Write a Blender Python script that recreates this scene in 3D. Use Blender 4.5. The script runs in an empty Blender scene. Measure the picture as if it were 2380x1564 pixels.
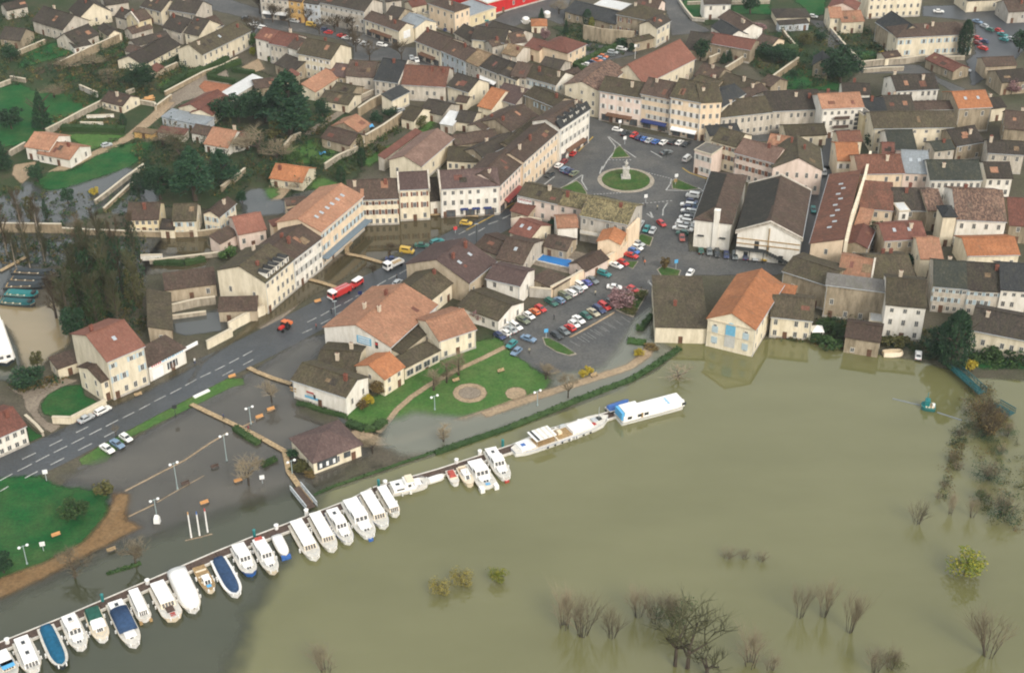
import bpy, math, random
import numpy as np
from mathutils import Vector
random.seed(7); np.random.seed(7)
R_ = math.radians
sc = bpy.context.scene
COL = sc.collection
# ---------------------------------------------------------------- camera, world, sun, exposure
CAMH, PITCH, LENS = 200.0, 32.0, 50.0
cam = bpy.data.cameras.new('camera'); cam.lens = LENS; cam.sensor_width = 36.0
cam.clip_start = 1.0; cam.clip_end = 9000
camo = bpy.data.objects.new('camera', cam); COL.objects.link(camo)
camo.location = (0, 0, CAMH); camo.rotation_euler = (R_(90 - PITCH), 0, 0)
sc.camera = camo
sc.cycles.pixel_filter_type = 'BLACKMAN_HARRIS'; sc.cycles.filter_width = 2.0
SUN_EL, SUN_AZ = 35.0, 148.0      # azimuth clockwise from +Y: light comes from the right, a little behind the camera
w = bpy.data.worlds.new('World'); sc.world = w; w.use_nodes = True
nt = w.node_tree; nt.nodes.clear()
sky = nt.nodes.new('ShaderNodeTexSky'); sky.sky_type = 'NISHITA'; sky.sun_disc = False
sky.sun_elevation = R_(SUN_EL); sky.sun_rotation = R_(SUN_AZ)
sky.air_density = 1.0; sky.dust_density = 8.0; sky.ozone_density = 0.6; sky.altitude = 200
bg = nt.nodes.new('ShaderNodeBackground'); bg.inputs['Strength'].default_value = 0.15
wo = nt.nodes.new('ShaderNodeOutputWorld')
cl = nt.nodes.new('ShaderNodeMix'); cl.data_type = 'RGBA'; cl.inputs[0].default_value = .72; cl.inputs[7].default_value = (6.4, 6.55, 6.5, 1)   # thin even cloud cover over the clear sky
nt.links.new(sky.outputs[0], cl.inputs[6]); nt.links.new(cl.outputs[2], bg.inputs[0]); nt.links.new(bg.outputs[0], wo.inputs[0])
sl = bpy.data.lights.new('sun', 'SUN'); sl.energy = 1.5; sl.angle = R_(22); sl.color = (1.0, 0.96, 0.91)
so = bpy.data.objects.new('sun', sl); COL.objects.link(so)
_a = R_(SUN_AZ); _e = R_(SUN_EL)
_d = Vector((math.sin(_a) * math.cos(_e), math.cos(_a) * math.cos(_e), math.sin(_e)))
so.rotation_euler = _d.to_track_quat('Z', 'Y').to_euler(); so.location = _d * 500
vs = sc.view_settings
vs.view_transform = 'Standard'; vs.look = 'None'; vs.gamma = 1.0; vs.use_curve_mapping = False
vs.exposure = 0.48
# ---------------------------------------------------------------- survey: photo reading -> place on the ground
FV = 2380 * LENS / 36.0
CP, SP = math.cos(R_(PITCH)), math.sin(R_(PITCH))
TX = (0, 820, 1640, 2456); TY = (0, 540, 1075, 1614)
def tv(t, x, y):                      # zoom tile reading -> whole photo reading
    r, c = int(t[0]), int(t[1])
    return (TX[c] + x / 2.8675) * 0.72428, (TY[r] + y / 2.8675) * 0.72428
def G(u, v, z=0.0):                   # whole photo reading -> point at height z
    a = (u - 1190) / FV; b = (782 - v) / FV
    dy = CP + b * SP; dz = -SP + b * CP
    k = (z - CAMH) / dz
    return Vector((a * k, dy * k, z))
def T(t, x, y, z=0.0):
    return G(*tv(t, x, y), z)
def proj(p):
    y, z = p[1], p[2] - CAMH
    d = y * CP - z * SP
    return 1190 + FV * p[0] / d, 782 - FV * (y * SP + z * CP) / d
# ---------------------------------------------------------------- object helpers
def tag(o, label=None, cat=None, group=None, kind=None):
    if label: o['label'] = label
    if cat: o['category'] = cat
    if group: o['group'] = group
    if kind: o['kind'] = kind
    return o
def mesh(name, verts, faces, mats, mi=None, smooth=False):
    me = bpy.data.meshes.new(name)
    me.from_pydata([tuple(v) for v in verts], [], faces)
    for m in (mats if isinstance(mats, (list, tuple)) else [mats]): me.materials.append(m)
    if mi is not None: me.polygons.foreach_set('material_index', mi)
    if smooth: me.polygons.foreach_set('use_smooth', [True] * len(me.polygons))
    return me
def obj(name, me, parent=None, loc=(0, 0, 0), rz=0.0, sc_=None):
    o = bpy.data.objects.new(name, me); COL.objects.link(o)
    o.location = loc; o.rotation_euler = (0, 0, rz)
    if sc_ is not None: o.scale = sc_ if hasattr(sc_, '__len__') else (sc_,) * 3
    if parent: o.parent = parent
    return o
def thing(name, label, cat, loc=(0, 0, 0), rz=0.0, group=None, me=None):
    return tag(obj(name, me, None, loc, rz), label, cat, group)
class MB:                             # collects simple solids into one mesh
    def __init__(s): s.v = []; s.f = []; s.m = []
    def add(s, vs, fs, mi=0):
        b = len(s.v); s.v += [tuple(v) for v in vs]; s.f += [tuple(b + i for i in f) for f in fs]; s.m += [mi] * len(fs); return s
    def box(s, x0, x1, y0, y1, z0, z1, mi=0, taper=0.0):
        t = taper
        return s.add([(x0, y0, z0), (x1, y0, z0), (x1, y1, z0), (x0, y1, z0), (x0 + t, y0 + t, z1), (x1 - t, y0 + t, z1), (x1 - t, y1 - t, z1), (x0 + t, y1 - t, z1)],
              [(3, 2, 1, 0), (4, 5, 6, 7), (0, 1, 5, 4), (1, 2, 6, 5), (2, 3, 7, 6), (3, 0, 4, 7)], mi)
    def tube(s, p, q, r0, r1, n=5, mi=0, cap=True):
        p = Vector(p); q = Vector(q); d = (q - p)
        if d.length < 1e-6: return s
        d.normalize(); a = d.orthogonal().normalized(); b = d.cross(a)
        vs = [p + (a * math.cos(6.2832 * i / n) + b * math.sin(6.2832 * i / n)) * r0 for i in range(n)]
        vs += [q + (a * math.cos(6.2832 * i / n) + b * math.sin(6.2832 * i / n)) * r1 for i in range(n)]
        fs = [(i, (i + 1) % n, n + (i + 1) % n, n + i) for i in range(n)]
        if cap: fs += [tuple(range(n - 1, -1, -1)), tuple(range(n, 2 * n))]
        return s.add(vs, fs, mi)
    def sphere(s, c, rx, ry, rz, n=8, m=5, mi=0):
        vs = [(c[0], c[1], c[2] - rz)]
        for j in range(1, m):
            t = math.pi * j / m
            for i in range(n):
                vs.append((c[0] + rx * math.sin(t) * math.cos(6.2832 * i / n), c[1] + ry * math.sin(t) * math.sin(6.2832 * i / n), c[2] - rz * math.cos(t)))
        vs.append((c[0], c[1], c[2] + rz)); fs = []
        for i in range(n): fs.append((0, 1 + (i + 1) % n, 1 + i))
        for j in range(m - 2):
            for i in range(n):
                a = 1 + j * n + i; b = 1 + j * n + (i + 1) % n
                fs.append((a, b, b + n, a + n))
        l = len(vs) - 1; k = 1 + (m - 2) * n
        for i in range(n): fs.append((k + i, k + (i + 1) % n, l))
        return s.add(vs, fs, mi)
    def me(s, name, mats, smooth=False): return mesh(name, s.v, s.f, mats, s.m, smooth)
# ---------------------------------------------------------------- materials
def lin(c):
    return tuple(((x / 255) / 12.92 if x <= 10 else ((x / 255 + .055) / 1.055) ** 2.4) for x in c)
def newmat(name):
    m = bpy.data.materials.new(name); m.use_nodes = True; nt = m.node_tree
    return m, nt, nt.nodes['Principled BSDF']
def nz(nt, vec, scale, detail=3, rough=.6):
    n = nt.nodes.new('ShaderNodeTexNoise'); n.inputs['Scale'].default_value = scale
    n.inputs['Detail'].default_value = detail; n.inputs['Roughness'].default_value = rough
    nt.links.new(vec, n.inputs['Vector']); return n.outputs['Fac']
def ramp(nt, fac, stops):
    r = nt.nodes.new('ShaderNodeValToRGB'); e = r.color_ramp.elements
    while len(e) < len(stops): e.new(.5)
    for k, (p, c) in enumerate(stops):
        e[k].position = p; e[k].color = (*c[:3], 1) if len(c) >= 3 else (c[0],) * 3 + (1,)
    nt.links.new(fac, r.inputs['Fac']); return r.outputs['Color']
def mixc(nt, fac, a, b, mode='MIX'):
    n = nt.nodes.new('ShaderNodeMix'); n.data_type = 'RGBA'; n.blend_type = mode
    for s, i in ((fac, 0), (a, 6), (b, 7)):
        if hasattr(s, 'is_linked') or hasattr(s, 'links'): nt.links.new(s, n.inputs[i])
        elif isinstance(s, (int, float)): n.inputs[i].default_value = s
        else: n.inputs[i].default_value = (*s, 1)
    return n.outputs[2]
def objvec(nt, scale=(1, 1, 1), shift=True):
    tc = nt.nodes.new('ShaderNodeTexCoord'); mp = nt.nodes.new('ShaderNodeMapping'); mp.inputs['Scale'].default_value = scale
    nt.links.new(tc.outputs['Object'], mp.inputs['Vector'])
    if shift:
        oi = nt.nodes.new('ShaderNodeObjectInfo'); ml = nt.nodes.new('ShaderNodeMath'); ml.operation = 'MULTIPLY'; ml.inputs[1].default_value = 300
        nt.links.new(oi.outputs['Random'], ml.inputs[0]); nt.links.new(ml.outputs[0], mp.inputs['Location'])
    return mp.outputs[0]
def tint(nt, col, amount):            # every object a little lighter or darker than the next
    if amount <= 0: return col
    oi = nt.nodes.new('ShaderNodeObjectInfo'); mr = nt.nodes.new('ShaderNodeMapRange')
    mr.inputs['To Min'].default_value = 1 - amount; mr.inputs['To Max'].default_value = 1 + amount
    nt.links.new(oi.outputs['Random'], mr.inputs['Value'])
    h = nt.nodes.new('ShaderNodeHueSaturation'); nt.links.new(mr.outputs[0], h.inputs['Value'])
    nt.links.new(col, h.inputs['Color']); return h.outputs[0]
def bump(nt, b, fac, strength=.4, dist=.1):
    n = nt.nodes.new('ShaderNodeBump'); n.inputs['Strength'].default_value = strength; n.inputs['Distance'].default_value = dist
    nt.links.new(fac, n.inputs['Height']); nt.links.new(n.outputs[0], b.inputs['Normal'])
def plain(name, c, rough=.6, spec=.4, metal=0.0, var=.08, sc_=1.2):
    m, nt, b = newmat(name); v = objvec(nt)
    f = nz(nt, v, sc_, 4)
    d = tuple(x * (1 - var * 2) for x in c); l = tuple(min(1, x * (1 + var)) for x in c)
    nt.links.new(ramp(nt, f, [(.3, d), (.7, l)]), b.inputs['Base Color'])
    b.inputs['Roughness'].default_value = rough; b.inputs['Specular IOR Level'].default_value = spec; b.inputs['Metallic'].default_value = metal
    return m
def roofmat(name, base, dark, moss, mossy=.5, var=.16, rough=.9, con=(.36, .64)):
    m, nt, b = newmat(name)
    v1 = objvec(nt, (.55, .22, .22)); v2 = objvec(nt, (1.7, .8, .8)); v3 = objvec(nt, (.16, .16, .16))
    c = ramp(nt, nz(nt, v2, 1.0, 5, .7), [(con[0], dark), (con[1], base)])
    c = mixc(nt, ramp(nt, nz(nt, v1, 1.0, 4, .65), [(.62 - mossy * .3, (0,)), (.82 - mossy * .25, (1,))]), c, moss)
    lt = tuple(min(1, x * 1.5) for x in base)
    c = mixc(nt, ramp(nt, nz(nt, v3, 1.0, 3, .6), [(.52, (0,)), (.75, (.5,))]), c, lt)
    sp = objvec(nt, (1.5, 1.1, 1.1))
    c = mixc(nt, ramp(nt, nz(nt, sp, 1.0, 4, .75), [(.55, (0,)), (.68, (.6,))]), c, tuple(min(1, x * 1.35 + .025) for x in moss))
    fine = objvec(nt, (2.4, 1.5, 1.5))
    c = mixc(nt, ramp(nt, nz(nt, fine, 1.0, 2, .7), [(.36, (.8,)), (.58, (0,))]), c, dark)
    w = nt.nodes.new('ShaderNodeTexWave'); w.bands_direction = 'Y'; w.inputs['Scale'].default_value = .9
    w.inputs['Distortion'].default_value = .6; nt.links.new(objvec(nt), w.inputs['Vector'])
    bump(nt, b, w.outputs['Fac'], .5, .08)
    nt.links.new(tint(nt, c, var), b.inputs['Base Color']); b.inputs['Roughness'].default_value = rough; b.inputs['Specular IOR Level'].default_value = .15
    return m
def wallmat(name, c, stain=.25, var=.08):
    stain += .07
    m, nt, b = newmat(name)
    v = objvec(nt, (.7, .7, .18)); v2 = objvec(nt, (2.5, 2.5, 2.5))
    d = tuple(x * (1 - stain) * y for x, y in zip(c, (.96, .94, .88)))
    k = ramp(nt, nz(nt, v, 1.0, 4, .65), [(.32, d), (.6, c)])
    k = mixc(nt, ramp(nt, nz(nt, v2, 1.0, 4, .7), [(.4, (.3,)), (.65, (0,))]), k, d)
    nt.links.new(tint(nt, k, var), b.inputs['Base Color']); b.inputs['Roughness'].default_value = .92; b.inputs['Specular IOR Level'].default_value = .1
    return m
def leafmat(name, a, b_, c):
    m, nt, b = newmat(name)
    g = nt.nodes.new('ShaderNodeNewGeometry')
    k = ramp(nt, g.outputs['Random Per Island'], [(0, a), (.55, b_), (1, c)])
    nt.links.new(tint(nt, k, .15), b.inputs['Base Color']); b.inputs['Roughness'].default_value = .85; b.inputs['Specular IOR Level'].default_value = .15
    return m
ROOF = {
 'brown': roofmat('roof_brown', (.115, .078, .058), (.05, .036, .029), (.078, .066, .042), .4),
 'dark': roofmat('roof_dark', (.076, .060, .047), (.032, .028, .024), (.064, .058, .037), .5),
 'moss': roofmat('roof_moss', (.10, .078, .052), (.042, .036, .025), (.088, .078, .043), .65),
 'red': roofmat('roof_red', (.20, .085, .062), (.11, .05, .038), (.11, .066, .046), .25),
 'orange': roofmat('roof_orange', (.41, .175, .08), (.25, .105, .05), (.19, .11, .066), .2),
 'salmon': roofmat('roof_salmon', (.39, .205, .125), (.23, .12, .075), (.19, .13, .08), .25),
 'brickred': roofmat('roof_brick_red', (.27, .125, .09), (.18, .08, .056), (.16, .10, .07), .2),
 'dull': roofmat('roof_dull_salmon', (.225, .148, .115), (.13, .082, .064), (.14, .10, .075), .25),
 'rust': roofmat('roof_rust', (.23, .105, .068), (.115, .056, .04), (.10, .068, .045), .35),
 'mottle': roofmat('roof_mottled', (.27, .17, .12), (.075, .05, .04), (.16, .12, .085), .3, .06, .9, (.44, .56)),
 'lichen': roofmat('roof_lichen', (.30, .25, .13), (.06, .052, .034), (.2, .17, .085), .5, .06, .9, (.42, .56)),
 'purple': roofmat('roof_purple', (.125, .086, .074), (.07, .047, .043), (.09, .066, .056), .25),
 'tan': roofmat('roof_tan', (.28, .2, .12), (.12, .08, .05), (.17, .14, .075), .5),
 'slate': roofmat('roof_slate', (.048, .05, .05), (.027, .029, .03), (.058, .057, .043), .35),
 'green': roofmat('roof_green', (.052, .055, .044), (.028, .032, .027), (.066, .064, .042), .5),
 'black': roofmat('roof_black', (.046, .043, .035), (.026, .025, .022), (.055, .052, .036), .4),
 'white': roofmat('roof_white_metal', (.62, .63, .62), (.5, .5, .48), (.45, .46, .43), .1, .05, .5),
 'grey': roofmat('roof_grey_metal', (.27, .3, .32), (.19, .21, .22), (.2, .2, .18), .15, .06, .5),
 'flat': roofmat('roof_flat', (.2, .19, .17), (.13, .12, .11), (.13, .13, .09), .4),
}
WALL = {
 'cream': wallmat('wall_cream', (.76, .685, .53), .17), 'white': wallmat('wall_white', (.80, .77, .70), .15, .03),
 'pink': wallmat('wall_pink', (.76, .63, .55), .13), 'peach': wallmat('wall_peach', (.78, .63, .46), .13),
 'yellow': wallmat('wall_yellow', (.72, .62, .41), .15), 'tan': wallmat('wall_tan', (.50, .42, .31), .28),
 'stone': wallmat('wall_stone', (.40, .335, .24), .42), 'grey': wallmat('wall_grey', (.50, .47, .42), .28),
 'pale': wallmat('wall_pale', (.60, .55, .47), .3), 'blue': wallmat('wall_blue', (.52, .56, .60), .2),
 'red': wallmat('wall_red', (.5, .03, .03), .1), 'ochre': wallmat('wall_ochre', (.66, .42, .16), .15),
}
PAINT = {n: plain('paint_' + n, c, .28, .6, 0, .03) for n, c in {
 'white': (.78, .77, .73), 'silver': (.42, .44, .44), 'grey': (.16, .18, .18), 'dark': (.035, .042, .045), 'navy': (.035, .05, .12),
 'blue': (.05, .15, .42), 'steel': (.16, .24, .34), 'red': (.5, .035, .03), 'maroon': (.2, .03, .035), 'orange': (.62, .16, .05), 'teal': (.03, .22, .22),
 'green': (.03, .12, .09), 'yellow': (.56, .37, .06), 'beige': (.42, .38, .27), 'purple': (.10, .12, .36), 'brick': (.3, .07, .05), 'olive': (.16, .18, .12)}.items()}
M = {
 'twigl': plain('twigs_pale', (.23, .19, .125), .95, .1, 0, .3, .5),
 'glass': plain('window_glass', (.085, .095, .10), .12, .6, 0, .3, .6), 'dglass': plain('car_glass', (.02, .026, .03), .08, .8, 0, .05),
 'frame': plain('window_frame', (.6, .57, .5)), 'stonetrim': plain('stone_trim', (.55, .48, .36)),
 'rubber': plain('tyre_rubber', (.015, .015, .016), .8, .2), 'chrome': plain('hub_metal', (.4, .4, .41), .4, .5),
 'brick': plain('chimney_brick', (.21, .085, .06), .9, .1, 0, .25, 3), 'render': plain('chimney_render', (.55, .47, .36), .9, .1),
 'wood': plain('plank_wood', (.42, .31, .18), .85, .15, 0, .3, 2), 'dwood': plain('dark_wood', (.10, .07, .055), .85, .2, 0, .25, 2),
 'door': plain('door_wood', (.14, .075, .045), .7, .3, 0, .2), 'zinc': plain('galvanised_steel', (.42, .45, .46), .45, .5, 0, .1),
 'gel': plain('boat_white', (.80, .79, .75), .3, .5, 0, .05), 'gelc': plain('boat_cream', (.72, .62, .46), .35, .5, 0, .05),
 'deck': plain('boat_deck', (.62, .59, .52), .6, .3, 0, .1), 'teak': plain('boat_teak', (.36, .24, .11), .6, .3, 0, .2, 2),
 'cblue': plain('canvas_blue', (.035, .07, .14), .85, .15, 0, .15), 'cteal': plain('canvas_teal', (.015, .11, .20), .85, .15, 0, .15),
 'cgreen': plain('canvas_green', (.025, .10, .075), .85, .15, 0, .15), 'cred': plain('canvas_red', (.42, .09, .07), .85, .15, 0, .15),
 'hblue': plain('hull_blue', (.03, .12, .38), .3, .5), 'hred': plain('hull_red', (.4, .04, .03), .4, .4), 'hdark': plain('hull_dark', (.03, .04, .045), .5, .4),
 'lightblue': plain('paint_lightblue', (.10, .38, .66), .5, .3), 'teal': plain('paint_teal', (.015, .17, .17), .5, .4), 'dteal': plain('barge_teal', (.012, .09, .095), .6, .4),
 'lamp': plain('lamp_globe', (.82, .82, .8), .3, .5, 0, .02), 'mint': plain('lamp_post_paint', (.30, .37, .37), .5, .4),
 'iron': plain('dark_iron', (.03, .035, .035), .6, .4), 'stonew': plain('statue_stone', (.52, .5, .45), .9, .1, 0, .2, 2),
 'bluesh': plain('shutter_blue', (.42, .52, .56), .7), 'greysh': plain('shutter_grey', (.5, .5, .47), .7), 'brownsh': plain('shutter_brown', (.2, .085, .05), .7),
 'whitesh': plain('shutter_white', (.72, .7, .66), .7), 'awnblue': plain('awning_navy', (.02, .035, .13), .8), 'awngrey': plain('awning_slate_blue', (.16, .21, .25), .8),
 'awnred': plain('awning_red', (.28, .06, .05), .8), 'sblue': plain('sign_blue', (.16, .42, .60), .5), 'sred': plain('sign_red', (.55, .05, .05), .5), 'swhite': plain('sign_white', (.8, .8, .78), .5),
 'cwall': wallmat('garden_wall', (.40, .32, .215), .45), 'cwall2': wallmat('garden_wall_pale', (.43, .38, .30), .45),
 'copper': plain('tarp_tan', (.55, .3, .12), .8), 'skin': plain('skin', (.45, .26, .18), .6), 'hair': plain('hair', (.05, .03, .02), .8),
 'bark': plain('bark', (.075, .06, .045), .95, .1, 0, .25, 2), 'twig': plain('twigs', (.10, .078, .05), .95, .1, 0, .3, .5), 'twigo': plain('twigs_olive', (.085, .085, .045), .95, .1, 0, .3, .5),
 'palebark': plain('bark_pale', (.26, .22, .17), .95, .1, 0, .25, 2),
}
LEAF = {
 'ever': leafmat('leaf_evergreen', (.012, .032, .018), (.022, .055, .026), (.04, .085, .035)),
 'cedar': leafmat('leaf_cedar', (.014, .04, .022), (.026, .07, .036), (.05, .105, .045)),
 'green': leafmat('leaf_green', (.03, .065, .02), (.055, .11, .03), (.09, .15, .045)),
 'lime': leafmat('leaf_lime', (.09, .13, .02), (.16, .18, .025), (.28, .24, .03)),
 'yellow': leafmat('leaf_yellow', (.22, .17, .02), (.4, .31, .03), (.55, .43, .06)),
 'pink': leafmat('leaf_blossom', (.15, .08, .08), (.26, .15, .15), (.38, .26, .25)),
 'hedge': leafmat('leaf_hedge', (.02, .042, .016), (.036, .07, .022), (.058, .095, .032)),
 'olive': leafmat('leaf_olive', (.05, .055, .02), (.085, .085, .03), (.12, .11, .04)),
 'straw': leafmat('leaf_straw', (.12, .11, .03), (.2, .17, .045), (.28, .23, .06)),
 'rust': leafmat('leaf_rust', (.07, .05, .025), (.13, .09, .035), (.2, .15, .05)),
}
# ---------------------------------------------------------------- houses
_WM = {}
def window_mesh(w_, h_, glass='glass', frame='frame'):
    k = ('w', w_, h_, glass, frame)
    if k not in _WM:
        a, b, t = w_ / 2, h_ / 2, min(.13, w_ * .12)
        def ring(p, q, y): return [(-p, y, -q), (p, y, -q), (p, y, q), (-p, y, q)]
        v = ring(a, b, .02) + ring(a, b, -.08) + ring(a - t, b - t, -.08) + ring(a - t, b - t, -.03)
        f = []; mi = []
        for k0 in (0, 4, 8):
            for i in range(4):
                j = (i + 1) % 4; f.append((k0 + i, k0 + j, k0 + 4 + j, k0 + 4 + i)); mi.append(0)
        f.append((12, 13, 14, 15)); mi.append(1)
        if w_ > .9:                   # middle bar
            f += [(16, 17, 18, 19)]; mi.append(0); v += [(-.04, -.06, -b + t), (.04, -.06, -b + t), (.04, -.06, b - t), (-.04, -.06, b - t)]
        _WM[k] = mesh('window', v, f, [M[frame], M[glass]], mi)
    return _WM[k]
def panel_mesh(name, w_, h_, d_, m):
    k = (name, w_, h_, d_, m.name)
    if k not in _WM:
        _WM[k] = MB().box(-w_ / 2, w_ / 2, -d_, .02, -h_ / 2, h_ / 2).me(name, m)
    return _WM[k]
def at_face(o, face, L, D, s, z):     # put a part on a face of the house box; s runs along the face
    if face == 'F': o.location = (s, -.005, z); o.rotation_euler = (0, 0, 0)
    elif face == 'B': o.location = (-s, D + .005, z); o.rotation_euler = (0, 0, math.pi)
    elif face == 'L': o.location = (-L / 2 - .005, D / 2 - s, z); o.rotation_euler = (0, 0, -math.pi / 2)
    else: o.location = (L / 2 + .005, D / 2 + s, z); o.rotation_euler = (0, 0, math.pi / 2)
    return o
def facade(root, face, L, D, h, rows, cols, sh=None, skip=0.0, door=True, big=False, ww=1.1, rnd=None, lo=0.0, frame='frame'):
    W_ = L if face in 'FB' else D
    if rows < 1 or cols < 1: return
    fh = (h - lo) / rows; wh = min(1.8, fh * .55); step = W_ / cols; ww = min(ww, step * .6)
    dcol = rnd.randrange(cols) if door else -1
    for r in range(rows):
        for c in range(cols):
            s = -W_ / 2 + step * (c + .5)
            if r == 0 and c == dcol and lo == 0:
                at_face(obj('door', panel_mesh('door', 1.15, 2.2, .07, M['door']), root), face, L, D, s, 1.12); continue
            if rnd.random() < skip: continue
            hh = wh if not (r == rows - 1 and rows > 2) else wh * .75
            wn = at_face(obj('window', window_mesh(round(ww, 1), round(hh, 1), 'glass', frame), root), face, L, D, s, lo + fh * (r + .52))
            if sh and r > (0 if big else -1):
                for q in (-1, 1):
                    obj('shutter', panel_mesh('shutter', round(ww * .5, 2), round(hh, 1), .06, M[sh]), wn, (q * ww * .77, 0, 0))
HOUSES = {}
def house(t, A, B, R, h, s, roof, wall, o, label):
    """A, B: ends of the seen eave; R: a reading on the ridge (or on the far edge of a lean-to)."""
    rnd = random.Random(label)
    u0, u1 = tv(t, *A), tv(t, *B)
    pa, pb = G(*u0, h), G(*u1, h)
    if 'G' in o:                      # gable end towards the camera: A, B are the eaves of the gable
        d = float(o.get('d', 12)); dr = (pb - pa).normalized(); n = Vector((-dr.y, dr.x, 0))
        if n.y < 0: n = -n
        D = (pb - pa).length; q0, q1 = pb, pb + n * d
        if Vector((-(q1 - q0).y, (q1 - q0).x, 0)).dot(pa - pb) < 0: q0, q1 = q1, q0
        pa, pb = q0, q1; L = d
    else:
        r = tv(t, *R)
        dr = (pb - pa).normalized(); n = Vector((-dr.y, dr.x, 0))
        def off(p): return (u1[0] - u0[0]) * (p[1] - u0[1]) - (u1[1] - u0[1]) * (p[0] - u0[0])
        tgt = off(r)
        # which side is the ridge on? uphill of the eave in the picture
        best = None
        for sg in (1, -1):
            lo_, hi_ = .2, 60.0
            f = lambda d: off(proj((pa + pb) / 2 + n * sg * d + Vector((0, 0, s * d)))) - tgt
            if f(lo_) * f(hi_) < 0:
                for _ in range(40):
                    m_ = (lo_ + hi_) / 2
                    if f(lo_) * f(m_) <= 0: hi_ = m_
                    else: lo_ = m_
                if best is None or abs(lo_) < abs(best): best = sg * lo_
        if best is None: best = 4.0 if n.y > 0 else -4.0
        if best < 0: pa, pb = pb, pa; best = -best
        best = min(max(best, 1.5), 26)
        D = best * (1 if 'mono' in o else 2); L = (pb - pa).length
        if 'D' in o: D = float(o['D'])
    dr = (pb - pa).normalized(); rz = math.atan2(dr.y, dr.x)
    base = (pa + pb) / 2; base.z = 0
    root = thing(o.get('n', 'house'), label, o.get('c', 'house'), base, rz, o.get('g'))
    HOUSES[label] = (root, L, D, h)
    hb = h + s * D if 'mono' in o else h
    hr = h + s * D / 2
    # walls
    x0, x1 = -L / 2, L / 2; e = -0.3
    mb = MB(); v = [(x0, 0, e), (x1, 0, e), (x1, D, e), (x0, D, e), (x0, 0, h), (x1, 0, h), (x1, D, hb), (x0, D, hb)]
    f = [(0, 1, 5, 4), (2, 3, 7, 6)]
    if 'mono' in o or 'flat' in o or 'hip' in o: f += [(1, 2, 6, 5), (3, 0, 4, 7), (4, 5, 6, 7)]
    else:
        v += [(x0, D / 2, hr), (x1, D / 2, hr)]; f += [(1, 2, 6, 9, 5), (3, 0, 4, 8, 7)]
    mb.add(v, f); obj('wall', mb.me('wall', WALL[wall]), root)
    # roof
    k = .45 if h > 3 else .3; th = .22; rm = [ROOF[roof], M['stonetrim']]
    mb = MB()
    if 'flat' in o:
        mb.box(x0 - .25, x1 + .25, -.25, D + .25, h + .02, h + .35, 1)
        mb.box(x0 + .1, x1 - .1, .1, D - .1, h + .3, h + .42, 0)
    elif 'mono' in o:
        pf = [(-k, h - s * k + .02), (D + .15, hb + s * .15 + .02)]
        vs = []
        for x in (x0 - .25, x1 + .25):
            for (y, z) in pf: vs += [(x, y, z), (x, y, z + th)]
        mb.add(vs, [(1, 5, 7, 3), (0, 2, 6, 4), (0, 4, 5, 1), (2, 3, 7, 6), (0, 1, 3, 2), (4, 6, 7, 5)])
    elif 'hip' in o:
        rl = max(L - D, L * .12) / 2; hz = h + s * min(D, L) / 2
        if L < D: hz = h + s * L / 2
        y0_, y1_ = (D / 2, D / 2) if L >= D * .8 else (L / 2, D - L / 2)
        zk = h - s * k + .03
        b = [(x0 - k, -k, zk), (x1 + k, -k, zk), (x1 + k, D + k, zk), (x0 - k, D + k, zk)]
        b2 = [(x, y, z + th) for x, y, z in b]
        if y0_ == y1_: tp = [(-rl, D / 2, hz + th), (rl, D / 2, hz + th)]; fs = [(4, 5, 9, 8), (5, 6, 9), (6, 7, 8, 9), (7, 4, 8)]
        else: tp = [(0, y0_, hz + th), (0, y1_, hz + th)]; fs = [(4, 5, 8), (5, 6, 9, 8), (6, 7, 9), (7, 4, 8, 9)]
        mb.add(b + b2 + tp, fs + [(3, 2, 1, 0), (0, 1, 5, 4), (1, 2, 6, 5), (2, 3, 7, 6), (3, 0, 4, 7)])
    else:
        ge = .3; nst = max(1, min(6, int(L / 4)))
        pf = [(-k, h - s * k + .03), (D / 2, hr + .03), (D + k, h - s * k + .03)]
        vs = []; fs = []
        for i in range(nst + 1):      # old rafters: the planes sag a little between the trusses
            x = x0 - ge + (L + 2 * ge) * i / nst; d3 = [0 if i in (0, nst) else rnd.uniform(-.16, .02) for _ in range(3)]
            vs += [(x, y, z + q) for (y, z), q in zip(pf, d3)] + [(x, y, z + th + q) for (y, z), q in zip(pf, d3)]
        for i in range(nst):
            a = i * 6; b = a + 6
            fs += [(a + 3, b + 3, b + 4, a + 4), (a + 4, b + 4, b + 5, a + 5), (a, b, b + 3, a + 3), (a + 2, a + 5, b + 5, b + 2), (a, a + 1, b + 1, b), (a + 1, a + 2, b + 2, b + 1)]
        b = nst * 6; mb.add(vs, fs + [(0, 3, 4, 1), (1, 4, 5, 2), (b, b + 1, b + 4, b + 3), (b + 1, b + 2, b + 5, b + 4)])
        mb.box(x0 - ge - .02, x1 + ge + .02, D / 2 - .16, D / 2 + .16, hr + th - .02, hr + th + .14, 0)
    ro = obj('roof', mb.me('roof', rm), root)
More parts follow.
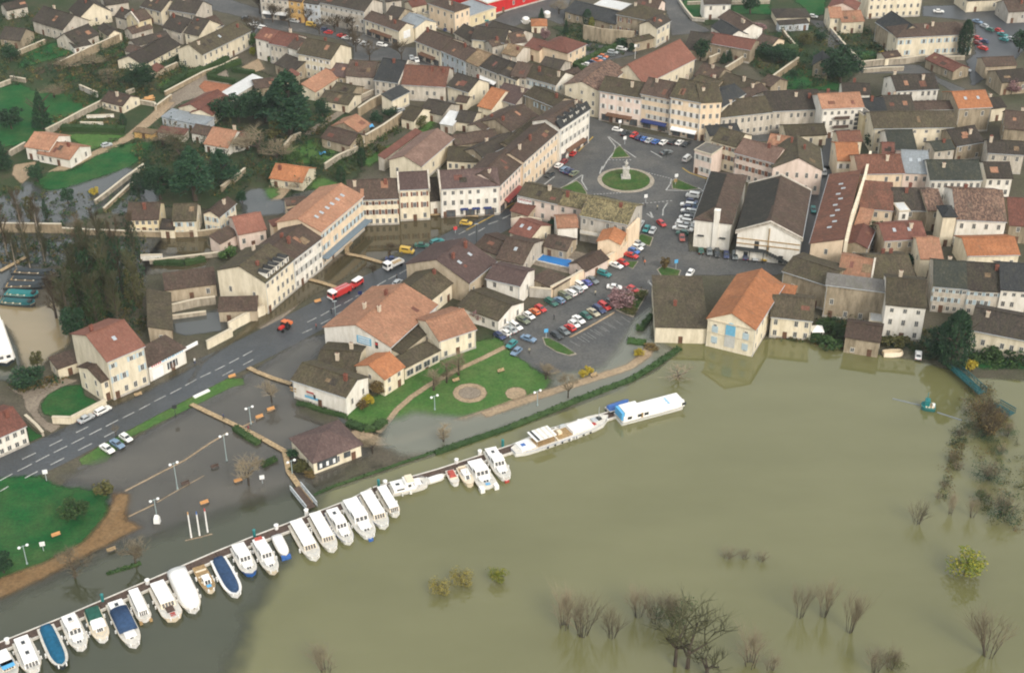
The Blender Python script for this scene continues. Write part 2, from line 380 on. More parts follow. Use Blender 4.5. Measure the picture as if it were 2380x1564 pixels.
    if 'flat' not in o and 'hip' not in o and 'mono' not in o and roof in ('brown', 'dark', 'moss', 'purple', 'red', 'tan', 'salmon') and rnd.random() < .5:
        for _ in range(rnd.choice((1, 2, 2))):   # re-tiled patches
            px, py = rnd.uniform(-.38, .3) * L, rnd.uniform(.06, .26) * D; pw, pl = rnd.uniform(.8, 2.6), rnd.uniform(.8, min(3, D * .2)); zz = lambda y: h + s * y + .27
            q = [(px, py, zz(py)), (px + pw, py, zz(py)), (px + pw, py + pl, zz(py + pl)), (px, py + pl, zz(py + pl))]
            obj('roof_patch', MB().add(q + [(x, y, z - .12) for x, y, z in q], [(0, 1, 2, 3), (0, 4, 5, 1), (1, 5, 6, 2), (2, 6, 7, 3), (3, 7, 4, 0)]).me('roof_patch', ROOF[rnd.choice(('salmon', 'tan', 'brown', 'red', 'dark', 'rust'))]), ro)
    # raised party walls, chimneys, skylights
    if 'fire' in o:
        for x in ((x0 - .05, x1 + .05) if o['fire'] == '2' else ((x0 - .05,) if o['fire'] == 'l' else (x1 + .05,))):
            vs = []
            for xx in (x - .25, x + .25):
                vs += [(xx, -.6, h - .9), (xx, D / 2, hr - .3), (xx, D + .6, h - .9), (xx, -.6, h + .2), (xx, D / 2, hr + .65), (xx, D + .6, h + .2)]
            obj('party_wall', MB().add(vs, [(3, 9, 10, 4), (4, 10, 11, 5), (0, 3, 4, 1), (1, 4, 5, 2), (6, 7, 10, 9), (7, 8, 11, 10), (0, 6, 9, 3), (2, 5, 11, 8)]).me('party_wall', WALL['pale']), root)
    nch = int(o.get('ch', -1))
    if nch < 0: nch = (1 if rnd.random() < .75 else 0) + (1 if L > 14 and rnd.random() < .6 else 0) if h >= 4.5 and 'mono' not in o and 'flat' not in o else 0
    for i in range(nch):
        x = rnd.uniform(-.42, .42) * L * (.5 if 'hip' in o else 1); y = D / 2 + rnd.choice((-1, -1, 1)) * rnd.uniform(.06, .22) * D
        zr = h + s * min(y, D - y); hh = rnd.uniform(1.1, 1.9); cm = M['brick'] if rnd.random() < .5 else M['render']
        c = MB().box(-.45, .45, -.32, .32, -1.0, hh); c.box(-.55, .55, -.42, .42, hh, hh + .14)
        c.tube((-.2, 0, hh + .14), (-.2, 0, hh + .5), .13, .11, 6, 1); c.tube((.2, 0, hh + .14), (.2, 0, hh + .45), .13, .11, 6, 1)
        obj('chimney', c.me('chimney', [cm, M['brick']]), ro, (x, y, zr))
    for i in range(int(o.get('sk', 0))):
        q = float(o.get('sy', .28)); x = -L * .36 + (i + .5) * L * .72 / int(o['sk']) + rnd.uniform(-.3, .3); y = D * (q + (.12 if (i % 2 and 'sk2' in o) else 0))
        c = obj('skylight', window_mesh(.9, 1.3, 'sky', 'zinc'), ro, (x, y, h + s * y + .28))
        c.rotation_euler = (math.atan(s) - math.pi / 2, 0, 0)
    # gutters on bigger houses
    if L > 9 and h > 5 and 'flat' not in o and 'nog' not in o:
        obj('gutter', MB().tube((x0 - .2, -k - .08, h - s * k + .1), (x1 + .2, -k - .08, h - s * k + .1), .09, .09, 5).me('gutter', M['zinc']), root)
        for x in ((x0 + .25,) if rnd.random() < .6 else (x0 + .25, x1 - .25)):
            obj('downpipe', MB().tube((x, -.1, 0), (x, -.1, h - .1), .07, .07, 5).me('downpipe', M['zinc']), root)
    # windows
    sh = {'b': 'bluesh', 'g': 'greysh', 'r': 'brownsh', 'w': 'whitesh'}.get(o.get('sh', ''), None)
    def rc(x): return tuple(int(i) for i in x.split('x'))
    if 'win' in o: r_, c_ = rc(o['win'])
    else: r_, c_ = (max(1, int(h / 2.8)), max(1, int(L / 3.4))) if h >= 2.6 else (0, 0)
    if h < 4 and 'win' not in o: c_ = max(1, int(L / 5))
    lo = float(o.get('lo', 0))
    facade(root, 'F', L, D, h, r_, c_, sh, float(o.get('skip', .08 if 'win' in o else .22)), True, 'shop' in o or r_ > 2, 1.1, rnd, lo)
    if 'noend' not in o:
        for face, key in (('L', 'gw'), ('R', 'ge')):
            if key in o: r2, c2 = rc(o[key]); sk = .0
            else: r2, c2 = r_, int(D / 5.0); sk = .5
            if c2: facade(root, face, L, D, h, r2, c2, sh if key in o else None, sk, False, r2 > 2, 1.0, rnd, lo)
    if L > 9 and h > 5: obj('plinth', MB().box(x0 - .04, x1 + .04, -.05, .1, -.3, .7).me('plinth', WALL['grey']), root)
    if 'shop' in o:                   # ground floor shop glass and awning
        n_ = max(1, int(L / 4.5))
        for i in range(n_):
            at_face(obj('shop_window', window_mesh(2.9, 2.4, 'glass', 'door'), root), 'F', L, D, -L / 2 + L * (i + .5) / n_, 1.45).location.y -= .06
        am = {'b': 'awnblue', 'g': 'awngrey', 'r': 'awnred', 'w': 'swhite', 'n': 'door', 'm': 'awnblue'}[o['shop']]
        w2 = L * .3 if o['shop'] in 'rn' else L * .42
        if o['shop'] == 'm':
            for q in (-.1, .1, .3): obj('awning', MB().box(L * q - 1.3, L * q + 1.3, -.8, -.03, 2.7, 3.2, 0, .2).me('awning', M[am]), root)
        else: obj('awning', MB().add([(-w2, -.02, 3.5), (w2, -.02, 3.5), (w2, -1.5, 2.9), (-w2, -1.5, 2.9), (w2, -1.5, 2.6), (-w2, -1.5, 2.6), (w2, -.02, 3.38), (-w2, -.02, 3.38)],
            [(0, 3, 2, 1), (3, 5, 4, 2), (5, 7, 6, 4), (7, 0, 1, 6), (0, 7, 5, 3), (1, 2, 4, 6)]).me('awning', M[am]), root)
    return root
M['sky'] = plain('skylight_glass', (.38, .42, .45), .15, .7, 0, .05)
def houses(txt):
    for line in txt.strip().split('\n'):
        line = line.strip()
        if not line or line[0] == '#': continue
        d, label = line.split('|'); p = d.split()
        A, B, R = [tuple(float(i) for i in q.split(',')) if q != '-' else None for q in p[1:4]]
        o = {}
        for x in p[8:]:
            k, _, v = x.partition('='); o[k] = v
        nm = o.get('n', 'house'); o.setdefault('c', nm.replace('_', ' '))
        house(p[0], A, B, R, float(p[4]), float(p[5]), p[6], p[7], o, label.strip())
# tile, eave ends A B, ridge R, eave height, roof slope, roof, wall, options | label
houses('''
# ---- top left corner
00 0,355 185,375 150,262 3.5 .6 dark stone ch=0 n=barn win=1x2|stone barn with a dark roof and pale gable at the left edge of the gardens
00 300,190 580,275 560,110 5 .6 dark pale|long dark roofed house with a pale grey gable beyond the stone barn
00 640,90 735,165 830,10 4.5 .7 dark cream ge=1x3|house with a timbered cream gable behind a tan wall at top left
00 690,405 905,318 800,232 3.5 .6 dark pale ch=1|low house with dark roof and pale end wall between barn and tan wall
00 905,262 1000,330 940,205 3.5 .6 dark cream|little pale gabled wing joined to the low dark roofed house by the tan wall
00 685,445 838,412 755,372 2.6 .15 dark white mono win=1x3 n=shed|white fronted lean-to shed beside the yellow bush
00 60,100 250,60 170,10 4 .6 dark pale|dark roofed cottage among the trees in the top left corner
00 1215,312 1400,258 1280,232 3.5 .6 brown pale ge=1x1|cottage with pale gable at the upper end of the tan garden wall
00 1060,150 1210,190 1140,88 5 .6 dark pale|small dark roofed house in front of the tall yellowish party wall
00 1270,200 1390,165 1420,60 7 .6 brown yellow fire=l ch=1|narrow house with a yellowish party wall near the top left plaza edge
00 1500,250 1670,300 1600,140 5 .6 dark pale|dark roofed house with two small white gables in the upper left block
00 1700,300 1830,330 1800,160 6 .6 dark cream|dark roofed house with a chalky end wall left of the long cream school
00 1840,300 2050,232 1970,150 6 .6 brown pale|brown roofed house just behind the long cream school building
00 970,50 1180,20 1100,-60 5 .6 dark pale|dark roofed house cut by the top edge, left of the plaza
00 1300,60 1480,110 1430,-30 6 .6 dark cream|dark roofed house below the top edge near the plaza lamp
00 1555,90 1800,130 1700,-10 7 .6 dark pale|wide dark roofed house on the near side of the top left plaza
00 1860,505 2305,288 2180,200 6.5 .5 moss cream win=2x9 ge=2x2 ch=2 sk=1|long cream school like building with mossy roof and two rows of windows
00 1310,600 1655,412 1400,405 3.2 .45 dark cream win=1x5 gw=1x1|low house with long dark roof and cream walls below the long cream school
00 1440,665 1508,622 1425,598 2.5 .4 red tan mono n=shed ch=0|small shed with a faded red roof beside the big dark bush
00 1150,470 1265,500 1205,418 3 .5 brown pale|small brown roofed outbuilding on the gardens below the pale gable cottage
00 1250,425 1560,340 1400,322 3.5 .5 dark pale|low house with a row of white dormers under dark roofs at upper left
00 935,932 1128,978 1050,855 2.8 .45 brown cream ge=1x2 win=1x4 ch=1|brown roofed bungalow at the end of the white garden wall
00 2125,905 2420,728 2062,845 3.2 .2 white pale mono win=1x5 ch=0 n=shed|long shed with a bright white metal roof
00 1645,992 1890,862 1735,975 4.2 .4 red cream ch=0 n=barn gw=1x1|left half of the twin barn with rounded red roofs and cream gables
00 1945,1062 2132,908 1862,1000 4.2 .4 red cream ch=0 n=barn gw=1x1|right half of the twin barn with rounded red roofs and cream gables
00 1490,1078 1870,1162 1565,1000 3 .1 grey blue mono win=1x8 n=shed|pale blue grey metal shed in front of the twin red barn
00 1450,1218 1695,1245 1510,1168 2.6 .2 red pale mono n=shed ch=0|low shed with a red roof left of the white walled villa
00 1762,1218 1955,1258 1860,1160 3.6 .5 brown white win=1x2 ch=0|left wing of the white walled villa with three stepped brown roofs
00 1880,1325 2095,1362 2060,1192 3 .5 salmon white win=1x3 ch=1|main wing of the white walled villa with three stepped brown roofs
00 2150,1330 2290,1300 2235,1208 3 .5 brown white win=1x3 ch=0|right wing of the white walled villa with three stepped brown roofs
00 235,1348 450,1382 430,1238 4.6 .4 salmon white win=2x3 ch=0|upper wing of the tan roofed villa beside the green lawn
00 350,1410 642,1468 480,1305 3.2 .4 salmon white win=1x4 ge=1x2 ch=1|lower wing of the tan roofed villa with a white gable by the lawn
00 1232,1215 1405,1240 1290,1180 2.2 .1 tan ochre mono n=shed win=1x1|tan masonry shed at the bend of the sandy lane
# ---- top of the plaza
01 40,-22 300,2 170,-130 9 .5 brown pale win=3x5 shop=w|pale plaza house with shop front, leftmost of the far row
01 302,2 425,20 370,-110 9 .5 brown ochre win=3x2|orange plastered narrow house in the far plaza row
01 427,20 580,42 500,-100 8.5 .5 dark blue win=3x3|pale blue house in the far plaza row next to the orange one
01 580,20 1000,108 850,-50 9 .5 dark pale win=3x9 sh=g ch=2|longest pale facade of the far plaza row with grey shutters
01 1002,178 1320,288 1320,195 6.5 .5 brown cream win=2x6 shop=n ch=2 ge=1x1|brown roofed plaza house with shops and a large white sign on its gable
01 1330,192 1470,258 1450,135 6 .4 grey cream ch=0|house with a lilac grey metal roof behind the gable with the white sign
01 1180,165 1300,190 1250,60 7 .5 dark stone|dark roofed house with brick chimney behind the far plaza row
01 1440,68 1572,40 1500,-2 5 .5 red cream|small red roofed house at the top edge left of the tan hotel
01 1200,20 1340,0 1290,-60 6 .5 dark pale|dark roofed house above the stone gable at the top edge
01 1592,32 1832,112 1760,10 9.5 .35 brown peach hip win=2x4 ge=2x3 ch=2|tan hotel like block with a hipped brown roof on a flat podium
01 1545,128 1840,208 1700,60 4.2 .01 flat cream flat D=16 win=1x4 noend|flat roofed cream podium under the tan hotel like block
01 1842,205 2212,78 1970,20 4.5 .01 grey yellow flat D=14 win=1x5 noend|flat roofed wing with yellow panels and big windows beside the tan hotel
01 2135,38 2700,-120 2260,-120 5.5 .01 white red flat D=40 win=1x6 n=hall noend|hall with bright red wall panels and a white flat roof at the top edge
01 1835,302 2000,392 1895,212 4 .55 dark pale|dark roofed house in front of the tan hotel, nearer the plaza
01 1990,362 2290,395 2190,262 5.5 .55 dark cream win=1x2|dark roofed house with a long pale front below the flat roofed wing
01 2110,285 2400,372 2210,205 5 .5 dark pale|low dark roof right below the yellow panelled wing
01 1475,378 1700,468 1690,312 7 .5 brown cream win=2x5 shop=n ch=1|cream corner house with brown cafe awning at the head of the street
01 1700,462 1928,562 1850,388 7 .5 brown blue win=2x5 sh=b|bluish street house with brown roof next to the cafe awning
01 1926,556 2052,612 2035,450 7 .5 tan grey win=2x3|street house with a pale tan tiled roof
01 2052,606 2232,680 2170,505 7 .5 dark pale win=2x4 shop=w|dark roofed street house right of the pale tan tiled one
01 2232,674 2405,740 2330,560 7 .5 dark cream win=2x4|dark roofed street house two doors right of the pale tan tiled one
01 2180,430 2320,395 2290,345 5 .5 brown pale|brown roofed back house with a chimney behind the street terrace
01 2270,490 2400,520 2390,420 5 .4 tan pale|house with light tan tiles behind the dark street roofs
# ---- near side of the plaza
01 0,348 140,385 100,262 8.5 .5 red white win=2x2 ch=0|red roofed white house at the left end of the near plaza row
01 130,400 322,436 250,300 8 .5 red pale win=2x5 ch=1|red roofed house with a gallery of windows in the near plaza row
01 300,432 402,465 370,338 8.5 .5 brown white win=1x2 fire=r|narrow brown roofed house with a blank white top storey
01 387,492 692,552 590,378 9 .5 moss cream win=3x5 sh=w ge=1x1 ch=1|tall cream house with white end gable on the near side of the plaza
01 215,785 402,682 330,640 4 .35 red stone mono ch=0|steep red lean-to roof behind the end of the white metal shed
01 0,815 205,790 120,725 3.5 .4 brown stone|brown roofed outhouse left of the big cedar
01 180,590 360,660 330,520 4 .4 dark stone n=shed mono|small dark roofed shed at the foot of the gallery house
01 545,848 768,708 600,668 3.5 .35 salmon cream mono ch=0 win=1x4|long salmon lean-to roof with a cream wall right of the cedar
01 620,685 840,712 765,590 4 .45 purple stone|purple brown roof just below the tall cream plaza house
01 830,692 1085,712 900,560 5 .45 brown pale|brown roof with a red patch in the near plaza row
01 1092,735 1322,765 1210,545 6 .5 slate pale win=2x4 fire=r|blackish green slate roof with a raised white party wall
01 1345,778 1745,800 1600,615 6 .5 rust pale win=1x6 ch=2|large russet roof between the slate roof and the street terrace
01 1765,790 1960,850 1900,690 6 .5 dark cream ge=1x2 ch=1|dark roofed house with a tall pale end wall above the yards
01 1600,800 1725,835 1690,780 3.2 .4 dark cream n=shed|small dark shed roof against the pale yard walls
01 1845,935 1940,950 1900,888 3 .4 brown cream n=shed win=1x1|tiny brown roofed outhouse in the pale walled yard
01 590,925 852,968 650,838 3 .35 moss cream win=1x3 ch=0|long low mossy roofed garage behind the cedar
01 690,850 870,885 790,772 3 .4 moss stone ch=0|mossy roofed outbuilding beside the sandy yard
01 1248,928 1412,845 1235,835 5.2 .3 slate cream mono win=1x2 ch=0|cream walled house with a black slate lean-to roof by the lane
01 940,1215 1048,1142 900,1075 3.2 .45 salmon stone ch=0|salmon roofed barn over the blue tarpaulin
01 608,1265 870,1338 760,1190 3.6 .45 brown tan win=1x2 ge=1x2 ch=0|stone farm building with a red patched roof at the end of the lane
01 1342,1085 1458,1115 1480,990 3.6 .45 moss cream ge=1x1 ch=0|cottage with a mossy roof and broad cream gable in the middle gardens
01 1520,1010 1720,1060 1640,925 3.5 .4 dark pale ch=0|dark roofed shed row behind the broad cream gable
01 1700,1140 1812,1160 1770,1020 3 .2 white pale mono ch=0 n=shed|small white metal roof with red panels between the yards
01 1842,1115 1992,1135 1935,1028 3.6 .4 dark cream ch=0|small dark roofed house with sunny cream walls near the white metal roof
01 2050,975 2172,1008 2140,800 5 .45 orange cream ch=0|bright orange roofed back house with cream walls
01 2185,900 2390,960 2330,780 6 .45 purple pale ch=1|purple brown roof right of the bright orange back house
01 1180,1460 1520,1215 1330,1290 4.5 .3 red pale mono ch=0 n=workshop win=1x3 noend|low russet workshop roof with white skylight strips along the big salmon hall
01 1520,1530 1815,1278 1440,1385 6.2 .42 dull cream ch=0 n=hall win=1x4 gw=1x2|big salmon roofed hall with a cream side wall
01 1762,1475 2050,1490 1900,1362 4 .4 moss cream win=1x5 ch=0|mossy low house with brown doors right of the salmon hall
01 2082,1445 2400,1300 2270,1250 6 .45 dark stone ch=1|dark roof behind the long street facade, with a pale side gable
01 1845,1335 2235,1278 2050,1215 5 .4 brown stone ch=0|stone gabled barn with brown roof behind the street buildings
01 2090,1200 2390,1050 2200,1060 6 .4 brown cream ch=1|long brown back roof parallel to the street facade
# ---- top centre and church quarter
02 500,105 962,225 600,15 4 .35 slate stone n=workshop ch=0 win=1x6|long low dark slate workshop by the car park at the top
02 760,52 1015,105 900,-20 4 .02 white pale flat D=9 win=1x7 n=shed noend|white glazed low building at the top edge
02 1140,65 1345,95 1260,-10 6 .5 brown pink|brown roofed pink house behind the mossy stone manor
02 972,132 1285,195 1150,45 8 .45 moss stone hip win=2x4 ch=1 sh=r|mossy roofed stone manor with arched windows
02 1340,262 1465,192 1310,175 8 .5 dark cream win=2x3 sh=g ch=1|cream wing of the stone manor with a small pyramid roof beside it
02 1130,390 1310,350 1230,330 4 .4 moss stone ch=0|low mossy roof below the stone manor wing
02 520,490 692,408 430,372 6.4 .45 red peach hip win=2x3 gw=1x1 ch=0|tan house with a crimson hipped roof and small white windows
02 130,428 262,468 285,380 5 .4 red peach ch=0 win=1x1|lower red roofed wing joined to the tan house
02 8,402 142,385 80,300 5 .45 brown white ch=0 gw=1x1|white gabled house left of the pink blossom tree
02 190,242 328,242 255,178 3 .4 orange cream hip ch=0 win=1x2 n=pavilion|small orange roofed kiosk beside the top car park
02 812,842 1052,645 700,720 10 .35 mottle cream win=3x5 gw=3x3 ch=0|cream corner house with a long pale tan roof
02 1222,775 1692,540 1345,470 8 .75 brickred cream n=church_hall win=1x7 ch=0 gw=1x1|huge steep red roofed hall like an old church
02 985,735 1275,778 1140,668 6 .35 brickred cream mono ch=0 n=annexe win=1x2 noend|low red lean-to roof at the front of the steep red hall
02 815,835 1202,902 1020,732 11 .5 moss pink win=3x5 sh=w shop=n ch=1|pink house with white shutters facing the square
02 1197,862 1472,915 1370,738 12.5 .5 brown peach win=4x5 sh=g shop=b ch=1|peach house with a navy cafe awning facing the square
02 1472,892 1750,945 1630,742 14 .5 moss peach win=4x5 sh=w shop=w ch=1|tallest peach corner house with shop windows on the square
02 1750,945 1938,935 1890,800 14 .5 moss peach win=4x3 ch=1 D=14|angled end of the tall peach corner house
02 1938,985 2150,862 2050,775 11 .5 slate cream ch=0 D=9|blue black slate roof behind the tall peach corner house
02 1930,1082 2395,1032 2200,905 8 .45 moss pale win=2x8 ch=1|long mossy roofed cream terrace right of the tall peach house
02 128,875 400,985 375,858 8.5 .4 moss stone win=2x4 ch=1 sh=b|stone backed house with mossy roof behind the mansard building
02 452,1182 725,1000 480,1000 12.5 .35 brown white win=3x7 sh=g shop=n ch=1|white mansard house with dormers at the corner of the square
02 110,1490 460,1184 235,1200 11 .4 brown peach win=3x10 sh=w ch=2|long peach street building with white shutters below the mansard house
02 0,1210 250,1070 120,955 7 .4 brown stone ch=1|broad rusty brown roof behind the mansard house
02 20,1370 300,1140 110,1170 6 .4 moss stone ch=0|mossy back roof along the long peach building
02 130,708 412,785 320,622 8 .5 moss white win=2x5 sh=b ge=2x2 ch=2|white gabled end house of the street terrace with pale blue shutters
02 0,695 132,718 70,575 8 .5 brown pale win=2x3|brown roofed terrace house left of the white gabled end house
02 262,612 440,650 400,545 5 .45 dark pale|dark back roof behind the terrace by the hedge car park
02 510,700 640,660 570,640 4 .4 brown tan n=shed|small brown shed at the hedge end of the terrace
02 1780,45 2022,40 1900,-30 6.5 .5 dark white win=2x2 ge=2x2|white house with a dark roof by the top road
02 1845,245 2005,345 1965,205 4.2 .5 slate white ge=1x3|dark roofed white house with white gable edging at the road fork
02 1912,162 2125,292 2010,95 4.5 .5 brown white|second white edged gable house behind the dark roofed one
02 1800,392 2200,462 2020,335 5.5 .4 red stone win=1x5 ch=0|long stone house with a dull red roof right of the steep red hall
02 2245,395 2390,435 2350,330 4 .4 brown peach|orange walled brown roofed house beside the dark hedge
02 1600,448 1800,475 1700,300 4 .5 dark stone|dark roofed stone house between manor and steep red hall
02 1690,695 1875,748 1800,595 4.5 .5 brown stone|rusty roofed stone house under the buttress wall of the red hall
02 1640,790 1850,850 1760,700 5 .4 moss stone|mossy roof squeezed behind the square houses
02 1880,790 2150,870 2060,695 5.5 .4 moss stone ch=1|mossy roof right of the rusty roofed stone house
02 2140,908 2365,840 2230,795 5.5 .4 brown cream|brown roofed pale house above the long cream terrace
02 2290,760 2390,800 2370,690 4 .4 brown stone n=shed|small brown stone shed beside the rubble yard
02 1852,1292 2072,1352 1970,1188 9.5 .45 moss cream win=3x4 sh=r ch=1|cream four storey house with tan shutters at the south corner of the square
02 1692,1385 1845,1430 1790,1370 8 .05 flat pink win=2x3 sh=g noend D=7 flat|pale pink flat topped house at the corner by the white van
02 2062,1405 2420,1500 2220,1300 9 .45 dull pink win=3x6 sh=r ch=1|pale pink house with a two tone salmon roof
02 1830,1250 2110,1225 1990,1150 4 .3 slate cream n=garage win=1x2 ch=0|dark flat looking garage roof under the long terrace
# ---- top right
03 105,165 412,160 260,85 3.2 .35 dark cream hip ch=0 n=pavilion win=1x4|round looking dark pavilion roof at the top right gardens
03 130,235 400,215 270,185 3 .2 dark blue mono ch=0 n=shed win=1x4|low white and blue shed below the round dark pavilion
03 600,165 708,165 655,72 6 .4 salmon cream win=2x1 ch=0|left part of the brown roofed cream house below the large white block
03 705,205 908,195 810,105 5 .4 salmon cream win=1x3 ch=0|right part of the brown roofed cream house below the large white block
03 585,65 835,95 - 7 .4 red pink G d=9 ch=0|pink gabled house touching the large white block
03 958,-30 1450,-52 1210,-190 9.5 .4 red cream win=3x8 ch=0|large cream apartment block cut by the top edge
03 1022,205 1212,335 1190,128 8 .6 slate stone ch=0 win=1x1|tall dark barn roof with a bare brown side wall beside the white school
03 1218,348 1922,312 1570,215 8.5 .5 brown cream hip win=2x10 sh=b ch=3|long white school with a brown hipped roof and ten window bays
03 1105,540 1245,520 1180,475 3 .4 brown cream n=shed ch=0|small brown roofed lean-to at the foot of the long white school
03 440,600 582,612 - 5 .8 slate stone G d=9 gw=1x2 ch=0|small stone gabled chapel like house beside the dark fir
03 1205,838 1592,818 1400,690 6.5 .5 dark white win=2x7 ge=1x2 ch=2|dark roofed white house with brown shutters under the top right lane
03 1480,545 1730,660 1640,530 3.5 .4 red stone n=barn ch=0|open barn with an orange edged roof on the slope of the lane
03 712,862 962,870 840,772 5 .45 dark white ch=1|small dark roofed house with white front beside the lawn
03 910,1042 1115,1035 1000,908 7 .5 slate cream|black slate roof right of the balcony house
03 1112,1025 1372,1018 1240,882 7 .5 dark cream ch=2|dark roof with two chimneys right of the black slate roof
03 1375,1015 1755,1005 1560,938 7 .35 brown stone ch=0|low pitched brown roof behind the very long mossy roof
03 1782,1000 2082,985 1915,842 9 .4 orange stone win=2x2 sk=2 ch=0|orange roofed stone house with two skylights at upper right
03 2085,1000 2210,985 2140,900 5 .4 dark cream|dark roofed annexe right of the orange roofed stone house
03 1000,1182 1758,1170 1400,1030 9 .45 moss cream win=3x7 ch=0|very long mossy roof with a blank cream facade
03 1150,1395 1392,1390 1265,1202 6.5 .5 green white ch=0|dark green slate house in front of the very long mossy roof
03 525,1002 902,985 710,862 11 .45 salmon white win=3x6 ch=1|white house with stacked balconies and a red brown roof
03 905,1070 985,1060 950,1040 9 .05 flat yellow flat D=10 win=2x1 n=house|narrow yellowish house between the balconies and the mossy roof
03 30,1025 522,1002 330,835 8 .5 dark pale win=2x8 ch=2|dark roofed cream terrace left of the balcony house
03 195,1252 562,1238 400,1148 4 .4 moss cream ch=0|long mossy shed roof in front of the dark roofed terrace
03 0,1395 275,1440 200,1262 8 .5 salmon pink win=2x4 ch=1|salmon roofed house behind the pink gable
03 70,1545 522,1570 - 8.5 .5 moss pink G d=17 gw=2x5 ch=2|pink gabled house in front of the white market hall
03 680,1305 888,1298 785,1212 9 .45 rust cream win=2x3 ch=0|orange roofed house at the upper end of the narrow red block
03 668,1478 862,1482 765,1322 8 .4 orange cream win=2x3 sh=w ch=0|orange roofed cream house with white shutters by the alley
03 862,1600 1275,1592 1070,1428 8.5 .45 rust peach win=2x4 ch=1|bright rusty roof over the peach and yellow walls
03 1082,1425 1185,1430 1130,1318 6 .45 red stone ch=0|little red roof beside the dark green slate house
03 1275,1590 1512,1598 1395,1392 8 .45 grey pink win=2x3 sk=2 ch=0|pink house with a grey roof and two skylights
03 1520,1655 1992,1655 1770,1478 8 .5 green white win=2x8 ch=1|row with a dark teal roof and white shutters
03 1560,1390 1740,1370 1650,1300 6 .4 green pale ch=1|dark teal back roof above the pink grey roofed house
03 1760,1345 2005,1305 1890,1165 6 .5 dark stone ch=1|dark roof at the right below the orange roofed stone house
03 2050,1405 2380,1425 2220,1300 7 .5 dark pale ch=2|dark roof with chimneys near the right edge
03 2205,1180 2420,1200 2320,1030 7 .5 brown stone ch=1|brown roof cut by the right edge below the blossom trees
03 2030,612 2310,600 2200,528 5 .4 brown tan ch=0|low brown roof with orange edge at the far right parking
03 2180,760 2420,740 2330,640 5 .4 dark stone|dark roof at the right edge beside the blossom trees
03 1860,10 2200,-10 2000,-90 5 .4 slate cream win=1x2|tan fronted building with square openings at the top right
03 2240,110 2420,100 2330,0 5 .5 brown grey|grey stone building in the top right corner
''')
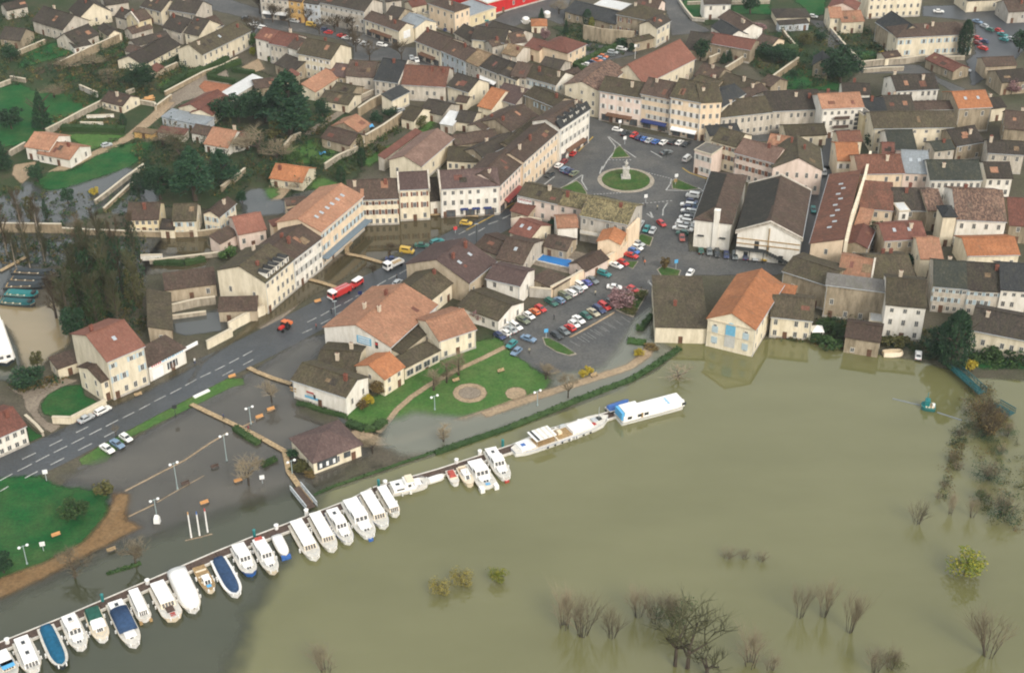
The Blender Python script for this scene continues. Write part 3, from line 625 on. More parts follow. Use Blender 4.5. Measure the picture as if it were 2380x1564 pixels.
houses('''
# ---- left middle
10 1172,470 1455,466 1340,322 5 .55 brown yellow win=2x5 ge=2x1 ch=1|yellow walled house with brown roof behind the bare poplars
10 1590,482 1800,478 1735,332 5.6 .6 moss cream win=2x2 ch=0 sh=b|left half of the cream house with blue shutters above the canal wall
10 2012,448 2165,322 1992,352 5.6 .55 brown cream win=2x3 gw=2x2 ch=1 sh=b|right half of the cream house with blue shutters and gable
10 1475,560 1600,565 1545,475 3 .5 dark cream n=shed win=1x1 ch=0|dark roofed porch between yellow and cream houses
10 2195,608 2445,560 2300,428 5.2 .45 brickred pink win=1x3 ch=0|red roofed pink house left of the long orange roofed hotel
10 2020,695 2185,602 2075,545 3.5 .35 brown pink mono n=shed ch=0 win=1x1|brown lean-to roof against the red roofed pink house
10 1522,1120 1985,1062 1640,955 4 .35 brown tan mono ch=0 win=1x3 n=barn|upper wing of the dull brown courtyard barn beside the poplars
10 1560,1150 1578,1490 1352,1200 4 .3 moss tan mono ch=0 win=1x3 n=barn|long mossy side wing of the courtyard barn beside the poplars
10 2012,1312 2362,1302 2190,1186 3.6 .4 brown tan mono ch=0 n=shed win=1x2|brown lean-to roof under the plain end gable of the yellow cream building
11 85,1050 342,842 0,790 10 .4 moss cream win=3x6 gw=1x2 ch=2|yellow cream street building with dormers and a plain end gable
11 345,838 602,642 290,620 10 .4 brown white win=3x6 ch=3 sh=g|white street building between the dormers and the orange roof
11 600,585 985,258 545,345 11.5 .35 salmon peach win=3x11 gw=1x1 ch=0 sk=6 sh=b|long peach hotel with an orange roof and blue grey canopy
11 290,345 470,320 380,280 6 .3 brown peach ch=0|small brown roofed annexe behind the orange roofed hotel
11 345,440 590,360 470,330 7 .3 brown peach ch=0 mono|brown lean-to annexe behind the peach hotel
11 160,535 410,470 260,455 7.5 .2 red peach ch=0 mono win=1x3|peach walled back annexe with a strip of red roof
11 135,88 430,128 330,-18 3.2 .45 orange cream win=1x3 ge=1x1 ch=1|little orange roofed bungalow among the flooded gardens
11 850,292 1312,275 1095,108 9 .5 brown cream win=3x8 sh=r ch=2|cream row house with brown shutters facing the flooded street
11 1320,198 1598,184 1470,38 10.8 .5 purple cream win=3x3 sh=r fire=2 ch=0|tall cream house with brick red windows and white party walls
11 1608,300 1700,292 1660,90 5 .5 dark white win=1x1 ch=0|narrow low dark roofed house squeezed right of the tall cream house
11 1702,190 2240,160 1960,15 10 .45 purple white win=3x7 shop=m ch=0 fire=l|long white cafe building with navy awnings
11 2242,158 2468,-62 2130,0 10 .42 brown pink win=3x8 shop=r ch=1|pinkish wing of the long white cafe building along the road
11 1238,1640 1665,1258 1110,1285 6 .36 salmon white win=1x4 gw=1x1 ch=3|big salmon roofed restaurant with a painted white gable
11 1330,1705 1685,1432 1425,1490 4.4 .18 moss cream mono ch=0 win=1x2 noend|long mossy green lean-to roof along the salmon roofed restaurant
11 1690,1588 2025,1478 1620,1395 6 .4 salmon cream win=2x3 gw=1x1 ch=0|cream house with a patchy orange roof beside the parked cars
11 1602,1215 1805,1055 1535,1010 5 .45 moss cream win=1x3 ge=1x2 ch=1|mossy roofed house with chimney beside the main road
11 1962,1055 2208,858 1770,765 6.5 .42 purple tan win=1x3 gw=1x1 ch=2 sk=2|very broad purple brown roof beside the main road
11 1870,1262 2235,1400 2150,1190 3.6 .3 moss white ch=0 win=1x4|low house with a square mossy roof and pink blossom bush in front
11 2125,1012 2432,1082 2225,895 6.2 .35 purple white win=2x2 ge=1x1 ch=0|plain white house with a dark violet roof near the pool
12 -10,585 175,650 55,455 4.5 .4 red cream sk=2 ch=0 win=1x2|rusty roof with two skylights left of the pool garden
12 -130,830 110,880 -60,640 4 .35 brown pale ch=0 n=barn win=1x3 sk=1|dark brown barn roof left of the pool garden
11 2020,715 2240,800 2190,640 3.5 .3 brown pale ch=0 n=barn|brown roof strip behind the very broad purple brown roof
12 70,248 428,328 250,162 7 .4 moss pink win=2x4 gw=1x1 ch=1|pink roadside house with painted lettering and dark roof
12 425,325 642,368 570,238 7 .4 lichen pink win=2x2 ch=1|tan tiled end of the pink roadside house
12 640,432 1072,515 930,310 8.5 .4 lichen grey win=2x6 lo=1 ch=1 skip=.1|grey fronted house with a lichen covered roof and terrace above the pool
12 1000,700 1050,600 960,532 6 .4 orange peach ch=0 win=1x1|small orange roof at the end of the lichen covered house
12 430,548 612,540 520,442 6 .4 salmon white win=1x1 ch=0|white cube like house with an orange roof left of the terrace
12 0,392 152,438 100,320 3 .35 red tan n=shed ch=0 win=1x1|red roofed porch in front of the pink roadside house
12 300,718 512,762 440,640 3 .4 brown tan n=pool_house ch=0 win=1x2|brown roofed open pool house above the blue pool
12 682,945 892,832 715,815 3.2 .5 brown pink n=pool_house ch=0 gw=1x1|pink gabled pool house at the right end of the blue pool
12 192,1020 395,1112 418,965 2.8 .05 brown tan mono ch=0 n=shed noend|flat brown roofed shed between pool and car park wall
# ---- market hall and red block
12 1692,468 1850,35 1945,190 9 .4 brown white hip win=1x3 ch=0 n=market_hall|left aisle of the white market hall with a hipped brown roof
13 328,645 408,205 92,310 9 .42 brown white win=1x5 gw=1x1 ch=0 fire=2 n=market_hall|right gabled half of the white market hall with a bare front
13 420,692 600,62 800,330 8 .3 rust peach mono win=2x7 ch=0 sk=9 sk2 sy=.45 gw=2x3 n=warehouse|very long red roofed block with skylights and a tall cream spine wall
13 872,368 1172,392 1040,128 7 .2 rust peach mono ch=0 win=2x3|flat looking red roof right of the cream spine wall
13 825,520 945,540 900,372 6.5 .15 salmon tan mono ch=0 win=1x1|small salmon roof tucked against the cream spine wall
13 930,735 1000,570 865,605 6 .4 red stone win=1x2 gw=1x1 ch=0|red gabled stone house leaning on the cream spine wall
13 1190,382 1490,390 1340,190 6 .45 dark stone ch=2 win=2x3|dark patchy roof with chimneys right of the flat red roof
13 1500,388 1645,382 1580,200 7 .4 mottle tan ch=0|left end of the big mottled roof over a shaded yard
13 1760,470 2215,490 1900,198 8.5 .42 mottle white win=2x4 ch=1|big mottled tile roof above a curved white front
13 1640,442 1758,442 1700,340 10 .6 slate cream hip ch=0 win=2x1 n=tower|square stair tower with a dark pointed roof
13 1235,400 1325,395 1280,365 7 .05 white white flat D=5 win=2x1|slim white tower like house between tile roofs
13 1098,665 1480,645 1290,505 7 .42 red tan win=2x4 ch=1 sk=2|brown red roofed house with a tan front right of the red gable
13 1862,802 2335,792 2100,640 5.5 .4 orange cream win=1x4 ch=0|vivid orange red roof near the right edge
13 1432,832 1630,832 1540,648 6 .42 salmon cream ch=0|mottled brown red roof below the square stair tower
13 672,995 972,1038 870,828 7.5 .4 salmon stone ch=0 fire=r|pinkish roof at the foot of the cream spine wall
13 1000,1022 1372,1000 1185,795 7 .45 moss cream ch=2|mossy roof with ochre patches right of the pinkish roof
13 1552,1082 1870,1110 1640,850 8 .5 green pale win=3x5 sh=b ch=1|long dark green roof over a pale terrace, left part
13 1872,1112 2162,1132 2030,878 8 .5 dark pale win=3x4 sh=b ch=1|brownish middle part of the pale terrace with dark roofs
13 2172,1112 2420,1130 2290,878 9 .5 slate white win=3x3 ch=0|slate roofed white house ending the pale terrace at the right
13 1112,1248 1478,1282 1360,1030 10.5 .42 moss white win=3x3 ch=1 nog|tall white quayside house with a mossy brown roof
13 162,945 588,1082 420,868 8 .25 moss stone ch=0 win=1x2|curved looking mossy stone house behind the orange roofed hall
13 560,1072 1122,1142 920,1012 10 .05 flat stone mono win=3x4 skip=.5 ch=0|high bare stone ruin wall house with a flat grey roof
13 55,1362 432,1402 300,1195 6.5 .4 moss cream win=2x4 ch=0|mossy cream mill house right of the orange roofed hall
13 118,1165 258,1190 175,1070 7 .3 orange stone mono ch=0 n=shed win=1x1|steep rusty lean-to behind the orange roofed hall
23 738,12 1052,62 925,-95 5 .4 brown stone ch=0 win=2x2|grey brown stone cabin with its feet in the river
13 1890,1482 2420,1585 2150,1325 6.5 .4 dark cream win=1x6 ch=1|long dark roofed cream house at the right edge above the yellow bush
13 2040,90 2272,92 2150,-50 6.5 .45 dark white win=2x3 ch=0|white house with dark windows near the right edge
13 960,1410 1085,1425 1020,1395 3 .02 white white flat D=4 noend n=annexe|low white terrace block beside the tall white quayside house
13 2250,520 2420,530 2330,280 6 .5 red stone ch=0|dark red roof at the right edge beside the mottled roof
# ---- orange roofed hall on the quay
12 2242,1482 2500,1072 2150,1165 8.5 .5 orange cream n=boat_hall win=2x5 ch=0 gw=2x3|orange roofed quay hall with an arched blue and grey window
12 1330,1458 1802,1470 1900,1005 5 .06 moss cream mono n=warehouse ch=1 win=1x1 skip=.9 noend|low cream warehouse with a wide flat mossy roof joined to the quay hall
# ---- bottom left
20 985,242 1322,100 830,-5 11.5 .4 brickred cream win=3x4 sh=b gw=1x1 ch=1 sk=1|tall cream three storey house with blue shutters and salmon roof
20 928,432 1012,392 870,282 6 .35 brown cream win=2x1 gw=2x2 ch=0 n=annexe|cream stair annexe with a brown roof on the tall three storey house
20 530,315 742,240 600,160 3 .15 brown cream mono n=shed ch=0 win=1x1|brown roofed shed left of the tall three storey house
20 1365,292 1700,118 1500,15 4.6 .05 brown white mono n=garage ch=0 win=1x4 skip=1|white garage with a lettered fascia right of the tall house
20 -120,985 232,832 60,690 5.5 .4 red white win=2x5 ch=1|white house with a red roof at the left edge by the road
21 338,408 832,568 800,375 5.6 .42 moss white win=1x1 skip=1 ge=1x2 ch=1|white house with a boat mural and mossy roof in the flood
21 555,335 915,360 770,150 3.4 .3 moss cream ch=2 win=1x3|mossy patched roof right behind the boat mural house
21 1182,405 1362,290 1075,262 5.2 .45 orange cream win=2x2 ch=0|cream house with a half orange half mossy roof by the park
21 1372,305 1692,140 1290,205 3.6 .08 moss cream mono win=1x4 n=veranda ch=0 noend|long low veranda with dark glazing beside the park
21 532,1168 968,1002 700,872 3.6 .45 purple cream hip win=1x3 ch=0 n=pavilion|brown hip roofed waterside pavilion surrounded by flood water
''')
# ---------------------------------------------------------------- ground, roads, water
def covermix(m, nt, b, k=.9, lo=.25, hi=.75, nscale=.35):
    at = nt.nodes.new('ShaderNodeAttribute'); at.attribute_name = 'cover'
    tc = nt.nodes.new('ShaderNodeTexCoord')
    f = nz(nt, tc.outputs['Object'], nscale, 5, .65)
    a = nt.nodes.new('ShaderNodeMath'); a.operation = 'MULTIPLY_ADD'; a.inputs[1].default_value = k; a.inputs[2].default_value = -k / 2
    nt.links.new(f, a.inputs[0])
    s = nt.nodes.new('ShaderNodeMath'); s.operation = 'ADD'; nt.links.new(a.outputs[0], s.inputs[0]); nt.links.new(at.outputs['Fac'], s.inputs[1])
    mr = nt.nodes.new('ShaderNodeMapRange'); mr.interpolation_type = 'SMOOTHSTEP'
    mr.inputs['From Min'].default_value = lo; mr.inputs['From Max'].default_value = hi
    nt.links.new(s.outputs[0], mr.inputs['Value'])
    return mr.outputs[0]
def groundmat(name, stops, scale, stops2=None, scale2=.05, rough=.95, spec=.1, soft=False, hi_=.75, fine=1.5, k=.9):
    m, nt, b = newmat(name); tc = nt.nodes.new('ShaderNodeTexCoord'); v = tc.outputs['Object']
    c = ramp(nt, nz(nt, v, scale, 6, .7), stops)
    if stops2: c = mixc(nt, nz(nt, v, scale2, 4, .6), c, ramp(nt, nz(nt, v, scale2 * 1.7, 5, .65), stops2))
    d = nz(nt, v, fine, 3, .7)
    c = mixc(nt, ramp(nt, d, [(.35, (.4,)), (.6, (0,))]), c, (.02, .02, .015))
    nt.links.new(c, b.inputs['Base Color']); b.inputs['Roughness'].default_value = rough; b.inputs['Specular IOR Level'].default_value = spec
    if soft: nt.links.new(covermix(m, nt, b, k), b.inputs['Alpha'])
    return m
GM = {}
GM['earth'] = groundmat('ground_earth', [(.3, (.075, .06, .042)), (.5, (.115, .095, .07)), (.7, (.16, .135, .1))], .12, [(.35, (.04, .06, .024)), (.65, (.11, .1, .075))], .03)
GM['garden'] = groundmat('ground_garden', [(.32, (.02, .045, .018)), (.5, (.04, .07, .024)), (.62, (.085, .075, .045)), (.75, (.06, .085, .03))], .09, [(.35, (.02, .05, .018)), (.65, (.075, .065, .042))], .03, soft=True)
GM['grass'] = groundmat('grass', [(.3, (.045, .115, .024)), (.5, (.07, .17, .036)), (.7, (.11, .195, .055))], .4, [(.38, (.045, .125, .028)), (.68, (.12, .15, .055))], .09, soft=True)
GM['grassd'] = groundmat('grass_deep', [(.3, (.006, .062, .016)), (.5, (.012, .105, .026)), (.7, (.035, .13, .036))], .3, [(.4, (.007, .08, .02)), (.62, (.07, .11, .036))], .07, soft=True)
GM['asphalt'] = groundmat('asphalt', [(.3, (.062, .066, .068)), (.5, (.098, .1, .098)), (.72, (.145, .142, .132))], .22, [(.42, (.075, .077, .077)), (.6, (.135, .128, .115))], .045, .8, .25, soft=True)
GM['asphaltd'] = groundmat('asphalt_wet', [(.3, (.045, .053, .06)), (.55, (.062, .07, .078)), (.75, (.085, .09, .093))], .2, [(.4, (.05, .058, .065)), (.65, (.078, .082, .084))], .03, .45, .4, soft=True)
GM['sand'] = groundmat('sand_path', [(.3, (.30, .22, .14)), (.55, (.39, .295, .19)), (.75, (.45, .35, .24))], .3, [(.4, (.32, .235, .15)), (.65, (.44, .34, .23))], .08, soft=True, k=.4)
GM['sandd'] = groundmat('sand_path_wet', [(.3, (.17, .10, .045)), (.55, (.25, .155, .075)), (.75, (.32, .22, .12))], .3, [(.4, (.18, .11, .05)), (.65, (.28, .19, .1))], .08, soft=True, k=.4)
GM['gravel'] = groundmat('gravel_yard', [(.3, (.2, .165, .125)), (.55, (.28, .235, .18)), (.75, (.35, .3, .24))], .3, [(.4, (.22, .18, .14)), (.65, (.3, .25, .19))], .08, soft=True)
GM['terra'] = groundmat('terracotta_court', [(.3, (.27, .11, .06)), (.55, (.36, .15, .085)), (.75, (.42, .2, .12))], .3, soft=True)
GM['kerb'] = groundmat('kerb_stone', [(.3, (.30, .26, .2)), (.7, (.42, .37, .3))], .5)
GM['paint'] = groundmat('road_paint', [(.3, (.3, .3, .28)), (.6, (.5, .5, .47))], .8, fine=2.5)
GM['ypaint'] = groundmat('road_paint_yellow', [(.3, (.45, .3, .06)), (.6, (.55, .38, .08))], .8)
def watermat(name, c1, c2, lo=.25, hi=.75, rough=.05, amax=1.0, k=.5, ns=.016):
    m, nt, b = newmat(name); tc = nt.nodes.new('ShaderNodeTexCoord'); v = tc.outputs['Object']
    mp = nt.nodes.new('ShaderNodeMapping'); mp.inputs['Scale'].default_value = (1, 2.2, 1); nt.links.new(v, mp.inputs['Vector'])
    c = ramp(nt, nz(nt, mp.outputs[0], ns, 5, .6), [(.32, c1), (.68, c2)])
    nt.links.new(c, b.inputs['Base Color']); b.inputs['Roughness'].default_value = rough; b.inputs['IOR'].default_value = 1.55
    b.inputs['Specular IOR Level'].default_value = .5
    bump(nt, b, nz(nt, v, .9, 3, .6), .035, .08)
    a = covermix(m, nt, b, k, lo, hi, .12)
    if amax < 1:
        ml = nt.nodes.new('ShaderNodeMath'); ml.operation = 'MULTIPLY'; ml.inputs[1].default_value = amax; nt.links.new(a, ml.inputs[0]); a = ml.outputs[0]
    nt.links.new(a, b.inputs['Alpha'])
    return m
GM['river'] = watermat('river_water', (.118, .117, .046), (.146, .143, .062))
GM['harbour'] = watermat('harbour_water', (.04, .046, .024), (.055, .058, .032))
GM['flood'] = watermat('flood_water', (.062, .058, .046), (.108, .098, .076), .2, .8, .05, .8, .5, .035)
GM['clear'] = watermat('flood_water_clear', (.17, .18, .14), (.21, .215, .165), .25, .85, .04, .75)
GM['street'] = watermat('flood_water_street', (.065, .053, .026), (.09, .074, .04), .2, .8, .05, .85)
GM['canal'] = watermat('canal_water', (.22, .175, .095), (.28, .22, .125))
GM['greyw'] = watermat('garden_flood_water', (.05, .058, .056), (.09, .095, .088), .25, .8, .05, .85, 1.1)
def W2(pts):                          # photo readings -> ground points; entries are (u, v) or (tile, x, y)
    return [T(*p) if isinstance(p[0], str) else G(*p) for p in pts]
def tl(t, *pts): return [(t, x, y) for x, y in pts]
def full(me):
    at = me.attributes.new('cover', 'FLOAT', 'POINT'); at.data.foreach_set('value', [2.0] * len(me.vertices)); return me
def sheet(name, pts, m, z, soft=0.0, kind='structure', res=None, holes=()):
    P = np.array([[p.x, p.y] for p in W2(pts)])
    if soft <= 0:
        return tag(obj(name, full(mesh(name, [(x, y, z) for x, y in P], [tuple(range(len(P)))], GM[m]))), kind=kind)
    def sd(X, Y, P):
        ins = np.zeros(X.shape, bool); dm = np.full(X.shape, 1e9); n = len(P)
        for i in range(n):
            x0, y0 = P[i]; x1, y1 = P[(i + 1) % n]
            c = ((y0 > Y) != (y1 > Y)); xs = (x1 - x0) * (Y - y0) / (y1 - y0 + 1e-12) + x0
            ins ^= c & (X < xs)
            t = np.clip(((X - x0) * (x1 - x0) + (Y - y0) * (y1 - y0)) / ((x1 - x0) ** 2 + (y1 - y0) ** 2 + 1e-12), 0, 1)
            dm = np.minimum(dm, np.hypot(X - x0 - t * (x1 - x0), Y - y0 - t * (y1 - y0)))
        return np.where(ins, dm, -dm)
    mn = P.min(0) - soft; mx = P.max(0) + soft
    r = res or max(.4, min(soft * .4, 2.5)); r = max(r, math.sqrt((mx - mn).prod() / 90000))
    xs = np.arange(mn[0], mx[0] + r, r); ys = np.arange(mn[1], mx[1] + r, r)
    X, Y = np.meshgrid(xs, ys); d = sd(X, Y, P)
    for h in holes: d = np.minimum(d, -sd(X, Y, np.array([[p.x, p.y] for p in W2(h)])))
    cov = np.clip(.5 + d / soft, -1, 2)
    keep = (d > -soft); nx = len(xs)
    cell = keep[:-1, :-1] | keep[1:, :-1] | keep[:-1, 1:] | keep[1:, 1:]
    jj, ii = np.nonzero(cell); a = jj * nx + ii
    q = np.stack([a, a + 1, a + nx + 1, a + nx], 1)
    used, inv = np.unique(q, return_inverse=True); q = inv.reshape(q.shape)
    V = np.stack([X.ravel()[used], Y.ravel()[used], np.full(len(used), z)], 1)
    me = bpy.data.meshes.new(name); me.from_pydata(V.tolist(), [], q.tolist()); me.materials.append(GM[m])
    at = me.attributes.new('cover', 'FLOAT', 'POINT'); at.data.foreach_set('value', cov.ravel()[used].astype(np.float32))
    return tag(obj(name, me), kind=kind)
def strip_pts(pts, width):
    Q = [Vector((p.x, p.y, 0)) for p in W2(pts)]; L = []; R = []
    for i, p in enumerate(Q):
        d = (Q[min(i + 1, len(Q) - 1)] - Q[max(i - 1, 0)]).normalized(); n = Vector((-d.y, d.x, 0)) * width / 2
        L.append(p + n); R.append(p - n)
    return L, R
def ribbon(name, pts, width, m, z, kind='structure', soft=0):
    L, R = strip_pts(pts, width)
    if soft:
        poly = [proj(p) for p in L + R[::-1]]
        return sheet(name, poly, m, z, soft, kind)
    n = len(L)
    return tag(obj(name, full(mesh(name, [(p.x, p.y, z) for p in L + R], [(i, i + 1, n + i + 1, n + i) for i in range(n - 1)], GM[m]))), kind=kind)
def marks(name, segs, width, m='paint', z=.1):   # painted lines, one sheet
    v = []; f = []
    for a, b in segs:
        p, q = W2([a, b]); d = (q - p).normalized(); n = Vector((-d.y, d.x, 0)) * width / 2; k = len(v)
        v += [(x.x, x.y, z) for x in (p + n, q + n, q - n, p - n)]; f.append((k, k + 1, k + 2, k + 3))
    return tag(obj(name, mesh(name, v, f, GM[m])), kind='structure')
# base ground to the horizon
tag(obj('ground', mesh('ground', [(-3000, -300, 0), (3000, -300, 0), (3000, 5000, 0), (-3000, 5000, 0)], [(0, 1, 2, 3)], GM['earth'])), kind='structure')
sheet('garden_ground', [(-400, -160), (60, -160), (230, 60), (560, 150), (740, 215), (860, 300), (840, 400), (780, 470), (560, 490), (330, 480), (0, 540), (-400, 560)], 'garden', .02, 6)
sheet('garden_ground', [(1340, 40), (1400, 60), (1470, 130), (1370, 140), (1300, 110)], 'garden', .02, 5)
sheet('garden_ground', [(1720, 90), (1880, 60), (2000, 60), (2080, 110), (2010, 150), (1960, 200), (1880, 215), (1800, 200), (1740, 150)], 'garden', .02, 5)
sheet('garden_ground', [(1590, -40), (2000, -80), (2000, 10), (1900, 35), (1640, 60), (1580, 20)], 'garden', .02, 5)
sheet('garden_ground', tl('13', (500, 1380), (1100, 1400), (1100, 1563), (700, 1600), (420, 1560)), 'garden', .02, 3)
sheet('garden_ground', tl('11', (1700, 1420), (2250, 1480), (2380, 1380), (2330, 1500), (1980, 1640), (1700, 1620)), 'garden', .02, 3)
# asphalt
sheet('town_square', [(1195, 505), (1225, 440), (1310, 345), (1368, 270), (1445, 300), (1600, 330), (1650, 300), (1690, 300), (1640, 380), (1640, 440), (1600, 480), (1600, 585), (1900, 600), (1900, 625), (1800, 640), (1600, 640), (1540, 700), (1500, 790), (1430, 850), (1300, 870), (1200, 860), (1140, 790), (1180, 760), (1380, 650), (1470, 560), (1490, 480), (1400, 455), (1300, 450)], 'asphalt', .04, 1.5)
sheet('plaza', tl('00', (1560, -60), (1640, 20), (2300, 180), (2330, 330), (2420, 240)) + tl('01', (100, 270), (400, 300), (800, 370), (900, 440), (900, 560), (1150, 560), (1450, 590), (1950, 700), (2400, 900), (2400, 830), (1930, 620), (1480, 440), (1300, 430), (1000, 265), (600, 190), (0, 75), (-600, -120)), 'asphalt', .04, 2)
sheet('top_car_park', tl('01', (1640, 180), (2210, 170), (2380, 60), (2700, -60)) + tl('02', (600, -80), (500, 100), (480, 240), (330, 180), (180, 160), (60, 240), (-200, 290)), 'asphalt', .04, 2)
sheet('hedge_car_park', tl('02', (560, 640), (700, 640), (880, 560), (1160, 500), (1150, 450), (1000, 440), (880, 425), (700, 390), (690, 470), (600, 570)), 'asphalt', .04, 1.5)
sheet('top_road', tl('02', (1370, -60), (1560, -60), (1640, 180), (1850, 290), (1700, 310), (1480, 330), (1450, 170)), 'asphalt', .04, 2)
sheet('lane', tl('03', (380, 180), (560, 200), (720, 470), (870, 590), (1420, 600), (1600, 720), (1860, 830), (1740, 860), (1580, 760), (1400, 680), (900, 680), (640, 520), (470, 250)), 'asphalt', .05, 2)
sheet('school_car_park', tl('03', (1440, 60), (2500, 40), (2500, 300), (2300, 560), (1900, 800), (1850, 560), (1930, 500), (1930, 200), (1450, 150)), 'asphaltd', .045, 3)
ribbon('alley', tl('13', (560, -20), (500, 250), (420, 480), (370, 700), (340, 860)), 5.5, 'asphaltd', .05)
ribbon('alley', tl('03', (560, 1560), (600, 1400), (620, 1240)), 5.5, 'asphaltd', .05)
ribbon('lane', tl('02', (1900, 1260), (2380, 1270)) + tl('03', (300, 1265), (660, 1255)), 6, 'asphalt', .046)
RD = tl('20', (-500, 1500), (40, 1275), (470, 1075), (950, 830), (1450, 570), (1900, 340), (2380, 105)) + tl('11', (300, 1500), (640, 1320), (960, 1150), (1290, 985), (1600, 815), (1990, 610), (2380, 400))
ribbon('quay_apron', [(180, 1090), (300, 1040), (470, 950), (580, 885), (700, 880), (800, 980), (900, 1040), (1050, 1000), (1300, 930), (1480, 840)], 1, 'asphalt', .01)
sheet('quay_car_park', [(140, 1130), (240, 1060), (440, 950), (560, 880), (700, 790), (780, 770), (700, 870), (690, 960), (850, 1030), (760, 1100), (600, 1200), (290, 1260), (280, 1190)], 'asphalt', .03, 3)
ribbon('main_road', RD, 12.5, 'asphaltd', .05)
ribbon('pavement', tl('11', (60, 1480), (330, 1250), (600, 1010), (830, 800)), 4, 'gravel', .035)
ribbon('lane', tl('00', (480, 1600), (640, 1520), (900, 1410), (1200, 1260), (1440, 1060), (1560, 940)), 4.5, 'sand', .05, soft=1.2)
sheet('gravel_yard', tl('00', (1440, 1060), (1560, 880), (1880, 690), (2080, 640), (2130, 760), (1980, 860), (1700, 930), (1560, 1010)), 'gravel', .045, 2)
sheet('terracotta_court', tl('00', (1880, 745), (2140, 790), (2060, 850), (1880, 850), (1830, 800)), 'terra', .055, 1)
sheet('gravel_yard', tl('00', (2220, 620), (2380, 540), (2440, 640), (2300, 680)), 'sand', .05, 2)
sheet('gravel_yard', tl('01', (870, 830), (1080, 810), (1100, 850), (900, 920)), 'sand', .05, 1.5)
sheet('drive', tl('10', (110, 60), (130, -30), (330, -60), (300, 60), (200, 150)), 'sand', .05, 2)
ribbon('track', tl('01', (470, 1240), (700, 1090), (900, 960), (1130, 830), (1300, 770)), 3.2, 'gravel', .05, soft=1)
sheet('drive', tl('11', (130, 150), (330, 190), (230, 300), (90, 370), (110, 250)), 'sand', .05, 1.5)
sheet('drive', tl('20', (60, 480), (260, 420), (520, 380), (720, 420), (560, 480), (380, 600), (350, 700), (430, 800), (560, 830), (480, 910), (330, 800), (250, 690), (200, 560)), 'gravel', .05, 1.5)
# lawns
sheet('lawn', [(-150, 1120), (90, 1105), (140, 1130), (220, 1135), (255, 1150), (250, 1200), (190, 1265), (100, 1312), (0, 1348), (-150, 1400)], 'grassd', .07, 4)
sheet('sand_path', [(-150, 1400), (0, 1345), (100, 1310), (195, 1262), (255, 1190), (265, 1145), (300, 1150), (290, 1210), (330, 1225), (230, 1275), (130, 1328), (0, 1392), (-150, 1460)], 'sandd', .15, 4)
sheet('road_verge', [(184, 1068), (235, 1035), (300, 1000), (440, 927), (530, 880), (565, 880), (570, 895), (540, 900), (470, 935), (300, 1018), (262, 1055), (250, 1075), (215, 1083), (190, 1080)], 'grass', .09, 1.0)
sheet('park_lawn', [(800, 962), (870, 922), (940, 875), (1040, 830), (1110, 792), (1165, 785), (1180, 812), (1230, 850), (1285, 885), (1272, 905), (1200, 945), (1080, 972), (960, 975), (900, 990), (860, 1005), (820, 995)], 'grass', .09, 3)
ribbon('sand_path', tl('21', (1130, 900), (1210, 810), (1300, 690), (1430, 575), (1600, 460), (1850, 325), (2080, 220), (2300, 110)), 1.6, 'sand', .10, soft=.7)
ribbon('sand_path', tl('21', (900, 880), (1010, 940), (1150, 985), (1380, 960), (1700, 860), (2100, 740), (2380, 640)) + tl('22', (150, 600), (480, 490), (800, 390), (1080, 300), (1240, 190), (1290, 80)), 3.6, 'sand', .122, soft=2.5)
ribbon('sand_path', tl('21', (2100, 740), (2380, 640)) + tl('22', (150, 600), (480, 490), (800, 390), (1080, 300), (1240, 190), (1290, 80)), 2.6, 'sand', .15, soft=2)
sheet('sand_bed', [(1092 + 40 * math.cos(i * .5236), 914 + 23 * math.sin(i * .5236)) for i in range(12)], 'sand', .11, .8)
sheet('sand_bed', [(1092 + 26 * math.cos(i * .5236), 914 + 14 * math.sin(i * .5236)) for i in range(12)], 'gravel', .115, .8)
sheet('sand_bed', [(1199 + 25 * math.cos(i * .6283), 915 + 15 * math.sin(i * .6283)) for i in range(10)], 'sand', .11, .8)
sheet('lawn', tl('20', (370, 640), (450, 540), (600, 470), (740, 460), (790, 560), (900, 620), (690, 750), (500, 760), (400, 730)), 'grassd', .07, 1.5)
sheet('lawn', tl('20', (250, 830), (300, 880), (390, 930), (270, 990)), 'grassd', .07, 1)
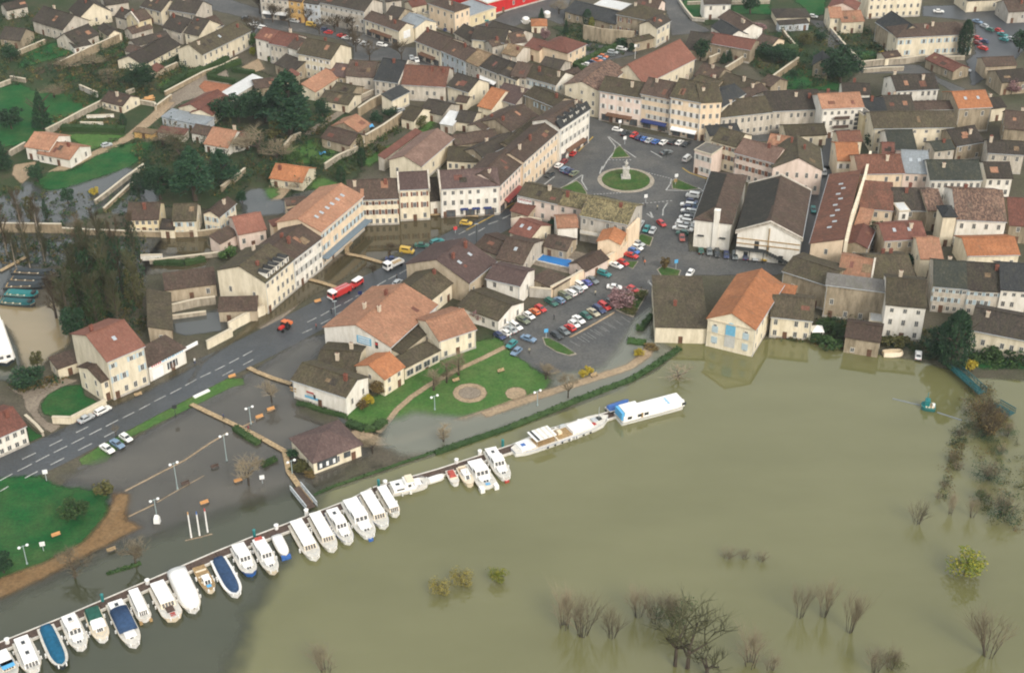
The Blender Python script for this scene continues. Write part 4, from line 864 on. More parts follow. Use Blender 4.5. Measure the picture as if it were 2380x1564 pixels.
for p, m in ((tl('00', (-60, 820), (180, 770), (300, 830), (700, 880), (930, 930), (940, 960), (560, 1160), (430, 1240), (200, 1330), (-60, 1380)), 'grassd'),
             (tl('10', (330, 130), (440, 40), (700, 10)) + tl('00', (800, 1480), (1100, 1330), (1420, 1290), (1340, 1440), (1200, 1540)) + tl('10', (1000, 60), (800, 130), (600, 190), (440, 210)), 'grassd'),
             (tl('00', (600, 1240), (860, 1230), (1150, 1250), (1100, 1290), (940, 1360), (820, 1380), (700, 1310)), 'grass'),
             (tl('00', (260, 470), (540, 380), (700, 480), (450, 560), (160, 640)), 'grassd'), (tl('00', (850, 410), (1080, 350), (1110, 370), (930, 460)), 'grassd'),
             (tl('00', (960, 500), (1140, 400), (1150, 520), (1000, 530)), 'grassd'), (tl('00', (1440, 800), (1560, 660), (1740, 610), (1700, 680), (1530, 800)), 'grass'),
             (tl('01', (1460, 1240), (1620, 1090), (1700, 1040), (1720, 1090), (1560, 1230), (1250, 1420), (1030, 1540), (980, 1480), (1200, 1350)), 'grass'),
             (tl('01', (260, 1380), (560, 1270), (620, 1380), (760, 1380), (640, 1520), (240, 1500)), 'grass'), (tl('11', (480, 180), (590, 80), (820, 160), (850, 210), (640, 210)), 'grass'),
             (tl('11', (60, 200), (200, 170), (210, 250), (80, 330), (0, 300)), 'grass'), (tl('02', (1560, 20), (1740, -40), (1760, 150), (1640, 170)), 'grassd'),
             (tl('02', (2030, 60), (2380, 20), (2400, 140), (2040, 130)), 'grassd'), (tl('03', (160, -60), (560, -60), (560, 140), (420, 150), (330, 60)), 'grassd'),
             (tl('03', (60, 780), (300, 640), (480, 640), (560, 740), (700, 780), (690, 840), (520, 830), (280, 830), (120, 810)), 'grassd'), (tl('03', (820, 500), (960, 460), (1050, 510), (1040, 560), (880, 560)), 'grassd'),
             (tl('03', (620, 330), (900, 290), (1050, 440), (820, 480)), 'garden'), (tl('23', (1860, 190), (2450, 200), (2450, 310), (1950, 300)), 'grassd'), (tl('02', (330, 240), (660, 250), (660, 360), (500, 320)), 'garden')):
    sheet('lawn', p, m, .07, 4.5)
# roundabout
RC = T('12', 1057, 112); RR = (T('12', 1277, 112) - RC).length
def disc(name, r, m, z0, z1, kind='structure'):
    n = 48; v = [(RC.x, RC.y, z1)] + [(RC.x + r * math.cos(6.2832 * i / n), RC.y + r * math.sin(6.2832 * i / n), z1) for i in range(n)] + [(RC.x + r * math.cos(6.2832 * i / n), RC.y + r * math.sin(6.2832 * i / n), z0) for i in range(n)]
    f = [(0, 1 + i, 1 + (i + 1) % n) for i in range(n)] + [(1 + i, 1 + n + i, 1 + n + (i + 1) % n, 1 + (i + 1) % n) for i in range(n)]
    return tag(obj(name, mesh(name, v, f, GM[m])), kind=kind)
disc('roundabout_apron', RR * 1.19, 'kerb', 0, .13); GM['grass_h'] = groundmat('grass_island', [(.3, (.028, .08, .02)), (.5, (.05, .12, .028)), (.7, (.10, .14, .04))], .35, [(.4, (.04, .10, .022)), (.65, (.11, .10, .045))], .12)
disc('roundabout_lawn', RR, 'grass_h', .1, .3)
def island(pts, m='grass_h', kerb=True):
    P = W2(pts); c = sum(P, Vector()) / len(P)
    def pr(name, k, z, mm):
        q = [c + (p - c) * k for p in P]; n = len(q)
        tag(obj(name, mesh(name, [(p.x, p.y, z) for p in q] + [(p.x, p.y, 0) for p in q], [tuple(range(n))] + [(i, n + i, n + (i + 1) % n, (i + 1) % n) for i in range(n)], GM[mm])), kind='structure')
    if kerb: pr('island_kerb', 1.0, .14, 'kerb')
    pr('island_bed', .9, .2, m)
for p in (tl('12', (420, 200), (600, 115), (650, 150), (700, 230), (700, 255), (560, 245)), tl('12', (1475, 120), (1510, 95), (1740, 195), (1600, 210), (1480, 190)), tl('02', (955, 1375), (1000, 1340), (1095, 1450), (920, 1462)),
          tl('12', (1340, 935), (1390, 900), (1565, 942), (1540, 1010), (1455, 1095)), tl('12', (945, 1300), (1010, 1180), (1130, 1100), (1265, 1125), (1230, 1200), (1125, 1375), (1050, 1350)),
          tl('22', (285, 25), (340, 25), (470, 90), (605, 178), (540, 195), (420, 160), (310, 92)), tl('12', (1160, 640), (1200, 605), (1310, 640), (1280, 720), (1150, 690)), tl('12', (1060, 860), (1170, 860), (1120, 930), (1060, 900))):
    island(p)
# painted markings
dash = []
for (x0, y0, x1, y1) in ((330, 1168, 455, 1102), (495, 1083, 618, 1023), (657, 1003, 775, 943), (822, 920, 935, 862), (975, 842, 1088, 783), (1130, 765, 1235, 712), (1282, 688, 1382, 635), (1420, 612, 1525, 560), (1567, 542, 1670, 488), (1705, 467, 1810, 410), (1842, 392, 1940, 347), (1980, 328, 2072, 282), (2110, 262, 2198, 215), (2236, 195, 2320, 150), (160, 1255, 295, 1187), (0, 1340, 115, 1278),
                         (720, 1063, 845, 1000), (960, 940, 1075, 880), (465, 1197, 590, 1133), (228, 1318, 348, 1255), (0, 1440, 78, 1393), (455, 1022, 575, 963), (700, 900, 812, 845), (205, 1145, 330, 1085), (2045, 378, 2145, 325), (2236, 278, 2330, 228)):
    dash.append((('20', x0, y0), ('20', x1, y1)))
for (x0, y0, x1, y1) in ((475, 1420, 560, 1378), (600, 1360, 680, 1315), (705, 1300, 785, 1258), (815, 1245, 895, 1200), (920, 1185, 1000, 1147), (1025, 1128, 1100, 1090), (1125, 1078, 1200, 1035), (1222, 1025, 1300, 985), (1325, 973, 1400, 930), (1415, 920, 1490, 880), (1510, 865, 1570, 835), (1600, 765, 1660, 732), (1770, 690, 1830, 655), (1870, 610, 1930, 580), (1960, 620, 2020, 590), (2050, 585, 2110, 550), (2270, 470, 2350, 428), (2140, 520, 2230, 488), (430, 1520, 520, 1480), (600, 1435, 690, 1390), (745, 1345, 840, 1300), (930, 1258, 1005, 1220), (1120, 1170, 1190, 1130)):
    dash.append((('11', x0, y0), ('11', x1, y1)))
marks('lane_dashes', dash, .32)
lines = [(('02', 890, 1262), ('02', 960, 1350)), (('02', 900, 1262), ('02', 1010, 1345)), (('02', 960, 1350), ('02', 950, 1400)), (('02', 950, 1400), ('02', 880, 1490)), (('02', 880, 1490), ('02', 840, 1563)), (('02', 1040, 1380), ('02', 1150, 1455)),
         (('02', 1285, 1395), ('02', 1390, 1455)), (('12', 840, -15), ('12', 815, 55)), (('12', 660, 65), ('12', 650, 120)), (('12', 650, 120), ('12', 700, 205)), (('12', 440, 205), ('12', 655, 65)), (('12', 290, 165), ('12', 400, 80)),
         (('12', 1475, 100), ('12', 1465, 150)), (('12', 1465, 150), ('12', 1425, 205)), (('12', 1425, 205), ('12', 1770, 215)), (('12', 1720, 180), ('12', 1775, 215)), (('12', 1060, -60), ('12', 1075, -35)), (('12', 1440, 320), ('12', 1400, 380)), (('12', 1400, 380), ('12', 1395, 440))]
for (x0, y0, x1, y1, n) in ((1240, 40, 1470, 98, 9), (760, 245, 1025, 228, 9), (1130, 335, 1500, 300, 10), (900, 1475 - 1563 + 15, 1120, 1475 - 1563 + 15, 7)):
    for i in range(n):
        a = i / n; b = (i + .55) / n
        lines.append((('12', x0 + (x1 - x0) * a, y0 + (y1 - y0) * a), ('12', x0 + (x1 - x0) * b, y0 + (y1 - y0) * b)))
marks('road_lines', lines, .4, z=.105)
bays = [(('12', 640 + i * 62, 1545 - i * 30), ('12', 720 + i * 62, 1600 - i * 30)) for i in range(7)] + [(('22', 480 + i * 62, 70 - i * 34 + 20), ('22', 570 + i * 62, 122 - i * 34 + 20)) for i in range(7)]
bays += [(('12', 1920 - 10 + i * 86, 850 + i * 8), ('12', 1935 + i * 86, 780 + i * 8)) for i in range(-2, 6)]
bays += [(('12', 1245 - i * 55, 1040 - 270 + i * 28 - 10), ('12', 1190 - i * 55, 755 + i * 28 - 10)) for i in range(0)]
bays += [(('01', 80 + i * 160, 215 + i * 28), ('01', 140 + i * 160, 235 + i * 28)) for i in range(6)]
GM['paintw'] = groundmat('road_paint_worn', [(.3, (.16, .16, .155)), (.6, (.34, .34, .32))], .8, fine=2.5)
marks('parking_bay_lines', bays, .16, 'paintw', z=.1)
arrow = [(('12', 1262, 1040), ('12', 1305, 1092)), (('12', 1258, 1055), ('12', 1272, 1035)), (('12', 1250, 420), ('12', 1300, 458)), (('12', 1280, 405), ('12', 1305, 458))]
marks('road_arrows', arrow, .5, z=.1)
marks('kerb_line_yellow', [(('02', 620, 1398), ('02', 755, 1262)), (('11', 1940, 570), ('11', 2250, 405)), (('11', 2250, 405), ('11', 2380, 320)), (('12', 1575, 0), ('12', 1640, 45)), (('12', 1640, 45), ('12', 1800, 100))], .4, 'ypaint', z=.11)
# water
sheet('river', [(-500, 1900), (-500, 1560), (0, 1440), (300, 1325), (700, 1165), (1000, 1062), (1300, 960), (1440, 905), (1530, 860), (1575, 818), (1520, 790), (1560, 770), (1700, 800), (1790, 788), (1850, 785), (1900, 793), (1990, 815), (2050, 828), (2120, 838), (2200, 858), (2260, 878), (2400, 888), (2900, 900), (2900, 1900)], 'river', .125, 3, res=2.2)
sheet('harbour_shallows', [(-500, 1900), (-500, 1500), (0, 1400), (240, 1290), (560, 1180), (690, 1135), (740, 1150), (720, 1230), (640, 1330), (585, 1430), (530, 1600), (450, 1900)], 'harbour', .135, 16, res=2.2)
sheet('flood_water', [(150, 1110), (255, 1065), (330, 1020), (470, 945), (560, 905), (580, 880), (700, 800), (760, 790), (720, 860), (690, 900), (700, 960), (770, 1000), (830, 1040), (850, 1060), (790, 1100), (700, 1150), (300, 1330), (0, 1450), (-200, 1510), (-200, 1450), (0, 1395), (130, 1330), (240, 1280), (320, 1225), (280, 1180), (300, 1140), (210, 1130)], 'flood', .13, 9, res=1.2)
sheet('flood_water_clear', [(880, 1030), (890, 985), (960, 958), (1080, 968), (1200, 945), (1270, 908), (1290, 870), (1400, 850), (1440, 800), (1480, 770), (1530, 790), (1580, 818), (1440, 908), (1200, 988), (1000, 1060), (930, 1060)], 'clear', .128, 7, res=1.0)
sheet('flood_water', tl('12', (1500, 1060), (1530, 1040), (1420, 1260), (1330, 1440), (1280, 1563), (1000, 1640), (1120, 1400), (1380, 1180)), 'clear', .12, 4)
sheet('flood_water_street', [(440, 890), (470, 845), (540, 790), (600, 735), (720, 652), (835, 562), (848, 508), (930, 502), (1060, 492), (1150, 496), (1080, 523), (950, 576), (890, 603), (820, 638), (720, 693), (620, 750), (520, 810), (470, 842)], 'street', .12, 3, res=.9)
sheet('flood_water_street', [(250, 940), (330, 900), (420, 856), (470, 832), (470, 842), (400, 880), (300, 930), (230, 958)], 'street', .118, 4)
sheet('garden_flood', tl('10', (250, 130), (420, 220), (620, 190), (860, 120), (1180, 0), (1300, 60), (1220, 190), (950, 360), (780, 470), (560, 515), (-200, 530), (-200, 300), (100, 250)), 'greyw', .1, 5)
sheet('garden_flood', tl('10', (1280, 80), (1450, 100), (1460, 320), (1200, 420), (1000, 420), (1180, 260)), 'greyw', .1, 4)
sheet('garden_flood', tl('11', (-60, 200), (60, 190), (120, 300), (280, 280), (280, 420), (130, 440), (-120, 430), (-150, 300)), 'greyw', .1, 4)
sheet('garden_flood', tl('11', (290, 260), (480, 205), (780, 210), (780, 250), (460, 285)), 'greyw', .1, 3)
sheet('garden_flood', tl('10', (-300, 600), (560, 610), (1300, 640), (1500, 650), (1480, 830), (1330, 960), (1320, 1100), (1000, 1150), (600, 900), (300, 900), (0, 1200), (-300, 1200)), 'greyw', .1, 5)
sheet('garden_flood', tl('10', (1480, 650), (1900, 640), (1960, 760), (1880, 930), (1330, 990), (1320, 860)), 'street', .1, 2)
sheet('garden_flood', tl('10', (1580, 1340), (2060, 1300), (2380, 1330), (2200, 1480), (1700, 1540), (1580, 1500)), 'greyw', .1, 2)
sheet('canal', tl('10', (-300, 1180), (0, 1200), (330, 1290), (520, 1230), (640, 1340), (640, 1600)) + tl('20', (600, 130), (480, 180), (330, 350), (230, 300), (150, 60), (60, -80), (-300, -200)), 'canal', .105, 4)
sheet('canal_channel', tl('20', (-300, -400), (-40, -120), (60, -60), (150, 130), (200, 330), (280, 480), (180, 520), (60, 420), (-300, 420)), 'harbour', .115, 3)
for pts, w_ in ((tl('20', (1150, 1440), (1480, 1268), (1700, 1155), (1930, 1000), (2100, 900)), .55), (tl('20', (1440, 1545), (1640, 1430), (1880, 1295)), .35), (tl('20', (2225, 850), (2330, 800)), .6), (tl('21', (0, 785), (70, 750)), .6), (tl('21', (105, 715), (180, 685)), .6), (tl('30', (1180, 130), (1420, 15)), .5), (tl('30', (1700, 350), (1850, 315), (1960, 285)), .4), (tl('12', (540, 1560), (760, 1440), (955, 1328)), .7)):
    ribbon('kerb_line', pts, w_, 'sand', .155, soft=.5)
GM['soil'] = groundmat('garden_soil', [(.3, (.06, .042, .028)), (.55, (.10, .075, .05)), (.75, (.14, .11, .075))], .4, soft=True)
GM['crop'] = groundmat('garden_crop', [(.3, (.03, .06, .02)), (.55, (.06, .085, .03)), (.75, (.1, .095, .05))], .5, soft=True)
_r = random.Random(12)
for x0, y0, nx_, ny_ in ((620, 700, 5, 3), (330, 640, 3, 2), (880, 560, 3, 2), (1000, 760, 3, 2), (1480, 720, 2, 1), (760, 1020, 4, 2), (1180, 500, 2, 1)):
    for i in range(nx_):
        for j in range(ny_):
            a, b = x0 + i * 95 - j * 60, y0 - i * 42 + j * 62
            sheet('garden_bed', tl('00', (a, b), (a + 78, b - 34), (a + 40, b + 14), (a - 38, b + 48)), _r.choice(('soil', 'soil', 'crop', 'grassd')), .075, 1.2)
# thin river air between the camera and the far side of the town
hm = bpy.data.materials.new('haze'); hm.use_nodes = True; hn = hm.node_tree; hn.nodes.clear()
hv = hn.nodes.new('ShaderNodeVolumePrincipled'); hv.inputs['Color'].default_value = (.9, .95, 1, 1); hv.inputs['Density'].default_value = .00007; hv.inputs['Anisotropy'].default_value = .2
ho = hn.nodes.new('ShaderNodeOutputMaterial'); hn.links.new(hv.outputs[0], ho.inputs['Volume'])
tag(obj('haze', MB().box(-3100, 3100, -400, 5100, -2, 208).me('haze', hm)), kind='stuff')
# ---------------------------------------------------------------- cars
CAR = {   # length, width, bonnet z, roof z, profile stations: cabin base front, roof front, roof back, cabin base back (fractions from the nose), deck z at tail
 'hatch': (3.75, 1.62, .86, 1.42, .27, .42, .86, .97, 1.0), 'saloon': (4.35, 1.70, .88, 1.41, .27, .42, .70, .84, .95),
 'estate': (4.4, 1.70, .88, 1.45, .26, .40, .93, .985, 1.0), 'van': (4.3, 1.75, 1.15, 1.95, .12, .26, .985, .995, 1.2)}
_CM = {}
def car_meshes(kind, col):
    k = (kind, col)
    if k in _CM: return _CM[k]
    L, W, zb, zr, a, b, c, d, zt = CAR[kind]; P = PAINT[col]; hw = W / 2
    X = lambda f: L / 2 - f * L       # nose at +x
    # lower body: cross sections along the length
    st = [(0, .45, zb * .72, .80), (.03, .30, zb * .80, .95), (a * .5, .28, zb * .95, 1), (a, .28, zb, 1), (d, .28, zt if d > .9 else zb, 1), (.97, .30, zt, .97), (1, .42, zt * .85, .86)]
    st = sorted(st); v = []; f = []
    for (x, z0, z1, k_) in st:
        w_ = hw * k_
        v += [(X(x), -w_ * .94, z0), (X(x), -w_, z0 + .22), (X(x), -w_ * .95, z1), (X(x), w_ * .95, z1), (X(x), w_, z0 + .22), (X(x), w_ * .94, z0)]
    n = len(st)
    for i in range(n - 1):
        for j in range(6):
            q = (j + 1) % 6; f.append((i * 6 + j, i * 6 + q, i * 6 + 6 + q, i * 6 + 6 + j))
    f += [tuple(range(5, -1, -1)), tuple(range(6 * n - 6, 6 * n))]
    # roof slab and pillars are the body colour
    o = len(v); w1 = hw * .72; w0 = hw * .92
    zt2 = zb + .02
    v += [(X(b), -w1, zr), (X(b), w1, zr), (X(c), w1, zr - .02), (X(c), -w1, zr - .02), (X(b), -w1 - .03, zr - .09), (X(b), w1 + .03, zr - .09), (X(c), w1 + .03, zr - .11), (X(c), -w1 - .03, zr - .11)]
    f += [(o, o + 3, o + 2, o + 1), (o, o + 1, o + 5, o + 4), (o + 1, o + 2, o + 6, o + 5), (o + 2, o + 3, o + 7, o + 6), (o + 3, o, o + 4, o + 7), (o + 4, o + 5, o + 6, o + 7)]
    body = mesh('body', v, f, P)
    g = [(X(a), -w0 * .9, zt2), (X(a), w0 * .9, zt2), (X(d), w0 * .9, zt2), (X(d), -w0 * .9, zt2), (X(b), -w1, zr - .08), (X(b), w1, zr - .08), (X(c), w1, zr - .1), (X(c), -w1, zr - .1)]
    wins = []
    def quad(name, ids, s=.9):
        q = [Vector(g[i]) for i in ids]; ce = sum(q, Vector()) / 4
        nrm = (q[1] - q[0]).cross(q[2] - q[0]).normalized()
        if nrm.dot(ce - Vector((0, 0, .8))) < 0: nrm = -nrm
        p = [ce + (x - ce) * s + nrm * .012 for x in q]; p2 = [ce + (x - ce) * s - nrm * .05 for x in q]
        return (name, mesh(name, p + p2, [(0, 1, 2, 3), (0, 4, 5, 1), (1, 5, 6, 2), (2, 6, 7, 3), (3, 7, 4, 0)], M['dglass']))
    cab = mesh('cabin', g, [(0, 1, 5, 4), (1, 2, 6, 5), (2, 3, 7, 6), (3, 0, 4, 7)], P)
    wins = [quad('windscreen', (0, 1, 5, 4), .92), quad('rear_window', (2, 3, 7, 6), .84), quad('side_window', (1, 2, 6, 5), .84 if kind != 'van' else .6), quad('side_window', (3, 0, 4, 7), .84 if kind != 'van' else .6)]
    if ('wheel',) not in _CM:
        m = MB().tube((0, -.09, 0), (0, .09, 0), .31, .31, 10, 0); m.tube((0, -.1, 0), (0, .1, 0), .17, .17, 8, 1)
        _CM[('wheel',)] = m.me('wheel', [M['rubber'], M['chrome']])
        _CM[('hl',)] = MB().box(-.05, .05, -.17, .17, -.07, .07).me('headlight', M['swhite'])
        _CM[('tl',)] = MB().box(-.04, .04, -.12, .12, -.09, .09).me('tail_light', M['sred'])
        _CM[('bp',)] = MB().box(-.09, .09, -.72, .72, -.1, .1).me('bumper', M['rubber'])
    _CM[k] = (body, cab, wins); return _CM[k]
def car(t, x, y, hx, hy, kind, col, label, group=None, z=.1, name='parked_car', detail=2):
    p = T(t, x, y); q = T(t, x + hx * .5, y + hy * .5); d = q - p
    L, W, zb = CAR[kind][:3]
    r = thing(name, label, 'van' if kind == 'van' else 'car', (p.x, p.y, z), math.atan2(d.y, d.x), group)
    body, cab, wins = car_meshes(kind, col)
    bo = obj('body', body, r); obj('cabin', cab, r)
    for n, m in wins: obj(n, m, r)
    for sx in (-.31, .31):
        for sy in (-1, 1): obj('wheel', _CM[('wheel',)], r, (sx * L, sy * (W / 2 - .07), .31))
    if detail > 1:
        for sy in (-1, 1):
            obj('headlight', _CM[('hl',)], r, (L / 2 - .08, sy * W * .33, zb * .68)); obj('tail_light', _CM[('tl',)], r, (-L / 2 + .02, sy * W * .36, zb * .75))
        obj('bumper', _CM[('bp',)], r, (L / 2 - .04, 0, .42)); obj('bumper', _CM[('bp',)], r, (-L / 2 + .04, 0, .44))
    return r
NTH = ['first', 'second', 'third', 'fourth', 'fifth', 'sixth', 'seventh', 'eighth', 'ninth', 'tenth', 'eleventh', 'twelfth', 'thirteenth', 'fourteenth', 'fifteenth', 'sixteenth', 'seventeenth']
CN = {'dark': 'black', 'navy': 'dark blue', 'steel': 'blue grey', 'maroon': 'dark red', 'teal': 'blue green', 'green': 'dark green', 'brick': 'rust red', 'olive': 'grey green'}
KN = {'hatch': 'hatchback', 'saloon': 'saloon car', 'estate': 'estate car', 'van': 'van'}
def row(t, hx, hy, cars, where, frm, group, detail=2, z=.1):
    rnd = random.Random(where)
    for i, c in enumerate(cars):
        x, y, col = c[:3]; kind = c[3] if len(c) > 3 else rnd.choice(('hatch', 'hatch', 'saloon', 'saloon', 'estate'))
        sg = -1 if rnd.random() < .3 else 1
        car(t, x, y, hx * sg + rnd.uniform(-4, 4), hy * sg + rnd.uniform(-4, 4), kind, col, f"{CN.get(col, col)} {KN[kind]}, {NTH[i]} {frm} in {where}", group, z, detail=detail)
row('12', 130, 78, [(-105, 1562, 'navy'), (-55, 1530, 'white'), (-5, 1502, 'silver'), (45, 1472, 'white'), (110, 1415, 'olive'), (165, 1376, 'white'), (215, 1337, 'orange'), (272, 1310, 'red')], 'lower row under the cream wall', 'from left', 'cars parked along the cream wall')
row('12', 130, 78, [(372, 1252, 'green'), (442, 1232, 'steel'), (492, 1192, 'olive'), (545, 1162, 'white'), (602, 1132, 'silver'), (642, 1098, 'white'), (692, 1072, 'purple'), (748, 1048, 'grey')], 'upper row under the cream wall', 'from left', 'cars parked along the cream wall')
row('12', 125, 82, [(418, 1556, 'dark'), (486, 1518, 'grey'), (542, 1484, 'red'), (580, 1452, 'white'), (622, 1412, 'white'), (690, 1376, 'green'), (757, 1346, 'beige'), (812, 1316, 'navy'), (860, 1286, 'red'), (918, 1254, 'grey')], 'middle row by the tan kerb', 'from left', 'cars parked along the tan kerb')
for x, y, hx, hy, k, c, l in ((950, 1112, 120, 12, 'saloon', 'white', 'white saloon car driving across the riverside car park'), (1120, 1132, 120, 62, 'hatch', 'red', 'red hatchback beside the planted island with pink blossom'), (855, 987, 110, 40, 'estate', 'teal', 'blue green estate car alone near the end of the cream wall'),
    (1030, 886, 105, 50, 'hatch', 'red', 'red hatchback parked against the cream wall beside the white saloon'), (965, 912, 110, 40, 'saloon', 'white', 'white saloon against the cream wall beside a red hatchback'), (1105, 820, 120, 36, 'saloon', 'red', 'bright red saloon below the bright blue car by the peach wall'),
    (1128, 780, 120, 50, 'hatch', 'blue', 'bright blue hatchback between a red and a white car by the peach wall'), (1160, 748, 110, 40, 'hatch', 'white', 'white hatchback right above the bright blue one by the peach wall'), (1168, 710, 110, 40, 'saloon', 'silver', 'silver saloon below the small grass island by the peach wall'),
    (1243, 578, -60, 90, 'hatch', 'teal', 'turquoise hatchback above the small grass island'), (1300, 594, -60, 90, 'hatch', 'silver', 'silver hatchback parked beside the turquoise hatchback'), (1188, 532, -50, 90, 'saloon', 'silver', 'silver saloon at the upper corner of the peach wall'),
    (1383, 527, 75, 60, 'hatch', 'red', 'red hatchback driving away from the roundabout'), (1645, 985, -60, 80, 'hatch', 'white', 'white and blue car at the top corner of the flat mossy warehouse')):
    car('12', x, y, hx, hy, k, c, l)
for x, y, hx, hy, k, c, l in ((160, 52, 140, 46, 'saloon', 'steel', 'blue grey saloon near the grass tip of the car park'), (5, 105, -85, 70, 'hatch', 'teal', 'teal hatchback above the blue one at the edge of the park lawn'), (48, 172, -85, 70, 'hatch', 'steel', 'blue hatchback at the edge of the park lawn')):
    car('22', x, y, hx, hy, k, c, l)
row('12', 110, 14, [(1670, 272, 'white', 'van'), (1665, 322, 'navy'), (1620, 352, 'white'), (1690, 360, 'steel'), (1640, 380, 'navy'), (1625, 410, 'white'), (1690, 420, 'silver'), (1620, 442, 'dark'), (1600, 470, 'white'), (1660, 478, 'dark'), (1580, 503, 'white'), (1640, 512, 'white'), (1565, 535, 'white'), (1620, 545, 'silver'), (1550, 570, 'white'), (1610, 578, 'white'), (1575, 612, 'green')], 'double column left of the market hall', 'from top', 'cars parked left of the market hall')
car('12', 1573, 660, 10, 90, 'hatch', 'brick', 'rust red hatchback at the foot of the car column by the market hall')
row('12', 8, 90, [(1745, 775, 'green'), (1825, 787, 'grey'), (1895, 800, 'dark'), (1980, 816, 'navy'), (2060, 822, 'grey'), (2155, 832, 'navy'), (2245, 835, 'silver'), (2325, 842, 'yellow')], 'row in front of the market hall', 'from left', 'cars parked in front of the market hall')
row('13', 8, 80, [(5, 830, 'olive'), (85, 838, 'silver'), (250, 835, 'dark')], 'right end row of the market hall', 'from left', 'cars parked in front of the market hall')
row('02', 85, -62, [(1050, 1245, 'dark'), (1130, 1262, 'red'), (1178, 1283, 'navy'), (1225, 1297, 'blue'), (1270, 1310, 'silver'), (1330, 1322, 'blue'), (1402, 1328, 'white'), (1488, 1322, 'dark'), (1550, 1330, 'white'), (1610, 1340, 'dark')], 'slanted row on the square', 'from left', 'cars parked on the square')
for x, y, hx, hy, k, c, l in ((1430, 1420, 80, -20, 'saloon', 'grey', 'grey saloon alone below the slanted car row on the square'), (1620, 1482, 80, -62, 'van', 'white', 'white van beside the pale pink corner house'), (978, 1212, 60, 10, 'hatch', 'white', 'white hatchback left of the slanted car row on the square'), (592, 1345, 50, 20, 'hatch', 'white', 'white hatchback at the door of the mansard building'),
    (570, 1432, 70, -75, 'hatch', 'red', 'red hatchback by the yellow kerb below the mansard building'), (492, 1502, 60, -60, 'hatch', 'maroon', 'dark red hatchback next in line below the red one on the street'), (440, 1542, 70, -50, 'hatch', 'white', 'white hatchback below the dark red one on the street')):
    car('02', x, y, hx, hy, k, c, l)
row('12', 85, -55, [(355, 78, 'dark'), (495, 28, 'steel'), (530, 45, 'navy'), (580, 65, 'olive')], 'street group left of the roundabout', 'from left', 'cars parked left of the roundabout')
row('02', 95, 14, [(685, 612, 'white'), (745, 590, 'navy'), (790, 572, 'orange'), (828, 556, 'steel'), (850, 536, 'orange'), (900, 520, 'grey'), (938, 497, 'silver'), (1020, 466, 'white')], 'row along the dark hedge', 'from left', 'cars parked along the hedge', 1)
row('01', 85, 12, [(10, 242, 'silver'), (50, 270, 'white'), (225, 176, 'silver'), (388, 168, 'dark'), (360, 210, 'silver'), (515, 250, 'yellow', 'van'), (640, 217, 'white'), (715, 226, 'silver'), (670, 316, 'red'), (798, 347, 'red'), (842, 366, 'white'), (960, 402, 'white'), (1000, 424, 'silver'), (1165, 430, 'white'), (645, 290, 'navy')], 'the plaza car park', 'from left', 'cars on the plaza', 1)
row('01', 20, 90, [(1435, 545, 'silver'), (1485, 568, 'white')], 'pair heading the terrace street', 'from left', 'cars on the plaza', 1)
row('01', 85, -10, [(1660, 262, 'white'), (1770, 290, 'navy'), (2010, 217, 'white'), (2098, 206, 'teal')], 'group by tan hotel', 'leftmost', 'cars by the tan hotel', 1)
row('00', 85, 12, [(2270, 185, 'dark'), (2330, 240, 'white')], 'pair above the long cream school', 'from left', 'cars on the plaza', 1)
car('02', 135, 212, 85, -10, 'hatch', 'white', 'white hatchback beside the small orange kiosk', detail=1)
row('03', 80, 26, [(1950, 215, 'steel'), (2010, 255, 'silver'), (2060, 290, 'green'), (2150, 300, 'red'), (2180, 335, 'teal'), (2190, 380, 'teal'), (2250, 372, 'silver'), (1955, 370, 'red'), (2010, 397, 'navy'), (1952, 414, 'maroon'), (1995, 460, 'red')], 'group right of the white school', 'from top', 'cars beside the school', 1)
for x, y, hx, hy, k, c, l in ((1592, 120, 85, 5, 'saloon', 'white', 'white saloon by the top right road behind the school'), (440, 168, 70, 10, 'hatch', 'white', 'white hatchback at the top of the sloping lane'), (1845, 662, 60, 10, 'hatch', 'silver', 'silver hatchback alone below the school car park')):
    car('03', x, y, hx, hy, k, c, l, detail=1)
row('20', 122, 78, [(990, 1066, 'white', 'saloon'), (1082, 1022, 'steel', 'saloon'), (1163, 966, 'white', 'hatch')], 'trio by the grass verge', 'from left', 'three cars by the grass verge')
car('20', 795, 786, 150, -78, 'saloon', 'silver', 'silver saloon parked left by the low wall on the main road')
car('20', 950, 712, 150, -78, 'estate', 'white', 'white car with a red roof box ahead of the parked silver saloon')
for x, y, hx, hy, k, c, l in ((1395, 782, 90, 14, 'van', 'yellow', 'yellow van in the flooded part of the main road'), (1530, 727, 90, 4, 'saloon', 'green', 'dark green car behind the yellow van'), (1670, 692, 90, -30, 'estate', 'teal', 'teal estate car at the edge of the flooded road'), (1262, 855, 100, 4, 'saloon', 'navy', 'dark blue car half hidden behind the white tipper truck'),
    (1308, 1070, 80, -70, 'hatch', 'silver', 'pale car beside the salmon roofed restaurant'), (1938, 522, 70, 8, 'hatch', 'yellow', 'small yellow car where the yellow kerb line starts')):
    car('11', x, y, hx, hy, k, c, l, z=.1)
car('23', 1405, 205, 6, -90, 'saloon', 'white', 'white car on the river bank beside the dark cypress')
car('00', 985, 1352, 80, -20, 'hatch', 'silver', 'pale car on the sandy lane by the tan roofed villa', detail=1)
car('01', 1330, 1030, 80, -30, 'hatch', 'silver', 'pale car beside the black slate lean-to house', detail=1)
car('10', 2045, 1530 - 1545 + 10, 70, -20, 'hatch', 'steel', 'blue car in the garden behind the big bush', detail=1)
car('13', 540, 55, 10, 60, 'hatch', 'silver', 'silver car in the dark alley by the red block', detail=1)
car('13', 440, 400, 10, 60, 'hatch', 'teal', 'teal car in the dark alley below the silver one', detail=1)
